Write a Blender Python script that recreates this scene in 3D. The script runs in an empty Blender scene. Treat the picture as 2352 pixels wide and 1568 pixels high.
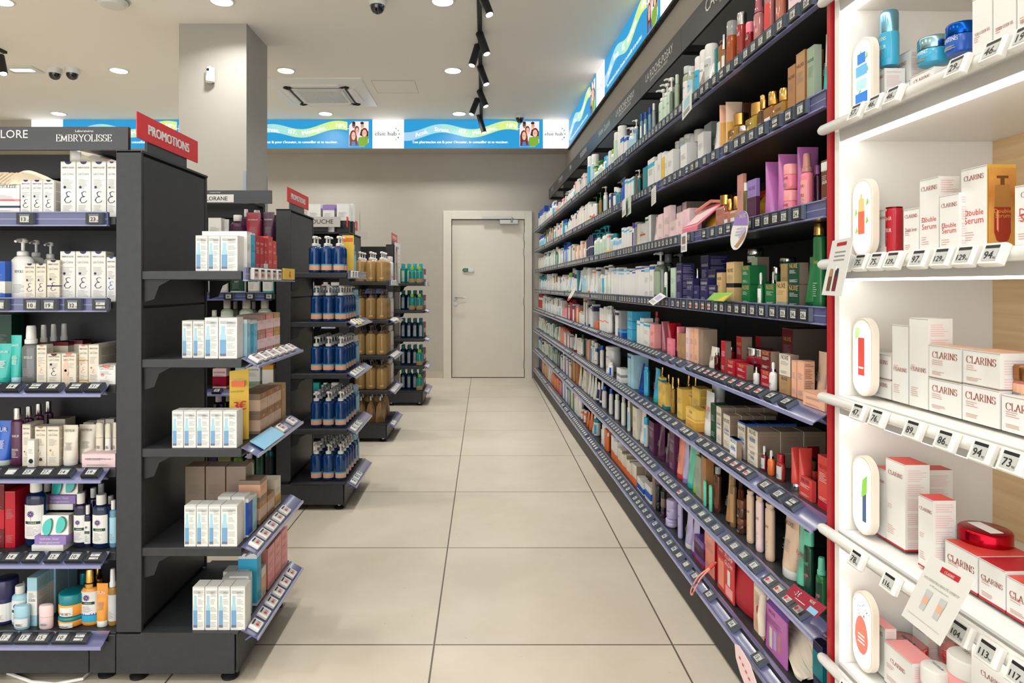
import bpy, math, random
from mathutils import Vector, Matrix
R = random.Random(7)
PI = math.pi
SC = bpy.context.scene
COL = SC.collection
# ---------------------------------------------------------------- camera, world, exposure
F, VX, VY, CH = 1491.0, 1112.0, 655.0, 1.2          # focal length in pixels, vanishing point, camera height
cam = bpy.data.cameras.new('camera'); cam.sensor_width = 36.0; cam.lens = 36.0 * F / 2352.0
cam.shift_x = (1176.0 - VX) / 2352.0; cam.shift_y = (VY - 784.0) / 2352.0
cam.clip_start = 0.05; cam.clip_end = 60
camo = bpy.data.objects.new('camera', cam); COL.objects.link(camo)
camo.location = (0, 0, CH); camo.rotation_euler = (PI / 2, 0, 0)
SC.camera = camo
W = bpy.data.worlds.new('daylight'); SC.world = W; W.use_nodes = True
W.node_tree.nodes['Background'].inputs[0].default_value = (.96, .98, 1.0, 1)
W.node_tree.nodes['Background'].inputs[1].default_value = 2.9
vs = SC.view_settings
SC.display_settings.display_device = 'sRGB'
vs.view_transform = 'Standard'; vs.look = 'None'; vs.exposure = 0.12; vs.gamma = 1.0; vs.use_curve_mapping = False
cy = SC.cycles
cy.use_adaptive_sampling = True; cy.adaptive_threshold = .02
cy.max_bounces = 7; cy.diffuse_bounces = 4; cy.glossy_bounces = 3; cy.transmission_bounces = 6; cy.transparent_max_bounces = 8
cy.caustics_reflective = False; cy.caustics_refractive = False; cy.sample_clamp_indirect = 4.0
DOWN_W, SPOT_W, LED_E, BAN_E = 10.5, 30.0, 1.9, 1.06
CEIL = 3.26
ROT = 0.0208                                         # the wall run is turned this much against the tile joints
def px2x(px, Y): return (px - VX) * Y / F
def px2z(py, Y): return CH + (VY - py) * Y / F
def z2Y(py, z): return F * (z - CH) / (VY - py)
def wallY(px, d): return F * d / (px - 1081.0)       # depth along the wall run of a point at wall offset d
def wallX(d, Y): return d - ROT * Y

# ---------------------------------------------------------------- materials
def lin(c):
    c = c / 255.0
    return c / 12.92 if c <= 0.04045 else ((c + 0.055) / 1.055) ** 2.4
def lrgb(c): return (lin(c[0]), lin(c[1]), lin(c[2]), 1.0)
PAL = dict(white=(226,226,222), ivory=(222,215,198), grey=(140,141,142), pale_grey=(196,199,199), black=(22,22,24), charcoal=(44,45,48),
 navy=(36,34,82), blue=(20,86,186), cyan=(58,168,206), sky=(135,195,228), teal=(10,128,138), mint=(98,196,166), green=(24,110,60),
 dark_green=(12,64,46), pale_green=(190,212,192), sage=(150,166,142), olive=(124,122,64), lime=(138,196,60), yellow=(228,190,72),
 gold=(214,170,96), silver=(205,206,208), amber=(196,124,44), orange=(224,108,48), salmon=(236,144,122), coral=(208,68,62), red=(178,22,40),
 dark_red=(104,16,24), crimson=(158,14,50), pink=(236,130,150), pale_pink=(236,208,210), plum=(78,30,66), purple=(106,66,142),
 lilac=(182,172,212), mauve=(190,112,180), brown=(104,60,36), kraft=(148,130,112), beige=(220,190,166), peach=(232,178,148), tan=(178,138,92),
 honey=(206,156,66), dusty_pink=(196,136,126), lavender=(148,122,186), turquoise=(40,178,168), rose=(240,160,160), taupe=(122,106,96), dark_blue=(14,44,96), pale_blue=(160,204,220), bronze=(168,118,72), apricot=(238,158,62), amber_gel=(224,182,116), petrol=(8,84,130), royal=(12,78,154), champagne=(206,174,122), butter=(224,188,92), serum=(112,158,196), slate=(104,112,140))
MATS = {}
def mat(key, rgb=None, rough=.45, metal=0.0, trans=0.0, emit=0.0, coat=0.0, spec=.5, ior=1.45, alpha=1.0):
    if key in MATS: return MATS[key]
    m = bpy.data.materials.new(key); m.use_nodes = True
    b = m.node_tree.nodes['Principled BSDF']; i = b.inputs
    c = lrgb(rgb)
    i['Base Color'].default_value = c; i['Roughness'].default_value = rough; i['Metallic'].default_value = metal
    i['Transmission Weight'].default_value = trans; i['IOR'].default_value = ior; i['Specular IOR Level'].default_value = spec
    i['Coat Weight'].default_value = coat; i['Coat Roughness'].default_value = .08; i['Alpha'].default_value = alpha
    if emit: i['Emission Color'].default_value = c; i['Emission Strength'].default_value = emit
    MATS[key] = m
    return m
def M(name):
    """palette name -> material: plain = matt carton, 'g:' glossy plastic, '~' tinted see-through plastic, 'm:' metal, 'e:' lit"""
    if name in MATS: return MATS[name]
    if name.startswith('~'): return mat(name, PAL[name[1:]], .1, 0, .5, 0, .4)
    if name.startswith('m:'): return mat(name, PAL[name[2:]], .2, 1.0)
    if name.startswith('g:'): return mat(name, PAL[name[2:]], .28, 0, 0, 0, .35)
    if name.startswith('e:'): return mat(name, PAL[name[2:]], .5, 0, 0, BAN_E)
    return mat(name, PAL[name], .42)
def noisy(key, rgb, rgb2, scale=6.0, rough=.5, bump=0.0, metal=0.0, stretch=(1,1,1), detail=4.0, spec=.5):
    """two-tone noise material"""
    m = mat(key, rgb, rough, metal, spec=spec); nt = m.node_tree; b = nt.nodes['Principled BSDF']
    tc = nt.nodes.new('ShaderNodeTexCoord'); mp = nt.nodes.new('ShaderNodeMapping'); nz = nt.nodes.new('ShaderNodeTexNoise'); rp = nt.nodes.new('ShaderNodeValToRGB')
    mp.inputs['Scale'].default_value = stretch
    nz.inputs['Scale'].default_value = scale; nz.inputs['Detail'].default_value = detail
    rp.color_ramp.elements[0].color = lrgb(rgb); rp.color_ramp.elements[1].color = lrgb(rgb2)
    rp.color_ramp.elements[0].position = .3; rp.color_ramp.elements[1].position = .7
    nt.links.new(tc.outputs['Object'], mp.inputs[0]); nt.links.new(mp.outputs[0], nz.inputs['Vector']); nt.links.new(nz.outputs['Fac'], rp.inputs[0]); nt.links.new(rp.outputs[0], b.inputs['Base Color'])
    if bump:
        bp = nt.nodes.new('ShaderNodeBump'); bp.inputs['Strength'].default_value = bump; bp.inputs['Distance'].default_value = .002
        nt.links.new(nz.outputs['Fac'], bp.inputs['Height']); nt.links.new(bp.outputs[0], b.inputs['Normal'])
    return m
BLACK = noisy('black_powder_coat', (42,44,47), (48,50,53), 40, .42, .05)
BLACK2 = mat('black_steel_dark', (26,26,28), .5)
WALLM = noisy('beige_wall_paint', (184,178,167), (188,182,171), 3, .7)
CEILM = noisy('ceiling_paint', (249,245,236), (250,246,238), 2, .8)
COLM = noisy('column_paint', (172,168,160), (175,171,163), 3, .65)
DOORM = noisy('door_paint', (224,217,203), (227,220,206), 4, .4)
RAILM = mat('lavender_plastic_rail', (92,95,138), .24, 0, .2, 0, .3)
RAILL = mat('lavender_plastic_edge', (140,144,190), .25, 0, .2, 0, .3)
CLEAR = mat('clear_plastic', (222,226,244), .08, 0, .9, 0, .2, alpha=.55)
FROST = mat('frosted_grey_plastic', (150,160,168), .2, 0, .5, 0, .3, alpha=.6)
TAGB = mat('tag_black_plastic', (34,36,38), .35)
TAGS = mat('tag_grey_side', (96,106,120), .35)
SCRN = mat('tag_paper_screen', (186,188,184), .5)
INK = mat('ink', (24,24,26), .5)
INKR = mat('ink_red', (190,40,44), .5)
FINE = mat('fine_print', (140,140,140), .6)
CHROME = mat('chrome', (210,210,210), .12, 1.0)
STEEL = mat('brushed_steel', (176,176,174), .34, 1.0)
REDP = mat('promo_red', (204,44,50), .4)
WHITEP = mat('white_laminate', (236,234,230), .35)
def wood_mat():
    m = mat('pale_wood', (224,192,146), .45); nt = m.node_tree; b = nt.nodes['Principled BSDF']
    tc = nt.nodes.new('ShaderNodeTexCoord'); mp = nt.nodes.new('ShaderNodeMapping'); nz = nt.nodes.new('ShaderNodeTexNoise'); rp = nt.nodes.new('ShaderNodeValToRGB')
    mp.inputs['Scale'].default_value = (3, 1.2, 22); nz.inputs['Scale'].default_value = 2.2; nz.inputs['Detail'].default_value = 6; nz.inputs['Distortion'].default_value = .6
    rp.color_ramp.elements[0].color = lrgb((214,178,130)); rp.color_ramp.elements[1].color = lrgb((232,204,160)); rp.color_ramp.elements[0].position = .3; rp.color_ramp.elements[1].position = .7
    nt.links.new(tc.outputs['Object'], mp.inputs[0]); nt.links.new(mp.outputs[0], nz.inputs['Vector']); nt.links.new(nz.outputs['Fac'], rp.inputs[0]); nt.links.new(rp.outputs[0], b.inputs['Base Color'])
    return m
WOOD = wood_mat()
def tile_mat():
    m = mat('stone_tile', (200,188,168), .34, spec=.4); nt = m.node_tree; b = nt.nodes['Principled BSDF']; N = nt.nodes.new; L = nt.links.new
    tc = N('ShaderNodeTexCoord'); mp = N('ShaderNodeMapping'); br = N('ShaderNodeTexBrick'); nz = N('ShaderNodeTexNoise'); n2 = N('ShaderNodeTexNoise'); rp = N('ShaderNodeValToRGB'); r2 = N('ShaderNodeValToRGB'); mx = N('ShaderNodeMix'); mm = N('ShaderNodeMix')
    mp.inputs['Location'].default_value = (.167 + 1.592 * 4, -2.168 + .802 * 10, 0)
    br.offset = 0; br.squash = 1; br.inputs['Scale'].default_value = 1; br.inputs['Brick Width'].default_value = .796; br.inputs['Row Height'].default_value = .802
    br.inputs['Mortar Size'].default_value = .0032; br.inputs['Mortar Smooth'].default_value = .1; br.inputs['Bias'].default_value = 0
    br.inputs['Color1'].default_value = (1,1,1,1); br.inputs['Color2'].default_value = (.94,.94,.94,1); br.inputs['Mortar'].default_value = (.2,.19,.18,1)
    nz.inputs['Scale'].default_value = 1.6; nz.inputs['Detail'].default_value = 8; nz.inputs['Roughness'].default_value = .65
    n2.inputs['Scale'].default_value = 55; n2.inputs['Detail'].default_value = 2
    rp.color_ramp.elements[0].color = lrgb((190,180,162)); rp.color_ramp.elements[1].color = lrgb((204,195,179)); rp.color_ramp.elements[0].position = .32; rp.color_ramp.elements[1].position = .68
    r2.color_ramp.elements[0].color = (.72,.68,.62,1); r2.color_ramp.elements[1].color = (1,1,1,1); r2.color_ramp.elements[0].position = .2; r2.color_ramp.elements[1].position = .28
    for a in (mx, mm): a.data_type = 'RGBA'; a.blend_type = 'MULTIPLY'; a.inputs[0].default_value = 1
    L(tc.outputs['Object'], mp.inputs[0]); L(mp.outputs[0], br.inputs['Vector']); L(tc.outputs['Object'], nz.inputs['Vector']); L(tc.outputs['Object'], n2.inputs['Vector'])
    L(nz.outputs['Fac'], rp.inputs[0]); L(n2.outputs['Fac'], r2.inputs[0])
    L(rp.outputs[0], mx.inputs[6]); L(br.outputs['Color'], mx.inputs[7]); L(mx.outputs[2], mm.inputs[6]); L(r2.outputs[0], mm.inputs[7]); L(mm.outputs[2], b.inputs['Base Color'])
    bp = N('ShaderNodeBump'); bp.inputs['Strength'].default_value = .3; bp.inputs['Distance'].default_value = .002; bp.invert = True
    L(br.outputs['Fac'], bp.inputs['Height']); L(bp.outputs[0], b.inputs['Normal'])
    return m
TILE = tile_mat()

# ---------------------------------------------------------------- mesh building
TXT = {}
def text_geo(s, font='sans'):
    """(verts2d, faces) of a word, cap height 1, starting at x = 0"""
    k = (s, font)
    if k in TXT: return TXT[k]
    if font == 'serif': g = serif_geo(s)
    else:
        c = bpy.data.curves.new('t', 'FONT'); c.body = s; c.resolution_u = 2
        o = bpy.data.objects.new('t', c); me = bpy.data.meshes.new_from_object(o)
        vs_ = [(v.co.x, v.co.y) for v in me.vertices]; fs = [tuple(p.vertices) for p in me.polygons]
        bpy.data.objects.remove(o); bpy.data.curves.remove(c); bpy.data.meshes.remove(me)
        if vs_:
            x0 = min(v[0] for v in vs_); vs_ = [((x - x0) / .729, y / .729) for x, y in vs_]
        g = (vs_, fs)
    TXT[k] = g
    return g
def arc(cx, cy_, rx, ry, a0, a1, n=14): return [(cx + rx * math.cos(math.radians(a0 + (a1 - a0) * t / n)), cy_ + ry * math.sin(math.radians(a0 + (a1 - a0) * t / n))) for t in range(n + 1)]
def sf(x, y, w=.17): return [(x - w, y), (x + w, y)]
SER = {  # letter strokes: polylines drawn with a broad nib (thick when vertical, thin when horizontal)
 'A': (.86, [[(.08,0),(.43,1)], [(.43,1),(.78,0)], [(.2,.36),(.64,.36)], sf(.08,0,.12), sf(.78,0,.14)]),
 'B': (.72, [[(.16,0),(.16,1)], [(.03,1),(.36,1)] , arc(.36,.76,.24,.24,90,-90), [(.16,.52),(.38,.52)], arc(.38,.26,.28,.26,90,-90), [(.03,0),(.38,0)]]),
 'C': (.86, [arc(.46,.5,.42,.5,40,320), [(.79,.98),(.79,.7)]]),
 'D': (.86, [[(.16,0),(.16,1)], [(.03,1),(.36,1)], arc(.36,.5,.44,.5,90,-90), [(.03,0),(.36,0)]]),
 'E': (.7, [[(.16,0),(.16,1)], [(.03,1),(.6,1)], [(.16,.52),(.46,.52)], [(.03,0),(.64,0)], [(.6,1),(.6,.8)], [(.64,0),(.64,.22)], [(.46,.62),(.46,.42)]]),
 'I': (.36, [[(.18,0),(.18,1)], sf(.18,0), sf(.18,1)]),
 'K': (.82, [[(.16,0),(.16,1)], [(.16,.42),(.66,1)], [(.32,.58),(.74,0)], sf(.16,0), sf(.16,1), sf(.66,1,.12), sf(.74,0,.12)]),
 'L': (.66, [[(.16,0),(.16,1)], sf(.16,1), [(.03,0),(.6,0)], [(.6,0),(.6,.24)]]),
 'M': (1.02, [[(.14,0),(.14,1)], [(.14,1),(.5,.08)], [(.5,.08),(.86,1)], [(.86,1),(.86,0)], sf(.14,0,.12), sf(.86,0,.14), [(.02,1),(.16,1)], [(.84,1),(.99,1)]]),
 'N': (.9, [[(.16,0),(.16,1)], [(.14,1),(.74,.02)], [(.74,0),(.74,1)], sf(.16,0,.12), sf(.74,1,.13), [(.02,1),(.16,1)]]),
 'O': (.94, [arc(.47,.5,.43,.5,0,360,24)]),
 'P': (.68, [[(.16,0),(.16,1)], [(.03,1),(.36,1)], arc(.36,.74,.26,.26,90,-90), [(.36,.48),(.16,.48)], sf(.16,0)]),
 'R': (.8, [[(.16,0),(.16,1)], [(.03,1),(.36,1)], arc(.36,.74,.26,.26,90,-90), [(.36,.48),(.16,.48)], [(.36,.48),(.7,0)], sf(.16,0), sf(.72,0,.1)]),
 'S': (.62, [arc(.32,.74,.24,.26,30,250) + arc(.3,.26,.26,.26,70,-160), [(.53,.96),(.53,.74)], [(.05,.04),(.05,.28)]]),
 'U': (.88, [[(.16,1),(.16,.34)] + arc(.44,.34,.28,.34,180,360)[1:], [(.72,.34),(.72,1)], sf(.16,1,.13), sf(.72,1,.13)]),
 'Y': (.82, [[(.08,1),(.41,.48)], [(.74,1),(.41,.48)], [(.41,.48),(.41,0)], sf(.41,0), sf(.08,1,.12), sf(.74,1,.12)]),
 ' ': (.4, []), '-': (.4, [[(.06,.4),(.34,.4)]])}
def stroke(pl, w, vs_, fs, nib=True):
    n = len(pl); b = len(vs_)
    for k in range(n):
        a = pl[max(0, k - 1)]; c = pl[min(n - 1, k + 1)]
        dx, dy = c[0] - a[0], c[1] - a[1]; l = math.hypot(dx, dy) or 1
        hw = w * (.28 + .72 * abs(dy / l) ** 1.5) / 2 if nib else w / 2
        vs_.append((pl[k][0] - dy / l * hw, pl[k][1] + dx / l * hw)); vs_.append((pl[k][0] + dy / l * hw, pl[k][1] - dx / l * hw))
    for k in range(n - 1): fs.append((b + 2*k, b + 2*k + 1, b + 2*k + 3, b + 2*k + 2))
def serif_geo(s):
    vs_, fs, x = [], [], 0.0
    for ch in s.upper():
        w, pls = SER.get(ch, SER[' '])
        for pl in pls: stroke([(p[0] + x, p[1]) for p in pl], .15, vs_, fs)
        x += w + .04
    return vs_, fs

def smooth(pts, n=5):
    p = [Vector(q) for q in pts]; out = []
    for k in range(len(p)-1):
        a, b, c, d = p[max(k-1, 0)], p[k], p[k+1], p[min(k+2, len(p)-1)]
        for j in range(n):
            t = j/n; out.append(.5*((2*b) + (c-a)*t + (2*a-5*b+4*c-d)*t*t + (3*b-a-3*c+d)*t**3))
    return out + [p[-1]]
class MB:
    """collects quads, boxes, turned shapes and lettering for ONE mesh"""
    def __init__(s): s.v = []; s.f = []; s.m = []; s.mats = []
    def mi(s, m):
        if isinstance(m, str): m = M(m)
        if m not in s.mats: s.mats.append(m)
        return s.mats.index(m)
    def face(s, pts, m):
        b = len(s.v); s.v += [tuple(p) for p in pts]; s.f.append(tuple(range(b, b + len(pts)))); s.m.append(s.mi(m))
    def box(s, x0, x1, y0, y1, z0, z1, m, top=None, side=None, front=None, back=None):
        b = len(s.v); s.v += [(x0,y0,z0),(x1,y0,z0),(x1,y1,z0),(x0,y1,z0),(x0,y0,z1),(x1,y0,z1),(x1,y1,z1),(x0,y1,z1)]
        for idx, mm in (((0,3,2,1), None), ((4,5,6,7), top), ((0,1,5,4), front), ((1,2,6,5), side), ((2,3,7,6), back), ((3,0,4,7), side)):
            s.f.append(tuple(b + i for i in idx)); s.m.append(s.mi(mm or m))
        return s
    def cbox(s, x0, x1, y0, y1, z0, z1, m, c=.004):
        """box with its upright edges and rims rounded off"""
        def ring(i, z): return [(x0+i+c,y0+i,z),(x1-i-c,y0+i,z),(x1-i,y0+i+c,z),(x1-i,y1-i-c,z),(x1-i-c,y1-i,z),(x0+i+c,y1-i,z),(x0+i,y1-i-c,z),(x0+i,y0+i+c,z)]
        s.loft([ring(c*.6, z0), ring(0, z0+c*.6), ring(0, z1-c*.6), ring(c*.6, z1)], m); return s
    def loft(s, rings, m, close=True, caps=True):
        n = len(rings[0]); b = len(s.v); i = s.mi(m)
        for r in rings: s.v += [tuple(p) for p in r]
        for k in range(len(rings) - 1):
            for j in range(n if close else n - 1):
                j2 = (j + 1) % n
                s.f.append((b+k*n+j, b+k*n+j2, b+(k+1)*n+j2, b+(k+1)*n+j)); s.m.append(i)
        if caps:
            s.f.append(tuple(b + j for j in reversed(range(n)))); s.m.append(i)
            e = b + (len(rings) - 1) * n
            s.f.append(tuple(e + j for j in range(n))); s.m.append(i)
        return s
    def lathe(s, prof, m, seg=18, c=(0,0), sc=(1,1), z=0):
        s.loft([[(c[0]+r*sc[0]*math.cos(2*PI*j/seg), c[1]+r*sc[1]*math.sin(2*PI*j/seg), z+h) for j in range(seg)] for r, h in prof], m); return s
    def tube(s, pts, r, m, seg=8):
        pts = [Vector(p) for p in pts]; rings = []
        for k, p in enumerate(pts):
            t = (pts[min(k+1, len(pts)-1)] - pts[max(k-1, 0)]).normalized()
            u = t.cross(Vector((0,0,1)) if abs(t.z) < .9 else Vector((1,0,0))).normalized(); w = u.cross(t)
            rr = r[k] if isinstance(r, (list, tuple)) else r
            rings.append([p + (u * math.cos(2*PI*j/seg) - w * math.sin(2*PI*j/seg)) * rr for j in range(seg)])
        s.loft(rings, m); return s
    def prism(s, pts, d, m, o=(0,0,0), ux=(1,0,0), uy=(0,0,1), un=(0,1,0)):
        """flat outline (2d) in the plane o+x*ux+y*uy given thickness d along un"""
        o, ux, uy, un = Vector(o), Vector(ux), Vector(uy), Vector(un)
        a = [o + ux*x + uy*y for x, y in pts]; n = len(a); b = len(s.v); i = s.mi(m)
        s.v += [tuple(p) for p in a] + [tuple(p + un*d) for p in a]
        s.f.append(tuple(range(b, b+n))); s.f.append(tuple(range(b+2*n-1, b+n-1, -1))); s.m += [i, i]
        for j in range(n):
            s.f.append((b+j, b+n+j, b+n+(j+1) % n, b+(j+1) % n)); s.m.append(i)
        return s
    def text(s, t, o, h, m, ux=(1,0,0), uy=(0,0,1), align='c', font='sans', fit=None, bold=0, wrap=None, sx=1.0):
        vs_, fs = text_geo(t, font)
        if not vs_: return s
        o, ux, uy = Vector(o), Vector(ux), Vector(uy)
        w = max(v[0] for v in vs_) * h * sx; k = h
        kx = h * sx
        if fit and w > fit: kx *= fit / w; k *= max(.6, fit / w); w = fit
        off = {'c': -w/2, 'l': 0, 'r': -w}[align]
        un = ux.cross(uy)
        for q_, dx in enumerate((0,) if not bold else (-bold*h, bold*h)):
            if q_: o = o + un*.0003
            b = len(s.v); i = s.mi(m)
            for x, y in vs_:
                X, Yv = x*kx + off + dx, y*k
                if wrap: s.v.append(tuple(o + ux*(wrap*math.sin(X/wrap)) + uy*Yv + un*(wrap*math.cos(X/wrap) - wrap)))
                else: s.v.append(tuple(o + ux*X + uy*Yv))
            for f in fs: s.f.append(tuple(b + q for q in f)); s.m.append(i)
        return s
    def lines(s, x0, x1, z0, z1, n, m, y=-.0004, rnd=None, th=.35):
        """rows of illegible small print on a front face"""
        rnd = rnd or R; n = max(n, min(12, int((z1-z0)/.0036))); st = (z1 - z0) / max(1, n); th = min(th, .001/st)
        for k in range(n):
            w = (x1 - x0) * rnd.uniform(.55, 1); zz = z0 + st * k
            s.face([(x0, y, zz), (x0+w, y, zz), (x0+w, y, zz+st*th), (x0, y, zz+st*th)], m)
        return s
    def patch(s, r, a0, a1, z0, z1, m, sc=(1,1), c=(0,0), n=8, e=.0005):
        """label wrapped round the front of a turned body; 0 degrees faces the viewer"""
        for k in range(n):
            p = [math.radians(-90 + a0 + (a1-a0)*(k+q)/n) for q in (0, 1)]
            x = [c[0] + (r+e)*sc[0]*math.cos(q) for q in p]; y = [c[1] + (r+e)*sc[1]*math.sin(q) for q in p]
            s.face([(x[0],y[0],z0),(x[1],y[1],z0),(x[1],y[1],z1),(x[0],y[0],z1)], m)
        return s
    def disc(s, cx, cz, r, m, y=-.0004, n=14, rz=None):
        s.face([(cx + r*math.cos(2*PI*k/n), y, cz + (rz or r)*math.sin(2*PI*k/n)) for k in range(n)], m); return s
    def add(s, o, mtx=None):
        b = len(s.v)
        s.v += [tuple(mtx @ Vector(p)) for p in o.v] if mtx else o.v
        s.f += [tuple(b + i for i in f) for f in o.f]; mp = [s.mi(m) for m in o.mats]; s.m += [mp[i] for i in o.m]
        return s
    def mesh(s, name):
        me = bpy.data.meshes.new(name); me.from_pydata(s.v, [], s.f)
        for m in s.mats: me.materials.append(m)
        me.polygons.foreach_set('material_index', s.m)
        me.shade_smooth(); me.set_sharp_from_angle(angle=math.radians(38))
        me.update(); return me
def link(name, data, parent=None, loc=None, rz=None):
    o = bpy.data.objects.new(name, data); COL.objects.link(o)
    if parent: o.parent = parent
    if loc is not None: o.location = loc
    if rz: o.rotation_euler = (0, 0, rz)
    return o
def tag(o, label, cat=None, group=None, kind=None):
    o['label'] = label
    if cat: o['category'] = cat
    if group: o['group'] = group
    if kind: o['kind'] = kind
    return o
def empty(name, loc=(0,0,0), rz=0): return link(name, None, None, loc, rz)
def part(name, mb, parent=None, bevel=0, loc=None):
    o = link(name, mb.mesh(name), parent, loc)
    if bevel:
        b = o.modifiers.new('b', 'BEVEL'); b.width = bevel; b.segments = 2; b.limit_method = 'ANGLE'
    return o
def struct(name, mb, label=None, bevel=0):
    o = part(name, mb, None, bevel); o['kind'] = 'structure'
    if label: o['label'] = label; o['category'] = name.split('_')[0]
    return o
ORD = 'zeroth first second third fourth fifth sixth seventh eighth ninth tenth eleventh twelfth thirteenth fourteenth fifteenth sixteenth seventeenth eighteenth nineteenth'.split()
def ordn(n):
    if n < 20: return ORD[n]
    t = ['','','twenty','thirty','forty','fifty','sixty','seventy','eighty','ninety','hundred'][n // 10] if n < 110 else 'hundred'
    if n % 10 == 0: return {'twenty':'twentieth','thirty':'thirtieth','forty':'fortieth','fifty':'fiftieth','sixty':'sixtieth','seventy':'seventieth','eighty':'eightieth','ninety':'ninetieth','hundred':'hundredth'}[t]
    return t + '-' + ORD[n % 10]
# ---------------------------------------------------------------- shop products (origin: middle of the front foot, front faces -y)
KIND = dict(C=('carton','carton','carton'), B=('bottle','bottle','bottle'), P=('pump_bottle','pump bottle','bottle'), S=('spray_bottle','spray bottle','bottle'),
 T=('cream_tube','tube','tube'), J=('cream_jar','jar','jar'), D=('dropper_bottle','dropper bottle','bottle'), A=('aerosol_can','aerosol can','aerosol can'),
 F=('perfume_bottle','square bottle','bottle'), K=('deodorant_stick','deodorant stick','deodorant'), H=('hanging_tube','upturned pointed tube','tube'))
def p_carton(w, d, h, body, cap, o, lod):
    b = MB(); x = w/2; e = -.0005
    b.box(-x, x, 0, d, 0, h, body, top=o.get('top'), side=o.get('side'))
    rnd = random.Random(int(w*1e5 + h*7e5)); tc = o.get('tc', 'charcoal'); fp = o.get('fp', FINE)
    if o.get('band'):
        for q in (o['band'] if isinstance(o['band'], list) else [o['band']]):
            z0, z1, c = q; b.box(-x-.0004, x+.0004, e, d+.0003, h*z0, h*z1, c)
    if lod == 0 or w > .06:
        if o.get('tab'):
            n = 9; r = min(w*.23, .02); b.face([(r*math.cos(PI + PI*k/n), e, h + r*.8*math.sin(PI + PI*k/n)) for k in range(n+1)], o['tab'])
        if o.get('t'): b.text(o['t'], (0, e, h*o.get('tz', .76)), min(o.get('th', .013), h*.2), tc, fit=w*.82, font=o.get('tf', 'sans'))
        if o.get('t2'): b.text(o['t2'], (0, e, h*o.get('t2z', .5)), min(.014, h*.16), o.get('t2c', tc), fit=w*.74, font=o.get('t2f', 'sans'))
        if o.get('t3'): b.text(o['t3'], (0, e, h*(o.get('t2z', .5)-.1)), min(.014, h*.16), o.get('t2c', tc), fit=w*.74, font=o.get('t2f', 'sans'))
        if o.get('pic'): b.face([(-x*.8, e, h*.12), (x*.0, e, h*.12), (x*.0, e, h*.62), (-x*.15, e, h*.7), (-x*.15, e, h*.8), (-x*.65, e, h*.8), (-x*.65, e, h*.7), (-x*.8, e, h*.62)], o['pic'])
        if o.get('spot'): b.disc(*o['spot'][:2], o['spot'][2], o['spot'][3], y=e)
        if o.get('serum'):
            bot = [(-.88, .06), (-.2, .06), (-.2, .52), (-.34, .62), (-.34, .8), (-.74, .8), (-.74, .62), (-.88, .52)]
            b.face([(x*u, e, h*v) for u, v in bot], 'pale_blue'); b.face([(-x*.88, e-.0002, h*.06), (-x*.2, e-.0002, h*.06), (-x*.2, e-.0002, h*.46), (-x*.88, e-.0002, h*.46)], 'serum'); b.face([(-x*.88, e-.0003, h*.06), (-x*.2, e-.0003, h*.06), (-x*.2, e-.0003, h*.12), (-x*.88, e-.0003, h*.12)], 'slate')
            for q in range(5): z0 = h*(.08 + .175*q); b.lines(-x*.12, x*.9, z0, z0 + h*.13, 4, fp, e, rnd)
            b.face([(-x*.85, e, h*.85), (x*.85, e, h*.85), (x*.85, e, h*.93), (-x*.85, e, h*.93)], 'pale_grey'); b.lines(-x*.8, x*.8, h*.86, h*.92, 2, FINE, e-.0002, rnd)
        if o.get('eps'):
            s_ = o['eps']; pl = [(.7,.92),(.45,1),(.2,.85),(.3,.62),(.55,.56),(.2,.5),(.02,.25),(.2,.02),(.55,.04),(.75,.2)]
            vv, ff = [], []; stroke(pl, .13, vv, ff); z0 = h*o.get('epz', .26); k = s_
            q = len(b.v); b.v += [((px_-.4)*k*.8, e, z0 + py_*k) for px_, py_ in vv]; b.f += [tuple(q+i for i in f) for f in ff]; b.m += [b.mi(o.get('epc', 'navy'))]*len(ff)
            b.disc(-w*.22, z0 + k*1.35, w*.09, o.get('epc', 'navy'), y=e)
        if o.get('fine', 1) == 2:
            b.lines(-x*.8, x*.05, h*.12, min(h*.24, h*.12+.02), 3, fp, e, rnd); b.lines(-x*.8, -x*.1, h*.42, h*.42+.011, 2, fp, e, rnd)
        elif o.get('fine', 1):
            x0 = -x*.72 if not o.get('pic') else x*.08
            b.lines(x0, x*.75, h*.52, h*.7, 3, fp, e, rnd); b.lines(x0, x*.75, h*.1, h*.24, 4, fp, e, rnd, .3)
        if o.get('sfine') and d > .02:   # small print on the near side
            n = int(h/.0042); mi_ = b.mi(o['sfine'])
            for k in range(1, n-1):
                z0 = h*k/n
                if k % 7 == 5: continue
                y1 = d*(.1 + .8*rnd.uniform(.6, 1)); b.face([(x+.0005, d*.1, z0), (x+.0005, y1, z0), (x+.0005, y1, z0+.0011), (x+.0005, d*.1, z0+.0011)], o['sfine'])
        if lod == 0 and w > .02:         # tuck flap line under the lid
            b.face([(-x, e, h-.0022), (x, e, h-.0022), (x, e, h-.0014), (-x, e, h-.0014)], o.get('flap', 'grey'))
    return [('body', b)]
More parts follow.
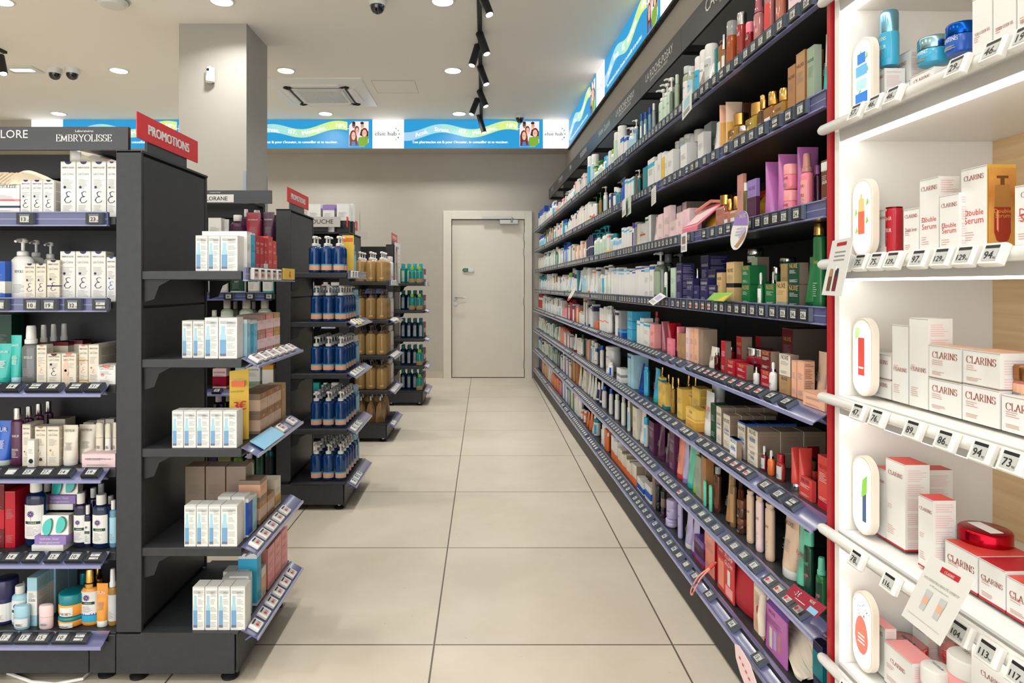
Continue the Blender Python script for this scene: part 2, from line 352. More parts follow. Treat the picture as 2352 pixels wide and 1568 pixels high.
def _label(b, r, d, w, z0, z1, o, lod, sc):
    b = o['_lb'] if '_lb' in o else b
    if o.get('lab'):
        a = o.get('la', 62); b.patch(r, -a, a, z0, z1, o['lab'], sc, (0, d/2))
    if lod == 0 or w > .05:
        yy = d/2 - r*sc[1] - .0009; zt = z0 + (z1-z0)*o.get('tz', .74)
        if o.get('t'): b.text(o['t'], (0, yy, zt), min(.013, (z1-z0)*.3), o.get('tc', 'charcoal'), fit=w*.72, wrap=r*1.02, font=o.get('tf', 'sans'))
        if o.get('t2') == 'KLORANE':       # name on a dark green bar under a printed flower
            zb = z0 + (z1-z0)*.44; b.patch(r+.0004, -44, 44, zb, zb+.0085, 'dark_green', sc, (0, d/2), n=6); b.text('KLORANE', (0, yy-.0004, zb+.002), .0045, 'white', fit=w*.6, wrap=r*1.02)
            zf = z0 + (z1-z0)*.74; rf = min(w*.15, .009)
            for k in range(7): t = 2*PI*k/7; b.disc(rf*.7*math.cos(t) - w*.06, zf + rf*.7*math.sin(t), rf*.5, o.get('fl', 'lavender'), y=yy-.0002, n=7)
            b.face([(-w*.06, yy, zb+.01), (-w*.05, yy, zb+.01), (-w*.05, yy, zf), (-w*.07, yy, zf)], 'green')
        elif o.get('t2'): b.text(o['t2'], (0, yy, z0+(z1-z0)*.4), min(.014, (z1-z0)*.3), o.get('t2c', 'charcoal'), fit=w*.72, wrap=r*1.02)
        if o.get('fine', 1):
            for k in range(7):
                zz = z0 + (z1-z0)*(.1 + .042*k); b.patch(r+.0004, -32, R.uniform(0, 32), zz, zz+.0011, o.get('fp', FINE), sc, (0, d/2), n=3)
def p_bottle(w, d, h, body, cap, o, lod):
    b, c = MB(), MB(); r = w/2; sc = (1, d/w); seg = 20 if lod == 0 else 12; C = (0, d/2)
    cf = o.get('cf', .2); hc = h*(1-cf); cr = r*o.get('cw', .55); sh = min(r*o.get('sh', .5), hc*.13)
    b.lathe([(r*.86, 0), (r*.98, .004), (r, .01), (r, hc-sh*1.2), (r*.95, hc-sh*.7), (r*.7, hc-sh*.2), (cr*.85, hc), (cr*.8, hc+.002)], body, seg, C, sc)
    s2 = (1, 1) if cr*1 <= d/2 else sc
    c.lathe([(cr*.97, hc+.001), (cr, hc+.003), (cr, h-.003), (cr*.94, h)], cap, seg, C, s2)
    if o.get('lab2'): b.patch(r, -70, 70, hc*.1, hc*.28, o['lab2'], sc, C); b.patch(r, -70, 70, hc*.28, hc*.33, o.get('lab3', 'blue'), sc, C)
    _label(b, r, d, w, hc*o.get('lz0', .12), hc*o.get('lz1', .8), o, lod, sc)
    return [('body', b), ('cap', c)]
def p_pump(w, d, h, body, cap, o, lod):
    pf = .24; hb = h*(1-pf); oo = dict(o); parts = p_bottle(w, d, hb*1.06, body, cap, dict(oo, cf=.1, cw=.5), lod)
    b, c = parts[0][1], MB(); r = w/2; C = (0, d/2); cr = min(r*.52, .017); z0 = hb*.955
    c.lathe([(cr, z0), (cr, z0+h*.06), (cr*.8, z0+h*.075), (cr*.32, z0+h*.08), (cr*.32, h*.93), (cr*.75, h*.935), (cr*.8, h*.975), (cr*.6, h)], cap, 14, C)
    yl = d/2 - r*.15 - min(.036, w*.62)
    ang = o.get('pa', 0); dx, dy = math.sin(ang), -math.cos(ang); L = min(.034, w*.6)
    c.tube([(dx*cr*.5, d/2+dy*cr*.5, h*.965), (dx*L*.7, d/2+dy*L*.7, h*.968), (dx*L, d/2+dy*L, h*.945)], [cr*.36, cr*.3, cr*.24], cap, 8)
    return [('body', b), ('pump', c)]
def p_spray(w, d, h, body, cap, o, lod):
    parts = p_bottle(w, d, h*.76, body, cap, dict(o, cf=.1, cw=.62), lod); b, c = parts[0][1], MB(); C = (0, d/2); r = w/2
    cr = min(r*.62, .016); z0 = h*.685; seg = 16
    c.lathe([(cr*1.1, z0), (cr*1.1, z0+h*.07), (cr*.9, z0+h*.085), (cr*.82, h*.97), (cr*.7, h)], cap, seg, C)
    return [('body', b), ('spray_cap', c)]
def p_tube(w, d, h, body, cap, o, lod):
    b, c = MB(), MB(); r = w/2; ch = h*o.get('ch', .12); seg = 16 if lod == 0 else 10; cw = r*.94; dd = min(d/2, r)
    rings = []
    for t, fx, fy in ((0, .96, 1.0), (.02, 1, 1), (.25, 1, .78), (.5, 1.0, .53), (.75, 1.02, .28), (.96, 1.03, .06), (1, 1.03, .05)):
        z = ch + (h-ch)*t; rings.append([(r*fx*math.cos(2*PI*j/seg), d/2 + dd*fy*math.sin(2*PI*j/seg), z) for j in range(seg)])
    b.loft(rings, body)
    c.loft([[(cw*q*math.cos(2*PI*j/seg), d/2 + min(dd, cw)*q*math.sin(2*PI*j/seg), z) for j in range(seg)] for q, z in ((.95, 0), (1, .002), (1, ch-.001), (.9, ch+.001))], cap)
    if o.get('band'):
        z0, z1, col = o['band']
        n = 10
        def yy(z): 
            t = (z-ch)/(h-ch); return max(.06, 1-t*.97)
        for q in range(4):
            za = ch+(h-ch)*(z0+(z1-z0)*q/4); zb = ch+(h-ch)*(z0+(z1-z0)*(q+1)/4)
            for k in range(n):
                a = [math.radians(200 + 140*(k+u)/n) for u in (0, 1)]
                b.face([(r*math.cos(a[0]), d/2+(dd*yy(za)+.0012)*math.sin(a[0]), za), (r*math.cos(a[1]), d/2+(dd*yy(za)+.0012)*math.sin(a[1]), za), (r*math.cos(a[1]), d/2+(dd*yy(zb)+.0012)*math.sin(a[1]), zb), (r*math.cos(a[0]), d/2+(dd*yy(zb)+.0012)*math.sin(a[0]), zb)], col)
    if lod == 0 or w > .05:
        # print lies on the sloping front of the tube
        t0 = Vector((0, d/2 - dd*.75, ch + (h-ch)*.3)); t1 = Vector((0, d/2 - dd*.2, ch + (h-ch)*.84)); uy = (t1 - t0).normalized(); off = Vector((0, -.0035, 0))
        if o.get('t'): b.text(o['t'], t0 + (t1-t0)*o.get('tz', .8) + off, min(.013, h*.1), o.get('tc', 'charcoal'), uy=uy, fit=w*.7, font=o.get('tf', 'sans'))
        if o.get('t2'): b.text(o['t2'], t0 + (t1-t0)*.35 + off, min(.02, h*.12), o.get('t2c', 'charcoal'), uy=uy, fit=w*.7, bold=.02)
        if o.get('fine', 1):
            for k in range(8):
                q = t0 + (t1-t0)*(.02 + .05*k) + off; l = w*R.uniform(.3, .6)
                b.face([q + Vector((-l/2, 0, 0)), q + Vector((l/2, 0, 0)), q + Vector((l/2, 0, 0)) + uy*.0012, q + Vector((-l/2, 0, 0)) + uy*.0012], o.get('fp', FINE))
    return [('body', b), ('cap', c)]
def p_jar(w, d, h, body, cap, o, lod):
    b, c = MB(), MB(); r = w/2; sc = (1, d/w); C = (0, d/2); seg = 24 if lod == 0 else 14; lf = o.get('lf', .42); hb = h*(1-lf)
    b.lathe([(r*.82, 0), (r*.95, .003), (r, hb*.3), (r, hb*.88), (r*.93, hb)], body, seg, C, sc)
    c.lathe([(r*.98, hb+.0005), (r*1.0, hb+.003), (r*1.0, h-.004), (r*.95, h-.001), (r*.9, h)], cap, seg, C, sc)
    _label(b, r, d, w, hb*.15, hb*.85, o, lod, sc)
    if o.get('tt'): c.text(o['tt'], (0, d/2, h+.0006), .008, 'navy', uy=(0, 1, 0), fit=w*.6); 
    if o.get('sticker'): c.box(-w*.33, w*.33, d/2-w*.14, d/2+w*.14, h, h+.0008, 'white')
    return [('body', b), ('lid', c)]
def p_dropper(w, d, h, body, cap, o, lod):
    b, c = MB(), MB(); r = w/2; C = (0, d/2); sc = (1, d/w); hb = h*.66; cr = r*.5
    b.lathe([(r*.9, 0), (r, .004), (r, hb*.82), (r*.9, hb*.9), (cr, hb), (cr, hb+.002)], body, 18, C, sc)
    c.lathe([(cr*1.05, hb), (cr*1.05, hb+h*.1)], o.get('collar', 'm:silver'), 14, C)
    c.lathe([(cr*.7, hb+h*.1), (cr*.72, h*.92), (cr*.6, h*.975), (cr*.25, h)], cap, 12, C)
    _label(b, r, d, w, hb*.15, hb*.8, o, lod, sc)
    return [('body', b), ('dropper', c)]
def p_can(w, d, h, body, cap, o, lod):
    b, c = MB(), MB(); r = w/2; C = (0, d/2); hb = h*o.get('hb', .74)
    b.lathe([(r*.94, 0), (r, .004), (r, hb-.006), (r*.95, hb)], body, 22, C)
    c.lathe([(r*.93, hb), (r*.95, hb+.003), (r*.95, h-.008), (r*.88, h-.002), (r*.8, h)], cap, 22, C)
    _label(b, r, w, w, hb*.2, hb*.95, o, lod, (1, 1))
    return [('body', b), ('cap', c)]
def p_flacon(w, d, h, body, cap, o, lod):
    b, c = MB(), MB(); hb = h*o.get('hb', .66); x = w/2
    def ring(k, z, q): 
        cx, cy_ = x*k, d/2*k; e = min(.006, d*.2)*k
        return [(cx-e, d/2-cy_, z), (cx, d/2-cy_+e, z), (cx, d/2+cy_-e, z), (cx-e, d/2+cy_, z), (-cx+e, d/2+cy_, z), (-cx, d/2+cy_-e, z), (-cx, d/2-cy_+e, z), (-cx+e, d/2-cy_, z)]
    b.loft([ring(.95, 0, 0), ring(1, .004, 0), ring(1, hb*.88, 0), ring(.9, hb*.94, 0), ring(.42, hb*.985, 0), ring(.38, hb, 0)], body)
    cr = min(w, d)*.4
    c.lathe([(cr*.9, hb), (cr, hb+.002), (cr, h-.002), (cr*.92, h)], cap, 18, (0, d/2))
    if o.get('lab'): b.face([(-x*.6, -.0006, hb*.2), (x*.6, -.0006, hb*.2), (x*.6, -.0006, hb*.55), (-x*.6, -.0006, hb*.55)], o['lab'])
    if o.get('t'): b.text(o['t'], (0, -.0008, hb*.62), .009, o.get('tc', 'brown'), fit=w*.7)
    return [('body', b), ('cap', c)]
def p_stick(w, d, h, body, cap, o, lod):
    b, c = MB(), MB(); r = w/2; sc = (1, d/w); C = (0, d/2); z0 = h*.5
    b.lathe([(r*.9, 0), (r, .004), (r, z0)], body, 20, C, sc)
    c.lathe([(r*1.01, z0+.001), (r*1.01, h*.9), (r*.9, h*.97), (r*.5, h)], cap, 20, C, sc)
    _label(b, r, d, w, h*.12, h*.45, o, lod, sc)
    return [('body', b), ('cap', c)]
def p_hang(w, d, h, body, cap, o, lod):
    b, c = MB(), MB(); seg = 16; r = w/2; ch = h*.84
    b.loft([[(r*fx*math.cos(2*PI*j/seg), d/2 + d/2*fy*math.sin(2*PI*j/seg), h*t) for j in range(seg)] for t, fx, fy in ((0, 1.0, .08), (.03, 1.0, .1), (.25, .98, .5), (.5, .9, .85), (.72, .6, .75), (.84, .2, .3))], body)
    c.lathe([(r*.2, ch), (r*.22, ch+.003), (r*.14, h)], cap, 10, (0, d/2))
    return [('body', b), ('cap', c)]
PF = dict(C=p_carton, B=p_bottle, P=p_pump, S=p_spray, T=p_tube, J=p_jar, D=p_dropper, A=p_can, F=p_flacon, K=p_stick, H=p_hang)
CACHE = {}
def template(kind, w, d, h, body, cap, o, lod):
    k = (kind, round(w, 3), round(d, 3), round(h, 3), body, cap, lod, tuple(sorted((a, str(b)) for a, b in o.items())))
    if k not in CACHE:
        oo = dict(o); lb = None
        if lod == 0 and o.get('lab') and kind in 'BPSJDAK': lb = oo['_lb'] = MB()
        parts = PF[kind](w, d, h, body, cap, oo, lod)
        if lb is not None and lb.v: parts = parts + [('printed_label', lb)]
        if lod == 2:
            root = parts[0][1]
            for _, p in parts[1:]: root.add(p)
            parts = parts[:1]
        CACHE[k] = (parts, {})
    return CACHE[k]
SPEC = []
def say(c):
    pre = {'~': 'clear ', 'm': '', 'g': '', 'e': ''}[c[0]] if c[0] == '~' or c[1:2] == ':' else ''
    return pre + {'royal': 'royal blue', 'sky': 'sky blue', 'serum': 'blue'}.get(c.split(':')[-1].lstrip('~'), c.split(':')[-1].lstrip('~').replace('_', ' '))
def product(kind, loc, rz, w, d, h, body, cap='white', o=None, where='', group=None, what=None, lod=0, tilt=None):
    o = o or {}
    SPEC.append(dict(kind=kind, loc=loc, rz=rz, w=w, d=d, h=h, body=body, cap=cap, o=o, where=where, wall=0, group=group, what=what, lod=lod, tilt=tilt, size=w*h/max(.3, loc[1])**2))
    return SPEC[-1]
def realize():
    by = {}
    for s in SPEC: by.setdefault(s['kind'], []).append(s)
    used = {}
    for kind, L in by.items():
        L.sort(key=lambda s: -s['size'] - (0 if s['wall'] else 1e3)); name, phrase, cat = KIND[kind]; rest = MB()
        for n, s in enumerate(L):
            parts, meshes = template(kind, s['w'], s['d'], s['h'], s['body'], s['cap'], s['o'], s['lod'])
            mtx = Matrix.Translation(s['loc']) @ Matrix.Rotation(s['rz'], 4, 'Z')
            if s['tilt']: mtx = mtx @ Matrix.Rotation(s['tilt'][1], 4, s['tilt'][0])
            if n >= 300:
                for _, p in parts: rest.add(p, mtx)
                continue
            root = None
            for pn, p in parts:
                if pn not in meshes: meshes[pn] = p.mesh(name if pn == 'body' else pn)
                if root is None: root = link(name, meshes[pn]); root.matrix_world = mtx
                else: link(pn, meshes[pn], root)
            what = s['what'] or (say(s['body']) + ' ' + phrase + ('' if kind == 'C' or s['cap'].split(':')[-1] == s['body'].split(':')[-1] else ' with ' + say(s['cap']) + {'P': ' pump', 'J': ' lid', 'D': ' bulb'}.get(kind, ' cap')))
            lab = (what + ('' if s['where'][:1] == ',' else ' ') + s['where']).strip().lstrip(', ')
            if len(lab.split()) > 16 and ' with ' in what: lab = what.split(' with ')[0] + s['where']
            if len(lab.split()) > 16: lab = lab.replace(' the ', ' ').replace('clear ', '')
            if lab in used:
                used[lab] += 1
            else: used[lab] = 1
            tag(root, lab, cat, s['group'])
        if rest.v:
            o = part(name, rest); tag(o, 'many small far %ss crowded on the wall shelves by the door' % phrase, cat, None, 'stuff')
# ---------------------------------------------------------------- the room
YB = 8.42                                            # back wall
b = MB(); b.box(-7, 3.2, -4.5, YB+.2, -.05, 0, TILE); struct('floor', b)
b = MB(); b.box(-7, 3.2, -4.5, YB+.2, CEIL, CEIL+.1, CEILM); struct('ceiling', b)
b = MB()                                             # back wall with the door opening
DX0, DX1, DZ = px2x(1037, YB), px2x(1205, YB), 2.055
b.box(-7, DX0, YB, YB+.15, 0, CEIL, WALLM); b.box(DX1, 2.2, YB, YB+.15, 0, CEIL, WALLM); b.box(DX0, DX1, YB, YB+.15, DZ, CEIL, WALLM)
struct('wall_back', b)
b = MB(); n_ = [(wallX(1.235, -4.5), -4.5), (wallX(1.235, YB+.1), YB+.1), (wallX(1.235, YB+.1)+.15, YB+.1), (wallX(1.235, -4.5)+.15, -4.5)]
b.loft([[(x, y, 0) for x, y in n_], [(x, y, CEIL) for x, y in n_]], WALLM); struct('wall_right', b)
b = MB(); b.box(-7.15, -7, -4.5, YB+.15, 0, CEIL, WALLM); struct('wall_left', b)
b = MB(); b.box(-7, DX0-.11, YB-.012, YB, 0, .085, TILE); struct('baseboard_back', b)
HY = 8.08
b = MB(); b.box(-7, 1.08, HY, YB, 2.90, CEIL, WALLM); struct('wall_header', b)
b = MB(); b.box(-2.402, -1.871, 5.11, 5.6, 0, CEIL, COLM); struct('column', b, 'square cream column rising behind the second gondola to the ceiling')
for x, y, z, nm in ((-1.874, 5.107, 2.10, 'front'), (-1.874, 5.603, 2.14, 'rear')):
    g = MB(); g.box(x-.022, x+.005, min(y, y-.002 if nm == 'front' else y), y+.002, .02, z, mat('corner_guard_grey', (150,158,168), .35)); g.box(x+.003, x+.006, y-.02 if nm == 'rear' else y-.002, y+.002 if nm == 'rear' else y+.02, .02, z, mat('corner_guard_grey'))
    tag(part('corner_guard', g), 'grey corner protector strip on the %s edge of the cream column' % ('near aisle-side' if nm == 'front' else 'far aisle-side'), 'corner guard', kind='structure')
# ---------------------------------------------------------------- door
d = struct('door_1', MB().box(DX0+.006, DX1-.006, YB+.01, YB+.055, .008, DZ-.006, DOORM), None, .002)
fr = MB(); fw = .105
fr.box(DX0-fw, DX0, YB-.03, YB+.06, 0, DZ+.105, DOORM); fr.box(DX1, DX1+fw-.01, YB-.03, YB+.06, 0, DZ+.105, DOORM); fr.box(DX0, DX1, YB-.03, YB+.06, DZ, DZ+.105, DOORM)
part('door_frame', fr, d, .003)
part('shadow_gap', MB().box(DX0, DX1, YB+.05, YB+.07, 0, DZ, BLACK2), d)
h = MB(); hx, hz = px2x(1046, YB), px2z(683, YB)
h.lathe([(.026, 0), (.026, .008)], STEEL, 18); hm = Matrix.Translation((hx, YB+.01, hz)) @ Matrix.Rotation(PI/2, 4, 'X')
g = MB(); g.add(h, hm); g.tube([(hx, YB+.005, hz), (hx, YB-.05, hz), (hx+.02, YB-.055, hz), (hx+.125, YB-.055, hz)], .009, STEEL); part('door_handle', g, d)
g = MB(); g.add(h, Matrix.Translation((hx, YB+.01, px2z(697, YB))) @ Matrix.Rotation(PI/2, 4, 'X')); part('lock_cylinder', g, d)
c0, c1 = px2x(1147, YB), px2x(1190, YB)
g = MB(); g.cbox(c0, c1, YB-.05, YB+.01, px2z(515, YB), px2z(505, YB), STEEL); g.box(px2x(1108, YB), px2x(1176, YB), YB-.055, YB-.03, px2z(503.5, YB), px2z(498, YB), STEEL); g.tube([(px2x(1174, YB), YB-.06, px2z(512, YB)), (px2x(1176, YB), YB-.06, px2z(501, YB))], .012, STEEL); part('door_closer', g, d)
for py in (544, 578, 692, 837):
    part('hinge', MB().lathe([(.012, 0), (.012, .1)], STEEL, 10, (px2x(1204, YB), YB-.01), z=px2z(py+9, YB)), d)
g = MB(); sx0, sx1, sz = px2x(1061, YB), px2x(1089, YB), px2z(620, YB)
def pill(cx, cz, w, h, n=10): return [(cx + w/2 - h/2 + h/2*math.cos(t), cz + h/2*math.sin(t)) for t in [PI/2 - PI*k/n for k in range(n+1)]] + [(cx - w/2 + h/2 - h/2*math.cos(t), cz + h/2*math.sin(t)) for t in [-PI/2 + PI*k/n for k in range(n+1)]]
sm = (sx0+sx1)/2
g.prism(pill(sm, sz, sx1-sx0, .062), .01, 'white', o=(0, YB-.002, 0)); g.prism(pill(sm-.03, sz, .085, .046), .003, 'green', o=(0, YB-.006, 0)); g.prism(pill(sm+.035, sz, .07, .046), .003, 'white', o=(0, YB-.007, 0)); g.text('LIBRE', (sm-.035, YB-.0075, sz-.006), .012, 'white')
tag(part('door_sign', g), 'small green and white pill-shaped sliding sign on the cream door', 'sign')
g = MB(); g.box(px2x(823, YB), px2x(826, YB), YB-.008, YB, px2z(535, YB), px2z(486, YB), WALLM)
tag(part('cable_trunking', g), 'thin beige cable trunking running down the back wall', 'trunking')

# ---------------------------------------------------------------- lit banner light boxes
def glow(key, rgb, e):
    m = mat(key, rgb, .5, emit=e, spec=.2); m.node_tree.nodes['Principled BSDF'].inputs['Base Color'].default_value = (.02, .02, .02, 1); return m
EB = glow('lit_banner_blue', (34,148,204), BAN_E); EW = glow('lit_banner_white', (250,251,252), BAN_E*1.5)
RIB = [glow('lit_ribbon_%d' % k, c, BAN_E*.88) for k, c in enumerate([(170,214,244), (168,222,236), (172,230,222), (188,236,196), (206,240,166), (222,242,140)])]
EWT = glow('lit_lettering_white', (250,253,253), BAN_E*1.15); EINK = glow('lit_lettering_navy', (30,48,80), .6)
def eskin(k, c): return glow('lit_print_' + k, c, .95)
PR = dict(sk1=eskin('skin_a', (226,170,140)), sk2=eskin('skin_b', (120,76,54)), sk3=eskin('skin_c', (238,190,164)), red=eskin('auburn', (122,40,26)), brn=eskin('dark_hair', (52,32,28)), den=eskin('denim', (70,130,190)), grn=eskin('green_jumper', (130,176,50)), sho=eskin('white_shirt', (236,226,226)), pnk=eskin('pale_wall', (250,236,234)))
BH0, BH = 2.905, .348
def ell(cx, cz, rx, rz, n=14): return [(cx + rx*math.cos(2*PI*k/n), cz + rz*math.sin(2*PI*k/n)) for k in range(n)]
def banner_blue(name, o, ux, L, label):
    o, ux = Vector(o), Vector(ux); uy = Vector((0,0,1)); un = ux.cross(uy); b = MB(); e = .0015
    def P(x, z, k=1): return o + ux*x + uy*z + un*(e*k)
    b.prism([(0,0),(L,0),(L,BH),(0,BH)], -.012, EB, o, ux, uy, un)
    xa = L*.82
    def wz(x): return BH*(.52 + .2*x/xa + .12*math.sin(2*PI*x/xa*1.72 - 1.9))
    n = 36
    for k in range(n):
        x0, x1 = xa*k/n, xa*(k+1)/n; hh = BH*.15
        b.face([P(x0, wz(x0)-hh), P(x1, wz(x1)-hh), P(x1, wz(x1)+hh), P(x0, wz(x0)+hh)], RIB[min(5, k*6//n)])
    x = L*.085
    for wd, ln in (('Acné,', .14), ('Stress,', .185), ('IST,', .11), ('Méningite,', .25), ('HPV...', .15)):
        w = ln*L/1.05; s = (wz(x+w) - wz(x))/w; u = (ux + uy*s).normalized(); v = un.cross(u)
        b.text(wd, P(x, wz(x)-.024, 2), .054, EWT, ux=u, uy=v, align='l', fit=w*.9, bold=.035); x += w
    b.text("Ton pharmacien est là pour t'écouter, te conseiller et te vacciner.", P(L*.405, BH*.17, 2), .042, EWT, ux=ux, align='c', fit=L*.69, bold=.035)
    x0, x1, z0, z1 = L*.832, L*.972, BH*.05, BH*.95; c = .05; w = x1-x0; h = z1-z0
    b.face([P(x0,z0), P(x1-c,z0), P(x1,z0+c), P(x1,z1), P(x0+c,z1), P(x0,z1-c)], PR['pnk'])
    def Q(pts, m, k): b.face([P(x0 + w*px_, z0 + h*pz, k) for px_, pz in pts], PR[m])
    Q([(.18,.0),(.2,.5),(.32,.62),(.6,.6),(.62,.0)], 'sho', 2); Q([(.55,.45),(.62,.68),(.85,.7),(.99,.6),(.99,.3)], 'brn', 2.1)
    Q([(.44,.2),(.5,.36),(.75,.4),(.97,.42),(.97,.12),(.8,.005),(.5,.005)], 'grn', 3); Q([(.01,.005),(.03,.2),(.14,.26),(.4,.26),(.5,.12),(.52,.005)], 'den', 3.1)
    Q(ell(.24,.86,.085,.13), 'sk2', 3.2); Q(ell(.24,.94,.085,.055), 'brn', 3.4); Q(ell(.68,.82,.085,.13), 'sk1', 3.2); Q(ell(.67,.93,.095,.055), 'brn', 3.4)
    Q(ell(.4,.66,.12,.16), 'red', 3.5); Q(ell(.41,.62,.085,.13), 'sk3', 3.7); Q(ell(.8,.55,.16,.19), 'red', 3.8); Q(ell(.79,.52,.12,.15), 'sk3', 4)
    Q([(.03,.03),(.02,.42),(.1,.6),(.22,.66),(.34,.58),(.4,.4),(.43,.05)], 'red', 4.2); Q(ell(.23,.42,.105,.17), 'sk3', 4.5); Q([(.12,.02),(.16,.2),(.3,.2),(.36,.02)], 'den', 4.6)
    for fx, fz in ((.24,.84), (.68,.8), (.41,.6), (.79,.5), (.23,.4)):
        Q(ell(fx-.035,fz+.03,.014,.012,8), 'brn', 5); Q(ell(fx+.035,fz+.03,.014,.012,8), 'brn', 5); Q(ell(fx,fz-.06,.036,.012,8), 'sho', 5)
    ob = part(name, b); return tag(ob, label, 'light box', 'lit banner panels under the ceiling')
def banner_white(name, o, ux, L, label):
    o, ux = Vector(o), Vector(ux); uy = Vector((0,0,1)); un = ux.cross(uy); b = MB()
    b.prism([(0,0),(L,0),(L,BH),(0,BH)], -.012, EW, o, ux, uy, un)
    b.text('elsie hub', o + ux*L*.42 + uy*BH*.44 + un*.0015, .056, EINK, ux=ux, fit=L*.7, bold=.02)
    for k, cl in enumerate(((230,150,160), (130,190,170), (120,180,220), (110,120,150), (240,200,130))):
        a = 1.35 - .68*k; r = .034
        b.face([o + ux*(L*.72 + L*.13*math.cos(a) + .011*math.cos(t*PI/4)) + uy*(BH*.5 + BH*.2*math.sin(a) + .011*math.sin(t*PI/4)) + un*.0015 for t in range(8)], glow('lit_dot_%d' % k, cl, .9))
    ob = part(name, b); return tag(ob, label, 'light box', 'lit banner panels under the ceiling')
bw, ww = px2x(1247, HY) - px2x(928, HY), px2x(928, HY) - px2x(856, HY)
x = px2x(1247, HY)
where = ['in the corner of the back wall', 'between the door and the column', 'behind the column', 'behind the first gondola']
banner_white('lit_banner', (x, HY-.013, BH0), (1,0,0), px2x(1306, HY)-x, 'white lit panel with a small logo where the two banners meet in the corner')
for k in range(3):
    x -= bw; banner_blue('lit_banner', (x, HY-.013, BH0), (1,0,0), bw, 'blue lit banner with ribbon and group photo, %s on the back wall from corner' % ordn(k+1))
    x -= ww; banner_white('lit_banner', (x, HY-.013, BH0), (1,0,0), ww, 'white lit logo panel on the back wall, %s from the corner' % ordn(k+2))
un = Vector((ROT, -1, 0)).normalized(); yy = HY - .02; k = 0
for L, kind in ((1.745, 0), (.39, 1), (1.735, 0), (.39, 1), (1.735, 0), (.39, 1)):
    o = (wallX(1.222, yy), yy, BH0)
    k += 1
    if kind == 0: banner_blue('lit_banner', o, un, L, 'blue lit ribbon banner above the long shelf wall, %s panel from the corner' % ordn(k))
    else: banner_white('lit_banner', o, un, L, 'white lit logo panel over the long shelf wall, %s panel from the corner' % ordn(k))
    yy -= L + .003
g = MB(); g.loft([[(wallX(q, y), y, z) for q, z in ((1.205, 2.885), (1.234, 2.885), (1.234, 2.904), (1.205, 2.904))] for y in (.5, HY)], BLACK2)
for k in range(60): y = 1.2 + k*.113; g.tube([(wallX(1.21, y), y, 2.884), (wallX(1.208, y), y+.05, 2.879+.006*(k % 3))], .006, BLACK2, 6)
tag(part('light_box_edge_strip', g), 'black frayed fabric edge strip below the lit banner on the long wall', 'strip')

# ---------------------------------------------------------------- ceiling fittings
LAMP = mat('downlight_glow', (255,244,224), .5, emit=9.0)
def lamp_data():
    l = bpy.data.lights.new('downlight', 'AREA'); l.shape = 'DISK'; l.size = .15; l.energy = DOWN_W; l.color = (1.0, .985, .955); l.spread = math.radians(140); return l
LD = lamp_data(); n = 0
dl = MB(); dl.lathe([(.092, 0), (.09, -.006), (.076, -.008)], 'white', 28)
dlm = dl.mesh('downlight'); dg = MB(); dg.lathe([(.075, -.0085), (.074, -.0095)], LAMP, 28); dgm = dg.mesh('diffuser')
rows = (7.78, 6.22, 4.70, 3.15, 1.6, .05, -1.5, -3.0); cols = (-.3, -1.9, -3.5, -5.1)
for j, y in enumerate(rows):
    for i, x in enumerate(cols):
        if (i, j) == (2, 2): pass
        r = link('downlight', dlm, None, (x, y, CEIL)); link('diffuser', dgm, r)
        tag(r, 'round recessed ceiling downlight, %s row from the back wall, %s from the long shelf wall' % (ordn(j+1), ordn(i+1)), 'ceiling light', 'round downlights in the ceiling')
        l = link('downlight_lamp', LD, None, (x, y, CEIL-.014)); n += 1
# cassette air conditioner
ACW = mat('air_conditioner_white', (246,246,244), .4)
ax0, ax1, ay0, ay1 = -2.215, -1.222, 6.446, 7.437
r = empty('air_conditioner', ((ax0+ax1)/2, (ay0+ay1)/2, CEIL)); tag(r, 'white square cassette air conditioner set in the ceiling beside the column', 'air conditioner')
g = MB(); q = (ax1-ax0)/2
g.loft([[(s*q*a, t*q*a, z) for s, t in ((-1,-1),(1,-1),(1,1),(-1,1))] for a, z in ((1, 0), (1, -.012), (.86, -.03), (.8, -.034))], ACW); part('fascia_panel', g, r)
g = MB(); g.cbox(-q*.52, q*.52, -q*.52, q*.52, -.05, -.03, ACW, .05)
for k in range(26): x = -q*.44 + q*.88*k/25; g.box(x-.004, x+.004, -q*.42, q*.42, -.0515, -.05, 'pale_grey')
part('intake_grille', g, r)
for s in range(4):
    g = MB(); a = s*PI/2; mt = Matrix.Rotation(a, 4, 'Z')
    w = MB(); w.cbox(-q*.5, q*.5, -q*.78, -q*.62, -.044, -.033, ACW, .02); w.box(-q*.52, q*.52, -q*.6, -q*.565, -.042, -.033, BLACK2); w.tube([(q*.52, -q*.6, -.04), (q*.62, -q*.66, -.04), (q*.66, -q*.62, -.04), (q*.6, -q*.52, -.04)], .012, BLACK2, 6)
    g.add(w, mt); part('louvre_flap', g, r)
# access hatch
hx0, hx1, hy0, hy1 = -1.14, -.70, 6.53, 6.95
g = MB()
for x0, x1, y0, y1 in ((hx0, hx1, hy0, hy0+.003), (hx0, hx1, hy1-.003, hy1), (hx0, hx0+.003, hy0, hy1), (hx1-.003, hx1, hy0, hy1)): g.box(x0, x1, y0, y1, CEIL-.0015, CEIL+.002, 'grey')
g.box(hx0+.003, hx1-.003, hy0+.003, hy1-.003, CEIL-.001, CEIL+.002, CEILM)
tag(part('access_hatch', g), 'flush ceiling access hatch outlined by a thin grey joint', 'access hatch', kind='structure')
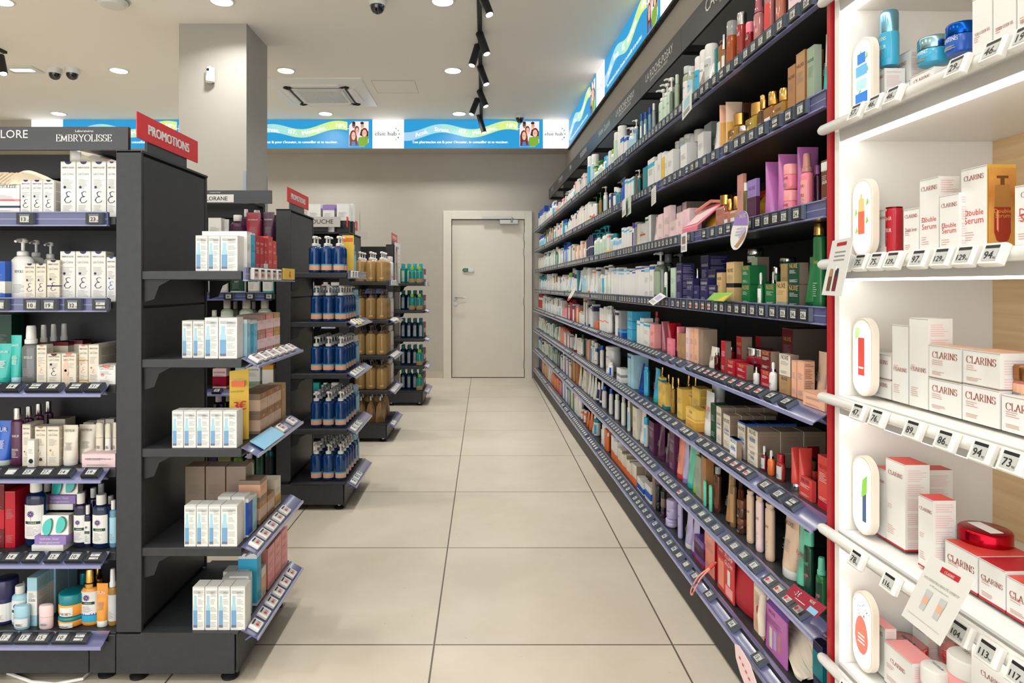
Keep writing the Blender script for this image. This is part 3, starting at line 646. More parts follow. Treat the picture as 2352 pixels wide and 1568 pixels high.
# dome cameras
def dome(px, py, where):
    z = CEIL-.03; Y = z2Y(py, z); X = px2x(px, Y); r = empty('dome_camera', (X, Y, CEIL)); tag(r, 'white dome security camera with dark glass, ' + where, 'security camera')
    g = MB(); g.lathe([(.062, 0), (.064, -.03), (.058, -.05)], 'g:white', 24); part('housing', g, r)
    g = MB(); g.lathe([(.052, -.05), (.048, -.075), (.034, -.095), (.015, -.105), (.004, -.107)], mat('dome_glass', (20,20,24), .05, 0, 0, 0, 1), 22); part('dome', g, r)
dome(126, 165, 'farther of the pair from the column'); dome(166, 165, 'closer of the pair to the column'); dome(867, 8, 'mid ceiling before the air conditioner'); dome(1194, 268, 'above the banner group photo by the corner')
z = CEIL; Y = z2Y(-2, z); r = tag(empty('smoke_detector', (px2x(258, Y), Y, z)), 'round white smoke detector on the ceiling in front of the column', 'smoke detector')
g = MB(); g.lathe([(.1, 0), (.105, -.02), (.08, -.05), (.03, -.056)], 'white', 26); part('housing', g, r); g = MB(); g.lathe([(.085, -.012), (.112, -.016), (.085, -.02)], 'grey', 26); part('vent_ring', g, r)
z = CEIL; Y0, Y1 = z2Y(152, z), z2Y(165, z); Y = (Y0+Y1)/2
r = tag(empty('emergency_light', (px2x(52, Y), Y, z)), 'flat white emergency light panel on the ceiling by the short track', 'emergency light')
g = MB(); g.cbox(-.15, .15, -.1, .1, -.012, 0, 'white'); part('housing', g, r); g = MB(); g.cbox(-.1, .1, -.035, .035, -.016, -.011, mat('emergency_glow', (235,245,255), .4, emit=3.0)); part('diffuser', g, r)
# track lights
def track(x, y0, y1, label):
    g = MB(); g.box(x-.018, x+.018, y0, y1, CEIL-.022, CEIL, BLACK2); t = part('lighting_track', g); tag(t, label, 'lighting track'); return t
track(-.035, 2.6, 8.03, 'long black lighting track running along the aisle ceiling to the banner'); track(-4.22, 3.4, 5.72, 'short black lighting track at the ceiling near the emergency light')
SPM = mat('spot_glow', (255,246,230), .4, emit=14)
def spot(xt, yt, xb, yb, Y, trackx, where, lit=True):
    a = Vector((px2x(xt, Y), Y, px2z(yt, Y))); c = Vector((px2x(xb, Y), Y-.03, px2z(yb, Y))); ax = (c-a).normalized()
    r = tag(empty('track_spotlight', (trackx, Y, CEIL-.022)), 'black cylindrical track spotlight, ' + where, 'spotlight', 'black spotlights on the ceiling tracks'); o = r.location
    g = MB(); g.tube([a-o, c-o], .032, BLACK2, 18); part('lamp_body', g, r)
    g = MB(); g.tube([c-o-ax*.006, c-o+ax*.002], .026, SPM, 16); part('lens', g, r)
    m = a + (c-a)*.35; g = MB(); g.box(-.014, .014, -.03, .03, -.018, .0, BLACK2); g.tube([(0, 0, -.015), (m-o) + Vector((0, .0, .02)), (m-o)], .009, BLACK2, 8); part('arm', g, r)
    l = bpy.data.lights.new('spot', 'SPOT'); l.energy = SPOT_W; l.spot_size = 1.5; l.spot_blend = .9; l.color = (1, .985, .96); l.shadow_soft_size = .03
    q = link('spot_lamp', l, None, c + ax*.006); q.rotation_mode = 'QUATERNION'; q.rotation_quaternion = ax.to_track_quat('-Z', 'Y')
for k, (xt, yt, xb, yb) in enumerate(((1107, -12, 1124, 38), (1101, 76, 1118, 127), (1098, 104, 1084, 153), (1102, 152, 1117, 196), (1101, 208, 1116, 246), (1097, 227, 1083, 264), (1100, 263, 1112, 306))):
    Y = F*2.0/(655 - (yt*.7+yb*.3)); spot(xt, yt, xb, yb, min(Y, 7.95), -.035, '%s on the long track counting from the banner' % ordn(7-k))
spot(0, 128, 14, 172, 5.5, -4.22, 'hanging from the short track near the emergency light')
# alarm sensor on the column
g = MB(); X, Z = px2x(486, 5.11), px2z(175, 5.11); g.cbox(X-.034, X+.034, 5.055, 5.11, Z-.066, Z+.066, 'g:white', .02); r = part('motion_sensor', g); tag(r, 'white alarm motion sensor mounted high on the cream column', 'motion sensor')
g = MB(); g.disc(X-.006, Z+.035, .011, BLACK2, y=5.054); g.box(X-.02, X+.02, 5.0535, 5.0545, Z-.05, Z-.01, 'pale_grey'); part('lens_window', g, r)

# ---------------------------------------------------------------- price tags and rails
def tag_mb(txt, white=False, red=False, two=False, lod=0, w=.05, h=.034):
    """(case, screen) facing -y, centred"""
    c, s = MB(), MB(); x, z = w/2, h/2
    if white: c.cbox(-x, x, -.006, .007, -z, z, 'white', .003)
    else: c.box(-x, x, -.006, .006, -z, z, TAGB, side=TAGS)
    e = -.0066
    q = .62 if white else .54; s.face([(-x*q, e, -z*.7), (x*q, e, -z*.7), (x*q, e, z*.4), (-x*q, e, z*.4)], SCRN)
    s.face([(-x*.62, e, z*.46), (x*.62, e, z*.46), (x*.62, e, z*.74), (-x*.62, e, z*.74)], TAGS if not white else INK)
    f = e-.0003
    if lod == 0:
        if two:
            s.face([(-x*.62, f, -z*.12), (x*.62, f, -z*.12), (x*.62, f, -z*.3), (-x*.62, f, -z*.3)], INK)
            s.text('29', (-x*.2, f, 0), h*.17, INK); s.text('26', (x*.3, f, -z*.66), h*.15, INK)
        elif red: s.disc(-x*.26, -z*.2, x*.24, INKR, y=f, n=10, rz=x*.24); s.text(txt, (x*.26, f, -z*.42), h*.24, INKR, fit=x*.62, bold=.03)
        else:
            s.text(txt, (-x*.1, f, -z*.5), h*.36, INK, fit=x*.8, bold=.03); s.text('90', (x*.46, f, -z*.55), h*.15, INK, fit=x*.24)
    elif lod == 1: s.box(-x*.4, x*.3, f, f+.0001, -z*.45, z*.2, TAGS)
    return c, s
TAGQ, TCACHE = [], {}
def price_tag(mtx, txt, label, white=False, red=False, two=False, lod=0, group=None, w=.05, h=.034):
    p = mtx.translation; TAGQ.append((w*h/max(.3, p.y)**2, mtx, (txt, white, red, two, lod, w, h), label, group))
def tags_realize():
    for white in (False, True):
        L = sorted([t for t in TAGQ if t[2][1] == white], key=lambda t: -t[0]); rest = MB(); nm = 'white_price_tag' if white else 'price_tag'
        for n, (_, mtx, k, label, group) in enumerate(L):
            if k not in TCACHE: TCACHE[k] = (tag_mb(k[0], k[1], k[2], k[3], k[4], k[5], k[6]), {})
            (c, s), me = TCACHE[k]
            if n >= 300: rest.add(c, mtx); rest.add(s, mtx); continue
            if not me: me['c'] = c.mesh(nm); me['s'] = s.mesh('screen')
            o = link(nm, me['c']); o.matrix_world = mtx; link('screen', me['s'], o); tag(o, label, 'price tag', group)
        if rest.v: tag(part(nm, rest), 'many tiny far electronic price tags crowded along the wall shelf rails by the door', 'price tag', None, 'stuff')
def rail_upper(b, L, ox=0.0):
    """vertical label rail along x, outer face towards -y; shelf surface at z = 0, shelf edge at y = 0"""
    b.box(-L/2, L/2, -.012, -.003, -.026, .012, RAILM); b.box(-L/2, L/2, -.018, -.003, -.03, -.026, RAILL); b.box(-L/2, L/2, -.016, -.012, .0105, .0135, RAILL); b.box(-L/2, L/2, -.0126, -.012, -.01, -.007, RAILL)
TILT = math.radians(-60)
def rail_lower(b, L):
    """label rail sloping out and down from the shelf edge"""
    pr = [(-.048, -.026), (-.046, -.022), (-.004, .003), (.002, .003), (.002, -.001), (-.003, -.001)]
    b.loft([[(x, y, z) for y, z in pr] for x in (-L/2, L/2)], RAILM)
    b.loft([[(x, y, z) for y, z in ((-.05, -.028), (-.05, -.02), (-.046, -.019), (-.045, -.027))] for x in (-L/2, L/2)], RAILL)
    b.loft([[(x, y, z) for y, z in ((-.03, -.016), (-.012, -.028), (-.008, -.026), (-.026, -.012))] for x in (-L/2, L/2)], RAILM)
def tag_mtx(loc, rz, lower):
    m = Matrix.Translation(loc) @ Matrix.Rotation(rz, 4, 'Z')
    if lower: return m @ Matrix.Translation((0, -.0275, -.0032)) @ Matrix.Rotation(TILT, 4, 'X')
    return m @ Matrix.Translation((0, -.0192, -.0075))
# ---------------------------------------------------------------- the long shelf wall
SZ = [0, 1.90, 1.647, 1.389, 1.136, .900, .647, .393, .143]       # shelf surfaces, top to bottom
SHN = ['', 'top', 'second', 'third', 'fourth', 'fifth', 'sixth', 'seventh', 'bottom']
WR = -PI/2 + ROT
nb, y0w, y1w = 9, 1.525, 8.36
bl = (y1w - y0w) / nb
for k in range(nb):
    ym = y0w + bl*(k+.5); r = empty('shelving_bay', (wallX(1.0, ym), ym, 0), ROT)
    tag(r, 'black steel wall shelving bay, %s from the red post' % ordn(k+1), 'shelving', 'black shelving bays along the long wall')
    L = bl - .0008; h = L/2
    g = MB(); g.box(.195, .215, -h, h, .02, 2.5, BLACK2); part('back_panel', g, r)
    g = MB(); g.box(-.19, -.17, -h, h, .012, .105, BLACK2); g.box(-.17, .2, -h, h, .09, .142, BLACK2); part('plinth', g, r)
    for s in range(1, 9):
        up = s < 5; x0 = -.155 if up else -.152
        g = MB(); g.box(x0, .195, -h, h, SZ[s]-.028, SZ[s], BLACK)
        part('shelf', g, r)
        g = MB(); (rail_upper if up else rail_lower)(g, L); o = part('price_rail', g, r, loc=(x0, 0, SZ[s])); o.rotation_euler = (0, 0, -PI/2)
        if k == nb-1:
            g = MB(); g.prism([(x0+.03, SZ[s]-.028), (.195, SZ[s]-.028), (.195, SZ[s]-.1), (.17, SZ[s]-.1)], .003, BLACK2, o=(0, h-.004, 0)); part('shelf_bracket', g, r)
# fascia boards with names
fx = [(3.11, 1.56, ['CAUDALIE', 'PARIS']), (3.87, 3.11, ['LA ROCHE-POSAY', 'LABORATOIRE DERMATOLOGIQUE']), (4.64, 3.87, ['LA ROCHE-POSAY', 'LABORATOIRE DERMATOLOGIQUE']), (5.417, 4.64, ['Avène']), (6.2, 5.417, ['BIODERMA']), (6.92, 6.2, ['SVR']), (7.66, 6.92, ['TOPICREM']), (8.40, 7.66, ['URIAGE'])]
FASC = mat('fascia_anthracite', (62,64,68), .32)
for k, (ya, yb, tx) in enumerate(fx):
    r = empty('brand_sign', (wallX(1.01, (ya+yb)/2), (ya+yb)/2, 2.312), ROT); L = ya-yb-.002
    tag(r, 'anthracite name board with pale lettering above the long shelves, %s from the red post' % ordn(k+1), 'sign', 'name boards above the long shelf wall')
    g = MB(); g.box(0, .012, -L/2, L/2, 0, .126, FASC); part('board', g, r)
    off = 0 if k else .27
    for j, t in enumerate(tx):
        g = MB(); g.text(t, (-.001, off, .055 if not j else .033), (.048 if k else .058) if not j else .015, 'white', ux=(0,-1,0), fit=L*.66 if k else .5, bold=.015); part('lettering', g, r)
    if tx == ['Avène']: g = MB(); g.text('CeraVe', (-.001, -.22, .05), .05, 'white', ux=(0,-1,0)); part('lettering', g, r)
    for q in (-1, 1):
        g = MB(); g.box(.012, .185, q*(L/2-.012)-.012, q*(L/2-.012)+.012, .0, .03, BLACK2); part('bracket', g, r)
# red post between the black shelving and the white brand unit
g = MB(); yq = 1.497; g.loft([[(x, y, z) for x, y in ((wallX(.829, yq), yq), (wallX(.853, yq), yq), (wallX(.853, yq), yq+.014), (wallX(.829, yq), yq+.014))] for z in (0, 2.6)], noisy('red_post_paint', (168,34,40), (178,40,46), 5, .35))
tag(part('divider_post', g), 'tall glossy red divider post between the black shelves and the white lit unit', 'post')

WALL = {}
DFR = .868
def W_(s, *rows):
    """wall products: px from, px to, py of the top, kind(s), body colour(s), cap colour(s), options. n items share the stretch."""
    for row in rows:
        a, b_, yt, kinds, bodies, caps = row[:6]; o = dict(row[6]) if len(row) > 6 else {}
        dd = o.pop('dd', 0); yb = o.pop('yb', None); side = o.pop('c', None); deep = o.pop('deep', 0); n = o.pop('n', None); what = o.pop('what', None); dep = o.pop('d', None); ww = o.pop('w', .062); gap = o.pop('gap', .94); turn = o.pop('turn', 0)
        D = DFR + dd; Ya, Yb = min(8.33, wallY(a, D)), wallY(b_, D); tot = Ya - Yb
        if n is None: n = max(1, round(tot/ww)) if tot > .105 else 1
        w = tot/n; bodies = bodies.split('/'); caps = caps.split('/'); rnd = random.Random(int(a*31 + s*977))
        for k in range(n):
            kind = kinds[rnd.randrange(len(kinds))] if n > 1 and len(kinds) > 1 else kinds[0]
            Y = Yb + w*(k+.5); h = CH + (VY - yt)*((Ya+Yb)/2 if n == 1 else (Ya+Yb)/2)/F - SZ[s]
            z = SZ[s]
            if yb is not None: z = CH + (VY - yb)*Y/F; h = h + SZ[s] - z
            h = max(.03, h); 
            if n > 1: h *= rnd.uniform(.84, 1.04)
            h = min(h, .221 if s > 1 else .4)
            wi = w*gap
            if n > 1: wi = min(wi, .06)
            if side: d = (side - b_)*Yb/F
            elif dep: d = dep
            else: d = {'C': .05, 'J': wi, 'A': wi, 'D': wi*.8, 'P': wi*.72, 'S': wi*.8, 'F': max(.03, wi*.75), 'T': min(wi*.8, .04), 'K': wi*.5, 'H': .04, 'B': wi*.72}[kind]
            if kind in 'AJ': d = wi
            if n == 1 and kind not in 'CTFH' and a > 1245:          # a round thing shows its whole width: size and stand it by its outline
                wi = max(.022, min(tot*gap, (b_-a)*Y/F*1.18)); Y = F*(D + wi/2)/(a + wi/2*F/Y - 1081.0); d = wi if kind in 'AJ' else wi*(.8 if kind in 'DS' else .72 if kind in 'PB' else .5)
                h = CH + (VY - yt)*Y/F - SZ[s] if yb is None else h
                if yb is not None: z = CH + (VY - yb)*Y/F; h = CH + (VY - yt)*Y/F - z
                h = max(.03, min(h, .221 - (z - SZ[s]) if s > 1 else .4))
            elif n == 1: wi = min(wi, .11 if kind == 'C' else .075)
            body = bodies[k % len(bodies)] if n > 1 else bodies[0]; cap = caps[rnd.randrange(len(caps))] if n > 1 else caps[0]
            oo = dict(o)
            lod = 0 if Y < 3.0 else (1 if Y < 4.4 else 2)
            if n > 1 and kind == 'C' and 'band' not in oo and rnd.random() < .55: oo['band'] = (rnd.choice((0, .7, .82)), rnd.choice((.12, .84, .92)), rnd.choice(('blue','teal','orange','navy','cyan','salmon','grey','green'))); oo['band'] = (min(oo['band'][:2]), max(oo['band'][:2]), oo['band'][2]) if abs(oo['band'][0]-oo['band'][1]) < .3 else (.86, .93, oo['band'][2])
            if n > 1 and kind in 'BPAJ' and 'lab' not in oo and rnd.random() < .6: oo['lab'] = rnd.choice(('white','pale_blue','pale_grey','cyan','pale_green'))
            for q in range(deep+1):
                tw = (turn/2, -.02) if turn else (0, 0)
                if turn: wi, d = turn, turn*.8
                sp = product(kind, (wallX(D + q*(d+.003) + tw[0], Y + tw[1]), Y + tw[1], z + .0006), (ROT if turn else WR) + (rnd.uniform(-.04, .04) if n > 1 else 0), wi, d, h, body, cap, oo, '', None, what, lod if q == 0 else 2)
                sp['wall'] = 1; sp['size'] *= .3 if q else 1; WALL.setdefault(s, []).append((Y, q, z, sp))
def wall_labels():
    for s, L in WALL.items():
        base = sorted([t for t in L if t[1] == 0], key=lambda t: (t[0], t[2])); pos = {}
        for i, t in enumerate(base):
            n = len(base); ph = ('%s from the red post' % ordn(i+1)) if i < n*.6 else ('%s from the door end' % ordn(n-i))
            t[3]['where'] = ', %s, %s wall shelf' % (ph, SHN[s]); pos[(round(t[0], 4), round(t[2], 3))] = ph; t[3]['group'] = 'products on the %s shelf of the long wall' % SHN[s]
        for t in L:
            if t[1]: t[3]['where'] = ', %s behind the one %s, %s wall shelf' % (ordn(t[1]), pos[(round(t[0], 4), round(t[2], 3))].replace(' the', ''), SHN[s]); t[3]['group'] = 'products on the %s shelf of the long wall' % SHN[s]
FAR = 'white/white/ivory/white/pale_grey/pale_pink/white'
CAPS = 'white/white/pale_grey/cyan/green/white'
NU = dict(t='NUXE', tc='charcoal')
W_(1, (1236,1251,481,'C','white','blue',dict(band=(.7,1,'blue'))), (1251,1258,486,'T','ivory','white'), (1258,1274,468,'PB','white','white/blue'), (1274,1281,470,'B','salmon','white'),
 (1281,1300,458,'PBC','white/white/rose','white/white/red'), (1300,1320,432,'PB','white','white/white/pale_grey'), (1320,1345,408,'C','white/pale_pink/ivory/pale_grey','white'),
 (1345,1363,352,'A','g:white','g:white',dict(n=2)), (1363,1384,372,'BP','g:white','lime/green/white',dict(lab='pale_green')), (1384,1406,352,'BC','white/white/sky','white/lime/cyan'),
 (1406,1423,296,'A','g:white','g:white',dict(hb=.82,n=2)), (1424,1441,312,'C','white','white',dict(band=(.8,.95,'blue'),n=2)), (1441,1456,290,'PB','g:white','white',dict(lab='pale_blue',n=2)),
 (1456,1470,275,'P','~sky','white',dict(lab='pale_blue',n=1)), (1470,1479,262,'B','~sky','g:blue',dict(lab='white')), (1479,1489,258,'B','~sky','g:blue',dict(lab='white')), (1489,1498,247,'B','~sky','g:blue'), (1498,1507,238,'B','~pale_grey','g:white'),
 (1509,1537,180,'P','g:pale_green','g:white',dict(t='CAUDALIE',fp=FINE)), (1538,1549,182,'P','~sage','g:white'), (1550,1563,172,'B','g:sage','g:pale_green'), (1564,1586,146,'B','g:sage','g:pale_grey',dict(t='CAUDALIE',cw=.62,cf=.16)),
 (1581,1593,163,'B','g:white','g:white'), (1590,1625,100,'A','g:white','g:white',dict(t='CAUDALIE')), (1597,1609,166,'T','kraft','m:gold',dict(dd=-.012,n=1)), (1612,1632,150,'T','g:white','g:white',dict(dd=-.01)), (1627,1643,110,'A','g:white','g:white',dict(dd=.03)),
 (1632,1641,136,'T','g:pale_green','g:teal'), (1641,1646,112,'C','teal','teal',dict(d=.04)), (1647,1657,94,'F','~amber','g:brown',dict(hb=.94,lab='white')), (1658,1668,80,'S','~tan','m:silver',dict(lab='white')),
 (1669,1691,50,'A','~orange','~silver',dict(hb=.74)), (1693,1712,30,'A','~coral','m:silver',dict(hb=.78,t='NUXE',tc='white')), (1713,1730,52,'A','~red','g:pink',dict(t='NUXE',tc='white')),
 (1732,1756,-16,'S','~rose','~pink',dict(t='NUXE',tc='red')), (1757,1781,-44,'B','~rose','~silver',dict(lab='coral')), (1783,1808,-58,'B','~salmon','g:white'), (1810,1838,-60,'C','pale_pink','white',dict(t='NUXE',tc='red')), (1840,1872,-90,'B','~salmon','m:silver',dict(lab='white')))
W_(2, (1238,1249,541,'B','white','blue',dict(lab='sky')), (1249,1258,528,'BP','g:olive','olive'), (1258,1278,520,'PBC','white/olive/rose','white/olive'), (1278,1292,513,'C','white/white/rose','white'), (1292,1300,499,'B','teal','blue'), (1300,1311,502,'BT','white','white'),
 (1311,1328,490,'C','pale_pink/ivory/white','white'), (1317,1328,476,'P','g:blue','g:blue',dict(dd=.09,n=1)), (1328,1354,472,'C','white/ivory','white'), (1354,1366,468,'C','white','white',dict(band=(.3,.42,'orange'))), (1366,1376,452,'P','white','green',dict(n=1)), (1376,1385,442,'P','~honey','green',dict(n=1)),
 (1386,1399,428,'P','white','white',dict(n=1,lab='pale_blue')), (1399,1406,440,'C','navy/white','white',dict(n=2)), (1406,1417,425,'BP','~cyan/~teal','blue/white'), (1417,1434,408,'T','g:blue','g:white',dict(n=1,t='CALM',tc='white')), (1420,1434,396,'P','white','pale_grey',dict(dd=.09,n=2)),
 (1434,1456,404,'C','white','white',dict(band=(.84,.93,'cyan'))), (1456,1463,398,'C','brown/teal','white',dict(n=2)), (1463,1476,390,'P','~teal','g:pale_grey',dict(n=1)), (1476,1487,384,'C','teal/turquoise','white'),
 (1487,1503,365,'C','white','white',dict(band=(.74,.86,'cyan'),n=1)), (1503,1510,370,'C','white','white'), (1510,1518,353,'C','white','white'), (1519,1527,350,'C','white','white',dict(band=(.1,.85,'yellow'))), (1527,1533,352,'C','white','white'), (1533,1546,346,'C','white','white',dict(c=1562)),
 (1546,1577,318,'J','g:white','g:white',dict(dd=.05,yb=347,lf=.3)), (1562,1578,332,'C','white','white',dict(c=1602)), (1580,1600,298,'J','g:taupe','g:white',dict(dd=.06,lf=.26,lab='grey')), (1602,1616,306,'C','white','white',dict(c=1634)), (1617,1634,284,'C','grey','white',dict(dd=.05,d=.06)),
 (1635,1646,280,'T','g:white','white',dict(n=1)), (1647,1659,242,'T','peach','g:orange',dict(n=1,turn=.05,fine=0,band=(.0,.6,'honey'))), (1660,1676,234,'T','beige','g:orange',dict(n=1,turn=.055,fine=0,band=(.0,.55,'honey'))), (1697,1715,236,'T','brown','m:gold',dict(dd=.1,n=1,turn=.05)),
 (1669,1693,262,'F','~honey','m:gold',dict(t='NUXE')), (1688,1705,290,'F','~honey','m:silver',dict(dd=-.02,lab='white')), (1707,1737,237,'F','~yellow','m:gold',dict(t='NUXE')), (1738,1750,220,'F','~brown','m:gold'), (1751,1774,212,'F','~amber','m:gold',dict(lab='white')), (1775,1800,204,'F','~honey','m:gold',dict(t='NUXE')), (1793,1808,205,'F','~orange','m:gold',dict(dd=.02,lab='white')),
 (1809,1827,152,'C','bronze','white',dict(t='NUXE',top='tan')), (1828,1849,120,'C','tan','white',dict(t='NUXE',side='bronze')), (1853,1871,108,'C','sage','white',dict(t='NUXE',c=1888,side='pale_green')), (1886,1902,75,'T','pale_green','g:teal',dict(band=(0,.45,'turquoise'))))
W_(3, (1235,1250,590,'C','white/ivory','white'), (1250,1275,577,'CBP','white/white/pale_green','white'), (1275,1281,567,'B','g:green','white'), (1281,1293,572,'CBT','white','white'), (1293,1305,558,'PB','g:blue/white','blue'), (1305,1319,561,'C','white/white/grey','white'), (1319,1346,556,'CCD','ivory/white/peach','white'),
 (1346,1362,540,'C','navy','white',dict(band=(.48,.53,'white'))), (1362,1394,524,'P','white','teal',dict(lab='pale_green',w=.1)), (1394,1410,534,'CB','white/pale_grey','teal'), (1408,1427,546,'C','white','white',dict(band=(.6,.9,'sky'))), (1427,1452,522,'C','white','white',dict(band=(.84,.9,'cyan'))), (1452,1458,512,'B','white','purple',dict(lab='purple',n=1)), (1458,1470,505,'C','ivory/grey','white'), (1470,1482,514,'C','white','white',dict(band=(.5,.58,'orange'))),
 (1482,1496,488,'C','white','white',dict(side='grey',d=.09)), (1496,1510,497,'T','g:pale_pink','g:beige',dict(n=1)), (1511,1523,492,'C','pale_pink','white'), (1524,1540,474,'C','pale_pink','white',dict(c=1553)), (1539,1553,506,'C','pale_pink','white',dict(dd=-.01)), (1554,1578,456,'C','pale_pink','white',dict(dd=.07,d=.12,side='taupe')), (1553,1568,488,'C','pale_pink','white'), (1568,1584,480,'C','pale_pink','white',dict(dd=.02)),
 (1642,1661,448,'F','~salmon','m:gold',dict(dd=.02,hb=.72)), (1661,1674,458,'F','~salmon','m:gold',dict(hb=.62,lab='white')), (1675,1691,452,'F','~peach','m:gold',dict(lab='white',hb=.6)), (1693,1707,401,'C','dusty_pink','white',dict(c=1715,top='taupe')), (1708,1714,420,'B','~olive','white',dict(n=1)), (1716,1738,413,'C','lavender','white',dict(c=1746,t='NUXE',tc='purple',band=(.12,.6,'plum'))),
 (1747,1773,372,'T','g:mauve','~mauve',dict(ch=.1,turn=.056,fine=0)), (1777,1803,354,'T','g:mauve','~mauve',dict(ch=.1,turn=.06,fine=0)), (1801,1828,438,'J','g:pink','g:rose',dict(n=1,t='NUXE')), (1801,1828,378,'J','g:pink','g:rose',dict(yb=436,n=1,t='NUXE')), (1790,1812,332,'P','g:plum','g:plum',dict(dd=.14,n=1)), (1826,1840,338,'T','g:mauve','~mauve',dict(dd=.02,turn=.056,fine=0)),
 (1841,1868,353,'S','g:pink','g:dusty_pink',dict(t='NUXE',t2='TESTEUR',lab='rose')), (1870,1884,380,'B','~plum','~mauve',dict(dd=.03)), (1886,1903,368,'C','brown','white',dict(t='HAIR',t2='SKIN',tc='white',t2c='white',band=(.78,.96,'white'),fp=M('white'))))
W_(4, (1238,1256,631,'B','dark_green/white/teal','dark_green/teal'), (1256,1270,630,'C','white/pale_grey','white'), (1270,1290,633,'JC','white/ivory','tan/brown'), (1290,1300,632,'C','white','white'), (1300,1312,627,'BT','white/pale_green','green/lime'), (1312,1325,613,'B','g:navy','pale_grey',dict(lab='white',w=.1)), (1325,1335,622,'TC','teal/white','teal'), (1335,1350,615,'AB','white/pale_grey','pale_grey'), (1350,1373,616,'CT','white/white','cyan/white'),
 (1373,1404,612,'PB','pale_grey/white','white/grey'), (1404,1446,616,'C','white','white',dict(band=(.88,.94,'sky'))), (1446,1480,614,'C','white','white',dict(band=(.9,.95,'blue'))), (1480,1491,615,'C','white','white',dict(band=(.86,.95,'sky'))), (1492,1501,608,'C','white','white',dict(band=(.86,.95,'blue'))),
 (1502,1539,577,'P','~sage','g:pale_grey',dict(n=1,d=.06,lab='sage')), (1524,1550,577,'B','~sage','g:grey',dict(dd=.11,n=1)), (1552,1578,580,'P','~sage','g:grey',dict(dd=.15,n=1)), (1526,1539,625,'K','g:white','g:white',dict(lab='green')), (1540,1551,615,'C','pale_green','white'), (1553,1566,606,'C','navy','white',dict(c=1596,t='CAUDALIE',tc='white',fp=M('lilac'),sfine=M('lilac'))),
 (1576,1592,639,'C','navy','white',dict(c=1607,dd=-.012,t='CAUDALIE',tc='white',fp=M('lilac'))), (1593,1606,656,'C','navy','white',dict(c=1620,dd=-.01,fp=M('lilac'))), (1597,1608,616,'D','~navy','m:silver',dict(dd=.05)), (1608,1626,640,'C','navy','white',dict(dd=-.01,t='CAUDALIE',tc='white',fp=M('lilac'))), (1609,1628,587,'C','navy','white',dict(c=1676,dd=.07,t='CAUDALIE',tc='white',fp=M('lilac'),sfine=M('lilac'))), (1627,1644,655,'C','navy','white',dict(dd=-.008,fp=M('lilac'),t='CAUDALIE',tc='white')), (1626,1644,619,'C','navy','white',dict(c=1665,dd=.04,t='CAUDALIE',tc='white',fp=M('lilac'))),
 (1646,1658,626,'C','champagne','white',dict(c=1668,t='NUXE')), (1668,1687,602,'C','champagne','white',dict(c=1708,t='NUXE',band=(.4,.5,'black'))), (1689,1702,613,'C','green','white',dict(dd=.03,d=.07,fp=M('white'))), (1703,1723,654,'C','green','white',dict(t='NUXE',tc='gold',fp=M('white'))), (1703,1723,610,'C','green','white',dict(yb=653,dd=.001,t='NUXE',tc='gold',fp=M('white'))), (1718,1748,571,'J','g:green','m:silver',dict(dd=.12,yb=606,lab='white')),
 (1726,1740,591,'C','sage','white',dict(c=1767,side='taupe',dd=.03,band=(0,.5,'green'),fp=M('white'))), (1741,1754,626,'D','g:green','g:white',dict(dd=-.01,lab='white')), (1757,1780,652,'C','green','white',dict(t='NUXE',tc='gold',fp=M('white'))), (1770,1784,624,'D','g:dark_green','g:white',dict(dd=.05)), (1775,1790,613,'J','g:green','m:silver',dict(dd=.07,lab='white',yb=651)), (1782,1807,647,'C','champagne','white',dict(t='NUXE',th=.02,band=(0,.24,'sage'))), (1793,1808,606,'C','green','white',dict(dd=.05,band=(.5,1,'champagne'))), (1792,1822,591,'J','g:green','m:silver',dict(dd=.15,yb=618)),
 (1809,1837,654,'C','dark_green','white',dict(c=1858,side='taupe',t='NUXE',tc='gold',fp=M('white'))), (1809,1837,604,'C','dark_green','white',dict(c=1858,yb=653,dd=.001,side='taupe',t='NUXE',tc='gold',fp=M('white'))), (1840,1860,590,'T','g:green','g:dark_green',dict(d=.045,n=1,ch=.14,fine=0)), (1870,1900,507,'B','g:green','m:gold',dict(dd=.01,t='NUXE',tc='gold',cf=.14,cw=.72,sh=.25,fp=M('white'))))
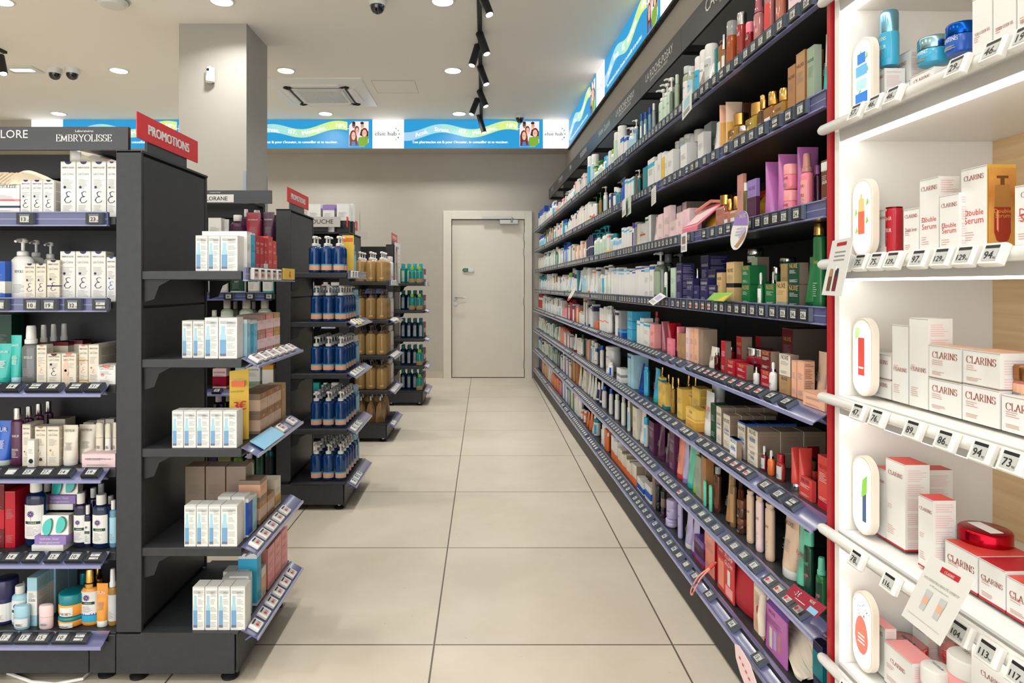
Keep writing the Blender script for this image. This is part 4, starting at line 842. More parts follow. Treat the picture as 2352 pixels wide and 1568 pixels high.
W_(5, (1236,1246,676,'B','white','red',dict(lab='red')), (1246,1266,680,'CJ','white/white/pale_grey','white/grey'), (1266,1290,684,'JC','white/ivory','white/grey'), (1290,1302,702,'T','g:pink','white'), (1302,1322,696,'C','crimson/white/crimson','white',dict(w=.08)), (1304,1320,688,'B','white','red',dict(dd=.09)), (1322,1330,702,'CT','orange/white','white'), (1330,1342,715,'C','white','white'), (1340,1352,688,'C','grey/white','white'), (1352,1363,700,'CB','pale_grey/white','white'), (1363,1377,738,'C','orange','white',dict(n=1)), (1363,1377,716,'B','white','white',dict(n=2,dd=.06)),
 (1377,1397,704,'C','white','white',dict(band=(.4,.46,'salmon'))), (1398,1412,702,'P','white','white',dict(n=1,lab='white')), (1412,1428,705,'C','grey/white','white',dict(n=2)), (1418,1431,756,'C','blue','white',dict(n=1,band=(.6,.9,'cyan'))), (1432,1462,757,'C','cyan','white',dict(n=1,d=.1,t='CICAPLAST',tc='white',th=.03,tz=.12,fine=0)), (1432,1462,738,'C','cyan','white',dict(n=1,yb=756,d=.1,dd=.002,t='CICAPLAST',tc='white',th=.03,tz=.12,fine=0)), (1432,1462,715,'C','cyan','white',dict(n=1,yb=737,d=.1,dd=.004,t='CICAPLAST',tc='white',th=.03,tz=.12,fine=0)), (1462,1478,728,'C','white','white',dict(band=(.8,.86,'cyan'))), (1478,1491,742,'C','white','white',dict(band=(.85,.95,'cyan'))),
 (1493,1503,744,'C','rose','white',dict(c=1519,fp=M('red'))), (1504,1517,715,'B','g:rose','g:red',dict(dd=.09,n=1)), (1512,1526,738,'T','~pink','~pink',dict(n=1,turn=.034,fine=0,ch=.16)), (1527,1539,742,'T','g:red','~pink',dict(n=1,turn=.034,fine=0,ch=.16)), (1540,1552,742,'T','g:red','~pink',dict(dd=.06,n=1,turn=.034,fine=0,ch=.16)), (1532,1545,777,'C','pink','white',dict(c=1551,dd=-.012)), (1551,1557,750,'T','g:pink','~pink',dict(n=1,turn=.034,fine=0,ch=.16)), (1557,1565,764,'C','tan','white'), (1565,1574,766,'C','tan','white',dict(c=1580)),
 (1575,1583,752,'C','pale_pink','white'), (1584,1593,753,'C','peach','white'), (1594,1604,754,'C','peach','white'), (1605,1615,756,'C','kraft','white',dict(c=1648,d=.1)), (1622,1640,797,'T','ivory','white',dict(n=1)), (1641,1654,798,'D','~dark_red','g:white',dict(n=1)), (1656,1667,783,'C','red','white',dict(c=1680,side='taupe',fp=M('white'))), (1670,1686,795,'J','g:red','m:silver',dict(dd=.06,yb=824,lab='white')), (1669,1688,827,'C','red','white',dict(t='NUXE',tc='gold',fp=M('white'))),
 (1691,1704,773,'C','red','white',dict(c=1728,side='kraft',dd=.05,t='NUXE',tc='gold',fp=M('white'))), (1691,1715,836,'C','red','white',dict(c=1732,side='kraft',t='NUXE',tc='gold',fp=M('white'))), (1708,1744,800,'J','g:red','m:silver',dict(dd=.055,yb=838,lab='crimson',lf=.5)), (1731,1744,842,'D','g:white','m:silver',dict(dd=-.01)), (1747,1771,851,'C','red','white',dict(c=1792,side='kraft',t='NUXE',tc='gold',fp=M('white'))), (1747,1771,805,'C','dark_red','white',dict(c=1792,yb=850,dd=.001,side='kraft',t='NUXE',tc='gold',fp=M('white'))), (1735,1748,772,'C','red','white',dict(dd=.14,d=.15,side='taupe',top='red')), (1796,1822,754,'C','dark_red','white',dict(dd=.12,d=.18,side='taupe',t='NUXE',tc='gold')),
 (1768,1786,832,'D','g:white','g:white',dict(dd=-.012,lab='white')), (1789,1815,864,'C','tan','white',dict(t='NUXE',c=1832)), (1789,1816,814,'C','ivory','white',dict(yb=863,dd=.001,c=1836,t='NUXE',side='kraft')), (1818,1829,828,'C','peach','white'), (1831,1847,829,'C','peach','white',dict(c=1872,sfine=M('brown'))), (1868,1886,808,'T','beige','m:silver',dict(dd=.035,d=.03,n=1)), (1889,1902,812,'T','beige','m:silver',dict(dd=.03,d=.03,n=1)), (1843,1896,903,'C','peach','white',dict(dd=-.03,d=.06,n=1,what='low peach coloured carton')))
W_(6, (1234,1246,727,'B','g:white','white',dict(w=.12)), (1246,1286,742,'CBT','white/pale_green/white/sage/white','green/white/teal'), (1286,1296,754,'C','salmon','white'), (1296,1312,766,'C','white/crimson/white','white'), (1300,1312,752,'B','crimson','red',dict(dd=.1)), (1312,1324,767,'T','white','red',dict(n=1,ch=.08)), (1325,1335,772,'C','ivory/white','white'), (1335,1346,768,'B','~pale_green','dark_green',dict(n=1,lab='white')), (1346,1356,779,'C','kraft/salmon','white'), (1356,1366,785,'CB','white/ivory','white'),
 (1366,1377,800,'B','g:white','g:blue',dict(n=1,lab2='white')), (1378,1390,793,'B','g:white','g:blue',dict(n=1)), (1391,1422,795,'J','g:white','g:white',dict(n=1,lf=.15,t='NeutraDerm',tc='blue')), (1386,1399,826,'T','g:white','white',dict(n=1,dd=-.02)), (1400,1412,832,'B','white','white',dict(n=1,dd=-.025,lab='blue')), (1413,1430,846,'C','white','white',dict(n=1,dd=-.02,band=(.4,.6,'grey'))), (1433,1440,850,'K','g:white','g:white',dict(n=1,lab='red')), (1441,1456,815,'C','pale_blue','white',dict(n=2,d=.08)),
 (1458,1478,832,'T','~blue','blue',dict(n=1)), (1479,1495,842,'B','g:cyan','g:cyan',dict(n=1,cf=.1,cw=.8)), (1496,1508,846,'T','g:cyan','g:turquoise',dict(n=1)), (1511,1530,870,'C','butter','white',dict(c=1542,d=.05)), (1517,1529,843,'S','~amber','m:gold',dict(dd=.07,n=1)), (1532,1540,860,'S','~amber','m:gold',dict(dd=.03,n=1)), (1541,1552,866,'S','~honey','m:gold',dict(n=1)), (1553,1566,868,'S','~amber','m:gold',dict(dd=.06,n=1)), (1555,1567,892,'C','butter','white',dict(d=.06)), (1568,1588,889,'C','butter','white',dict(dd=.03,d=.05,sfine=M('brown'))), (1589,1607,890,'C','butter','white',dict(dd=.03,d=.05,sfine=M('brown'))), (1577,1590,862,'S','~amber','m:gold',dict(dd=.1,n=1)), (1594,1604,866,'S','~amber','m:gold',dict(dd=.12,n=1)),
 (1566,1608,938,'C','butter','white',dict(dd=-.022,d=.05,n=1,t='SUN',tc='brown',band=[(0,.42,'honey'),(.52,.56,'honey')],what='low yellow display carton of small boxes')), (1609,1631,899,'T','g:white','g:white',dict(n=1,t2='SUN',t2c='orange')), (1632,1644,927,'C','dark_green','white',dict(fp=M('pale_grey'))), (1636,1662,872,'J','g:white','g:white',dict(dd=.1,n=1)),
 (1645,1657,934,'C','ivory','white',dict(c=1688,side='kraft',t='NUXE',t2='crème',t3='fraîche',t2c='blue',top='kraft',deep=3,sfine=M('taupe'))), (1661,1677,952,'C','ivory','white',dict(c=1702,side='kraft',t='NUXE',t2='crème',t3='fraîche',t2c='blue',top='kraft',deep=3,sfine=M('taupe'))), (1676,1692,1006,'C','white','white',dict(c=1704,dd=-.03,d=.025,t='NUXE',t2='crème',t3='fraîche',t2c='blue',side='kraft',band=(.95,1,'blue'))), (1694,1712,969,'C','ivory','white',dict(c=1740,side='kraft',t='NUXE',t2='crème',t3='fraîche',t2c='blue',top='kraft',deep=3,band=(.95,1,'blue'),sfine=M('taupe'))),
 (1716,1741,1036,'C','ivory','white',dict(c=1792,side='kraft',t='NUXE',t2='crème',t3='fraîche',t2c='blue',deep=2)), (1716,1741,986,'C','ivory','white',dict(c=1792,yb=1035,dd=.001,side='kraft',top='kraft',t='NUXE',t2='crème',t3='fraîche',t2c='blue',deep=2,sfine=M('taupe'))), (1749,1762,1024,'D','g:dark_red','g:white',dict(lab='pale_grey',n=1)), (1764,1781,1034,'D','g:orange','g:white',dict(n=1,t='NUXE',tc='gold')), (1785,1806,1043,'B','~coral','g:red',dict(n=1,lab='pale_grey',cf=.3,cw=.62)), (1790,1802,1022,'D','~red','g:white',dict(dd=.07,n=1)),
 (1809,1822,1026,'T','g:coral','m:silver',dict(n=1,turn=.034,fine=0,ch=.16)), (1825,1841,1028,'T','g:coral','m:silver',dict(n=1,turn=.034,fine=0,ch=.16)), (1846,1858,1024,'T','~red','g:red',dict(dd=.1,n=1,turn=.034,fine=0,ch=.16)), (1834,1866,1098,'C','coral','white',dict(c=1876,t='NUXE',fp=M('white'),n=1)), (1846,1874,1054,'J','g:coral','m:gold',dict(dd=.02,yb=1102,n=1,lf=.5)), (1878,1903,1048,'C','coral','white',dict(fp=M('white'),band=(0,.16,'red'),t='NUXE',tc='red')))
W_(7, (1230,1240,773,'B','white','blue'), (1240,1267,785,'CT','white/pale_green/white/sage','white'), (1267,1284,797,'CB','sage/dark_green','green'), (1284,1295,808,'CB','white/navy/white','navy'), (1295,1311,822,'C','white/ivory/purple','white'), (1311,1326,828,'C','amber/brown/tan','white'), (1326,1340,838,'T','ivory','white',dict(n=2)), (1340,1347,850,'C','ivory','white',dict(n=1)), (1347,1366,856,'T','g:white','white',dict(n=3)), (1366,1381,872,'T','white','navy',dict(n=2,band=(.1,.6,'navy'))), (1383,1397,887,'B','g:white','g:blue',dict(n=1,lab='white')), (1399,1411,892,'B','g:white','g:blue',dict(n=1,lab='white')), (1412,1426,905,'B','white','white',dict(n=1)), (1427,1440,910,'B','white','pale_grey',dict(n=1)), (1441,1451,920,'B','white','white',dict(n=1,lab='sky')), (1447,1458,926,'C','olive','white',dict(dd=.05,n=1)), (1453,1463,935,'C','ivory','white'),
 (1464,1478,945,'T','g:white','white',dict(n=1)), (1479,1489,958,'J','g:white','g:cyan',dict(n=1,lab='sky',lf=.25)), (1490,1502,968,'C','plum','white',dict(t='CAUDALIE',tc='lilac',fp=M('lilac'),d=.06)), (1504,1520,977,'T','g:plum','plum',dict(n=1)), (1523,1536,998,'T','g:plum','plum',dict(n=1,ch=.15)), (1537,1549,992,'C','plum','white',dict(fp=M('lilac'),t='CAUDALIE',tc='lilac')), (1550,1563,1004,'T','g:salmon','g:coral',dict(n=1)), (1564,1573,1012,'T','g:lilac','g:lavender',dict(n=1)), (1574,1587,1018,'T','g:mint','g:turquoise',dict(n=1)), (1588,1597,1032,'T','g:sage','g:lime',dict(n=1)), (1598,1610,1048,'C','sage','white',dict(d=.06)), (1611,1622,1050,'C','bronze','white',dict(c=1640)), (1616,1627,1104,'K','g:mint','g:mint',dict(dd=-.015,n=1)), (1629,1640,1114,'K','g:mint','g:mint',dict(dd=-.015,n=1)),
 (1641,1660,1072,'B','~brown','~silver',dict(n=1,lab='brown',cf=.16)), (1661,1676,1085,'T','g:bronze','g:black',dict(n=1,ch=.05)), (1677,1694,1090,'B','~tan','~tan',dict(n=1,lab='tan')), (1696,1711,1105,'B','~orange','g:brown',dict(n=1,dd=.05)), (1694,1714,1190,'J','~brown','g:brown',dict(n=1)), (1694,1714,1147,'J','~brown','g:brown',dict(n=1,yb=1192,dd=.001)),
 (1716,1735,1126,'B','beige','g:beige',dict(n=1,t='NUXE',cf=.07,cw=.9)), (1737,1757,1139,'B','g:pale_pink','g:beige',dict(n=1,t='NUXE',cf=.07,cw=.9)), (1759,1783,1156,'B','g:beige','g:beige',dict(n=1,t='NUXE',cf=.07,cw=.9)), (1786,1816,1172,'T','g:beige','g:white',dict(n=1,t='NUXE',ch=.14,d=.05)), (1820,1846,1212,'T','g:mint','g:dark_green',dict(n=1,ch=.1,t2='FUNC',t2c='red')), (1848,1873,1219,'B','g:dark_green','g:mint',dict(n=1,cf=.22,cw=.95,t='NUXE',tc='mint',t2='POWER',t2c='pink')), (1876,1900,1280,'S','g:green','g:mint',dict(n=1,dd=-.01,lab='dark_green',t2='POWER',t2c='pink')))
W_(8, (1238,1245,815,'C','navy','white'), (1245,1258,828,'C','peach/tan','white'), (1258,1268,836,'CT','white/ivory','white'), (1264,1290,863,'C','orange/salmon/orange','white'), (1290,1308,873,'C','white/blue/white','white'), (1308,1320,884,'C','sage/green/white','white'), (1320,1331,900,'BC','white/white','blue/navy'), (1331,1344,940,'B','g:orange','white',dict(n=2,lab='white')), (1344,1357,946,'T','g:orange','g:orange',dict(n=2)), (1358,1363,955,'T','white','white',dict(n=1)), (1364,1378,962,'J','g:white','g:teal',dict(n=1,lf=.2,lab='cyan')), (1379,1388,975,'B','white','white',dict(n=2)), (1388,1394,986,'C','orange','white',dict(n=1)), (1394,1403,994,'B','g:orange','white',dict(n=1,lab='orange')),
 (1404,1418,1005,'C','white','white',dict(w=.045,band=(0,.35,'orange'),deep=2)), (1419,1462,1048,'C','ivory','white',dict(w=.036,band=(0,.35,'orange'),deep=4,d=.045,side='kraft')), (1463,1478,1098,'C','white','white',dict(n=2,band=(.1,.5,'blue'),d=.04)), (1481,1495,1114,'C','white','white',dict(n=1,band=(.2,.6,'blue'),d=.05,deep=1)), (1498,1504,1090,'C','taupe','white',dict(n=1,d=.1)),
 (1506,1517,1152,'J','g:black','g:charcoal',dict(n=1)), (1506,1517,1115,'J','g:black','g:charcoal',dict(n=1,yb=1153,dd=.001)), (1518,1527,1165,'J','g:plum','g:charcoal',dict(n=1)), (1518,1529,1128,'J','g:taupe','g:charcoal',dict(n=1,yb=1166,dd=.001)), (1529,1553,1190,'J','g:lilac','g:lilac',dict(n=1,t='CAUDALIE',dd=-.012)), (1531,1555,1147,'J','g:lilac','g:lilac',dict(n=1,yb=1190,t='CAUDALIE',dd=-.01)), (1557,1571,1150,'B','g:lilac','g:lilac',dict(n=1,t='CAUDALIE',cf=.08,cw=.9)), (1569,1581,1170,'T','g:lilac','g:white',dict(n=1)), (1583,1596,1192,'T','g:lilac','g:purple',dict(n=1)),
 (1594,1617,1237,'C','purple','white',dict(n=1,t='CAUDALIE',tc='lilac',band=[(.3,.76,'plum'),(0,.12,'crimson')],d=.05)))
def wall_tag_y(): pass
NEAR = {1: [1585,1597,1611,1623,1639,1655.5,1671,1689,1710,1727,1744,1763,1787,1816,1847], 2: [1502,1527,1538,1550,1562,1577,1589,1600,1617,1637,1666,1689,1705,1723,1745,1776,1806,1833],
 3: [1552,1581,1616,1635,1654,1671,1718,1737,1757,1776,1796,1824], 4: [1522,1531,1545,1557,1570,1585,1599,1613,1627,1643,1656,1674,1690,1706,1725,1746,1770,1794,1817,1840],
 5: [1480,1487,1495,1503,1510,1525,1542,1559,1583,1598,1609,1621,1634,1646,1660,1678,1697,1717,1737,1765,1799], 6: [1453,1463,1472,1482,1491,1502,1515,1526,1535,1549,1567,1574,1584,1605,1620,1635,1652,1668,1683,1698,1712,1752,1782,1811],
 7: [1500,1519,1528,1536,1546,1560,1576,1594,1610,1624,1641,1665,1683,1704,1727,1761,1782,1803,1827], 8: [1442,1450,1458,1465,1472,1480,1490,1503,1514,1525,1536,1547,1558,1574,1594,1626,1678,1737]}
NUM = {1: '17 12 21 20 17 29 17 18 13 13 17 15 18 16 20', 2: '26 26 12 26 33 29 26 15 22 24 21 12 17 26 13 29 46 5', 3: '32 17 29 17 45 29 22 23 35 21 21 24', 4: '29 38 29 38 29 38 55 49 38 44 38 56 54 59 54 54 56 23 34 26', 5: '42 34 33 34 29 38 35 38 27 39 26 34 26 42 26 33 33 52 38 34 22',
 6: '19 14 12 13 12 13 15 17 15 16 18 12 12 26 25 29 31 35 24 36 36 33 33 29', 7: '9 8 5 5 5 16 9 12 7 10 22 19 17 17 5 13 13 27 18', 8: '12 9 14 9 13 12 10 12 10 12 7 12 7 5 10 19 54 15'}
RED = {4: (5,6,7,8), 5: (11,12,13,14,15,16,17,18), 6: (17,18,19,20), 7: (5, 15, 16, 17, 18), 8: (0, 1, 2, 3)}
for s in range(1, 9):
    up = s < 5; d = (.845 if up else .848); dt = .828 if up else .822
    Ys = [wallY(px, dt) - .026 for px in NEAR[s]]; nums = NUM[s].split(); rnd = random.Random(s)
    y = max(Ys) + .062
    while y < 8.3: Ys.append(y); y += .0545 if rnd.random() < .86 else rnd.choice((.075, .11))
    Ys.sort()
    order = {}
    nn = len(nums)
    for k, Y in enumerate(Ys):
        txt = nums[max(0, nn-1-k)] if k < nn else str(rnd.choice((9, 12, 14, 17, 19, 21, 24, 29)))
        red = (nn-1-k) in RED.get(s, ()) if k < nn else rnd.random() < .05
        price_tag(tag_mtx((wallX(d, Y), Y, SZ[s]), WR, not up), txt, 'black price tag, %s from the red post, %s wall shelf rail' % (ordn(k+1), SHN[s]), red=red, two=txt == '29', lod=0 if Y < 2.6 else (1 if Y < 4.2 else 2), group='price tags on the long shelf wall')

# cards and tags hanging on the shelf rails
def quad_card(pts, m, name, label, cat, th=.0012, extra=None):
    g = MB(); a, b_, c, d_ = [Vector(p) for p in pts]; c = b_ + d_ - a; ux = (b_-a); uy = (d_-a); n = ux.cross(uy).normalized()
    g.loft([[p + n*q for p in (a, b_, c, d_)] for q in (0, -th)], m); g2 = g
    if extra: extra(g, a, ux, uy, n)
    return tag(part(name, g2), label, cat)
def wall_pt(px, py, d): Y = wallY(px, d); return Vector((wallX(d, Y), Y, CH + (VY-py)*Y/F))
def card_lines(col, n=4, z0=.1, z1=.35):
    def f(g, a, ux, uy, nn):
        for k in range(n):
            p = a + ux*.12 + uy*(z0 + (z1-z0)*k/n) + nn*.0006; g.face([p, p+ux*.7, p+ux*.7+uy*.03, p+uy*.03], col)
    return f
def wall_card(px0, px1, yt, yb, d, m, name, label, extra=None, lean=.0):
    p = [wall_pt(px0, yb, d), wall_pt(px1, yb, d-lean), wall_pt(px1, yt, d-lean), wall_pt(px0, yt, d)]
    p[2].z = p[3].z; p[1].z = p[0].z
    return quad_card(p, m, name, label, 'card', extra=extra)
def photo_patch(col, rest=None):
    def f(g, a, ux, uy, nn):
        p = a + ux*.2 + uy*.42 + nn*.0006; g.face([p, p+ux*.6, p+ux*.6+uy*.42, p+uy*.42], col); card_lines(FINE, 4, .1, .34)(g, a, ux, uy, nn)
    return f
wall_card(1567, 1588, 232, 277, .80, 'white', 'hanging_card', 'white card hanging from the top wall shelf rail under the pale green pump bottle', photo_patch('pale_blue'), .02)
wall_card(1496, 1506, 436, 474, .80, 'white', 'hanging_card', 'narrow white card hanging from the second wall shelf rail below the white cartons', card_lines(FINE, 6, .1, .9), .02)
wall_card(1429, 1437, 462, 500, .80, 'white', 'hanging_card', 'white leaf-shaped shelf card on the second wall shelf rail under the blue tube', card_lines(FINE), .02)
wall_card(1438, 1449, 456, 498, .80, 'pale_green', 'hanging_card', 'pale green shelf card on the second wall shelf rail under the white cartons', card_lines(FINE), .02)
wall_card(1564, 1577, 538, 580, .80, 'white', 'hanging_card', 'white card hanging from the third wall shelf rail under the pale pink cartons', photo_patch('taupe'), .012)
wall_card(1393, 1407, 576, 589, .824, 'yellow', 'shelf_label', 'small yellow label on the third wall shelf rail', card_lines(INKR, 2, .3, .6))
def tilted_card(px, py, d, L, Wd, yaw, m, name, label, extra=None, pitch=.5):
    c = wall_pt(px, py, d); u = Vector((math.sin(yaw)*-1, -math.cos(yaw), 0)).normalized(); w = Vector((-math.cos(pitch)*.8, 0, math.sin(pitch))); w = (w - u*w.dot(u)).normalized()
    return quad_card([c - u*L/2 - w*Wd/2, c + u*L/2 - w*Wd/2, c + u*L/2 + w*Wd/2, c - u*L/2 + w*Wd/2], m, name, label, 'card', extra=extra)
p = [wall_pt(1489, 692, .80), wall_pt(1500, 701, .775), wall_pt(1529, 674, .80), wall_pt(1517, 672, .83)]
quad_card(p, 'white', 'shelf_card', 'white card tilted outwards on the fourth wall shelf rail before the clear green pump bottle', 'card', extra=photo_patch('lilac'))
p = [wall_pt(1621, 690, .85), wall_pt(1662, 692, .80), wall_pt(1678, 673, .80), wall_pt(1640, 672, .86)]
def ex5(g, a, ux, uy, nn):
    g.text('-5€', a + ux*.2 + uy*.45 + nn*.0008, .018, 'white', ux=ux.normalized(), uy=uy.normalized(), bold=.04); q = a + ux*.6 + uy*.05 + nn*.0007; g.face([q, q+ux*.35, q+ux*.38+uy*.6, q+ux*.2+uy*.6], 'yellow')
quad_card(p, 'lime', 'promo_card', 'green minus five euro promotion card lying on the fourth wall shelf', 'card', extra=ex5)
p = [wall_pt(1803, 1362, .80), wall_pt(1873, 1419, .75), wall_pt(1893, 1392, .755), wall_pt(1824, 1340, .812)]
def ex2(g, a, ux, uy, nn):
    U, V = ux.normalized(), uy.normalized()
    g.text('- 2 €', a + ux*.27 + uy*.4 + nn*.0008, .017, 'white', ux=U, uy=V, bold=.04, fit=ux.length*.4); g.text('NUXE', a + ux*.7 + uy*.62 + nn*.0008, .01, 'white', ux=U, uy=V, fit=ux.length*.22)
    q = a + ux*.72 + uy*.05 + nn*.0007; g.face([q, q+ux*.24, q+ux*.24+uy*.4, q+uy*.4], 'sky'); g.face([a+ux*.3+uy*.2+nn*.0007, a+ux*.62+uy*.2+nn*.0007, a+ux*.62+uy*.25+nn*.0007, a+ux*.3+uy*.25+nn*.0007], 'white')
quad_card(p, 'crimson', 'promo_card', 'crimson minus two euro promotion card on the seventh wall shelf rail', 'card', extra=ex2)
# oval hanging tag, round wobbler, leaf card
def oval_card(pts, m, name, label, extra=None):
    g = MB(); g.loft([[p for p in pts], [p + Vector((.0015, 0, 0)) for p in pts]], m)
    if extra: extra(g)
    return tag(part(name, g), label, 'card')
cx, cy_ = 1698, 529; ring = []
for k in range(24):
    t = 2*PI*k/24; dx, dy = 18*math.cos(t), 45*math.sin(t); ring.append(wall_pt(cx + dx + dy*-.22, cy_ + dy, .795))
def exo(g):
    cap = [p + Vector((-.0008, 0, 0)) for p in ring[13:24]]; g.face(cap, 'lavender')
    c = wall_pt(1706, 500, .7935); g.text('NUXE', c, .012, 'white', ux=(0,-1,0), fit=.06, bold=.03); c2 = wall_pt(1700, 517, .7935)
    for k in range(3): q = wall_pt(1692-2*k, 527+7*k, .7935); g.face([q, q+Vector((0,-.05,0)), q+Vector((0,-.05,.003)), q+Vector((0,0,.003))], 'lilac')
    q = [wall_pt(a, b_, .7935) for a, b_ in ((1694, 556), (1712, 530), (1709, 545), (1692, 569), (1686, 566))]; g.face(q, 'tan'); q = [wall_pt(a, b_, .793) for a, b_ in ((1695, 545), (1711, 520), (1712, 530), (1700, 548))]; g.face(q, 'lilac')
oval_card(ring, 'white', 'oval_hanging_card', 'oval white and purple hanging card on the third wall shelf rail', exo)
ring = []
for k in range(20):
    t = 2*PI*k/20; dx, dy = 4*math.cos(t), 16*math.sin(t); ring.append(wall_pt(1313 + dx - dy*.55, 675 + dy, .79))
oval_card(ring, 'white', 'shelf_wobbler', 'small round white shelf wobbler with an orange rim on the fourth wall shelf', lambda g: g.face([p + Vector((-.001, 0, 0)) for p in ring[2:9]], 'coral'))
pts = [(1687,1478),(1690,1510),(1700,1545),(1712,1575),(1742,1600),(1737,1568),(1722,1525),(1708,1500),(1697,1483)]
g = MB(); pp = [wall_pt(x, y, .77) for x, y in pts]; g.loft([pp, [p + Vector((.0015, 0, .0005)) for p in pp]], 'pale_pink')
for k in range(5): q = wall_pt(1697+7*k, 1510+16*k, .7685); g.face([q, q+Vector((0,-.012,0)), q+Vector((0,-.012,.006)), q+Vector((0,0,.006))], 'coral')
tag(part('leaf_shaped_card', g), 'pale pink leaf-shaped card hanging from the bottom wall shelf rail', 'card')
g = MB(); a = wall_pt(1712, 1500, .80); g.tube([a, a + Vector((-.01,-.02,.012)), a + Vector((-.005,-.06,.006)), a + Vector((0,-.075,-.006))], .0016, CLEAR); tag(part('clear_card_holder', g), 'small clear plastic holder on the bottom wall shelf rail beside the pink leaf card', 'holder')

# pouches and gift sets
def soft_box(rings, m, g=None):
    g = g or MB(); g.loft(rings, m); return g
def rrect(cx, cy_, cz, w, d, r=.25, n=24):
    out = []
    for k in range(n):
        t = 2*PI*k/n; c, s = math.cos(t), math.sin(t); p = 1/(abs(c)**3.2 + abs(s)**3.2)**(1/3.2)
        out.append((cx + w/2*c*p, cy_ + d/2*s*p, cz))
    return out
# red zipped pouch on the bottom shelf
Y1, Y2 = wallY(1644, .86), wallY(1717, .86); Ym = (Y1+Y2)/2
r = tag(empty('toiletry_pouch', (wallX(.868, Ym), Ym, SZ[8]+.001), WR), 'red zipped toiletry pouch with printed sleeve and pink strap, bottom wall shelf', 'pouch')
w = Y1-Y2; g = MB(); hh = .17
g.loft([rrect(0, .062, z, w*kx, .12*ky) for z, kx, ky in ((0, .9, .8), (.01, .97, .95), (.05, 1, 1), (.11, .99, .86), (.15, .94, .6), (.168, .86, .34), (.172, .8, .2))], mat('red_pouch_fabric', (178,44,54), .55)); part('body', g, r)
g = MB(); g.tube([(-w*.45, .05, .15), (0, .05, .178), (w*.4, .06, .16), (w*.5, .065, .1), (w*.49, .065, .03)], .005, mat('zip_tape', (150,24,36), .5)); part('zip', g, r)
g = MB(); g.box(-w*.48, w*.06, -.004, .0, .004, .165, 'coral', front='coral'); g.box(-w*.48, w*.06, -.004, .06, .176, .178, 'dark_red'); g.box(-w*.48, w*.06, -.0045, -.004, .12, .164, 'red')
g.text('NUXE', (-w*.2, .02, .1785), .022, 'white', uy=(0,1,0), fit=w*.5); g.text('NUXE', (-w*.36, -.0046, .138), .009, 'white', fit=w*.18); g.text('PLUMP', (-w*.1, -.0046, .134), .016, 'white', fit=w*.26); g.text('GLOW', (-w*.1, -.0046, .112), .016, 'white', fit=w*.26); g.box(-w*.14, -w*.06, -.0048, -.004, .05, .1, 'white'); g.box(-w*.44, -w*.26, -.0048, -.004, .02, .11, 'salmon'); g.box(-w*.2, w*.02, -.0048, -.004, .012, .045, 'rose')
part('printed_sleeve', g, r)
g = MB(); g.tube(smooth([(-w*.5, -.006, .085), (-w*.5, -.03, .066), (-w*.54, -.066, .03), (-w*.62, -.082, -.02), (-w*.64, -.083, -.04), (-w*.58, -.084, -.038), (-w*.53, -.078, -.01), (-w*.5, -.06, .03), (-w*.485, -.03, .064)]), .0028, mat('pink_strap', (232,150,140), .6)); g.tube([(-w*.5, -.012, .083), (-w*.495, -.03, .064)], [.007, .006], 'coral', 8); part('strap', g, r)
Y1, Y2 = wallY(1615, .87), wallY(1640, .87); Ym = (Y1+Y2)/2; w = Y1-Y2
product('C', (wallX(.874, Ym), Ym, SZ[8]+.0006), WR, w*.92, .09, .165, 'salmon', 'white', dict(band=[(.86,1,'dark_red')], top='dark_red', side='red', t='NUXE', tc='white'), 'red gift carton beside the zipped pouch on the bottom wall shelf', what=' ')
# crimson fabric pouch with a cream carton
Y1, Y2 = wallY(1727, .89), wallY(1744, .89); Ym = (Y1+Y2)/2; w = Y1-Y2
g = MB(); g.loft([rrect(0, .06, z, w*kx, .1*ky) for z, kx, ky in ((0, .9, .8), (.02, 1, 1), (.08, 1, .9), (.12, .97, .6), (.14, .9, .25))], mat('crimson_pouch_fabric', (150,20,52), .6)); o = part('fabric_pouch', g, None, loc=(wallX(.895, Ym), Ym, SZ[8]+.001)); o.rotation_euler = (0,0,WR); tag(o, 'crimson fabric pouch between the red zipped pouch and the cream carton, bottom wall shelf', 'pouch')
Y1, Y2 = wallY(1728, .868), wallY(1753, .868); Ym = (Y1+Y2)/2; w = Y1-Y2
product('C', (wallX(.872, Ym), Ym, SZ[8]+.0006), WR, w*.96, .09, .165, 'beige', 'white', dict(top='brown', side='red', t='NUXE', tc='brown', spot=(0, .07, .018, 'red'), band=(.05, .3, 'peach')), 'cream gift carton with red print and dark lid on the bottom wall shelf', what=' ')
# purple gift box with a cream towel
Y1, Y2 = wallY(1754, .86), wallY(1802, .86); Ym = (Y1+Y2)/2; w = Y1-Y2
r = tag(empty('gift_set', (wallX(.866, Ym), Ym, SZ[8]+.001), WR), 'lilac and purple gift box wrapped round a cream towel, bottom wall shelf', 'gift set')
g = MB(); g.box(-w/2, w/2, 0, .004, 0, .13, 'mauve'); g.loft([[(-w/2, 0, .13), (w/2, 0, .13), (w/2, .004, .13), (-w/2, .004, .13)], [(-w/2, .05, .19), (w/2, .05, .19), (w/2, .055, .187), (-w/2, .055, .187)]], 'purple')
g.text('NUXE', (-w*.18, -.0005, .11), .011, 'plum', fit=w*.36)
for k in range(3): g.box(-w*.3 + w*.2*k, -w*.18 + w*.2*k, -.0006, 0, .012 + .006*k, .07, ('ivory', 'lilac', 'dusty_pink')[k])
g.lines(-w*.42, w*.4, .08, .1, 3, M('plum'), -.0006); part('printed_box', g, r)
g = MB(); cream = mat('cream_towelling', (226,214,196), .9)
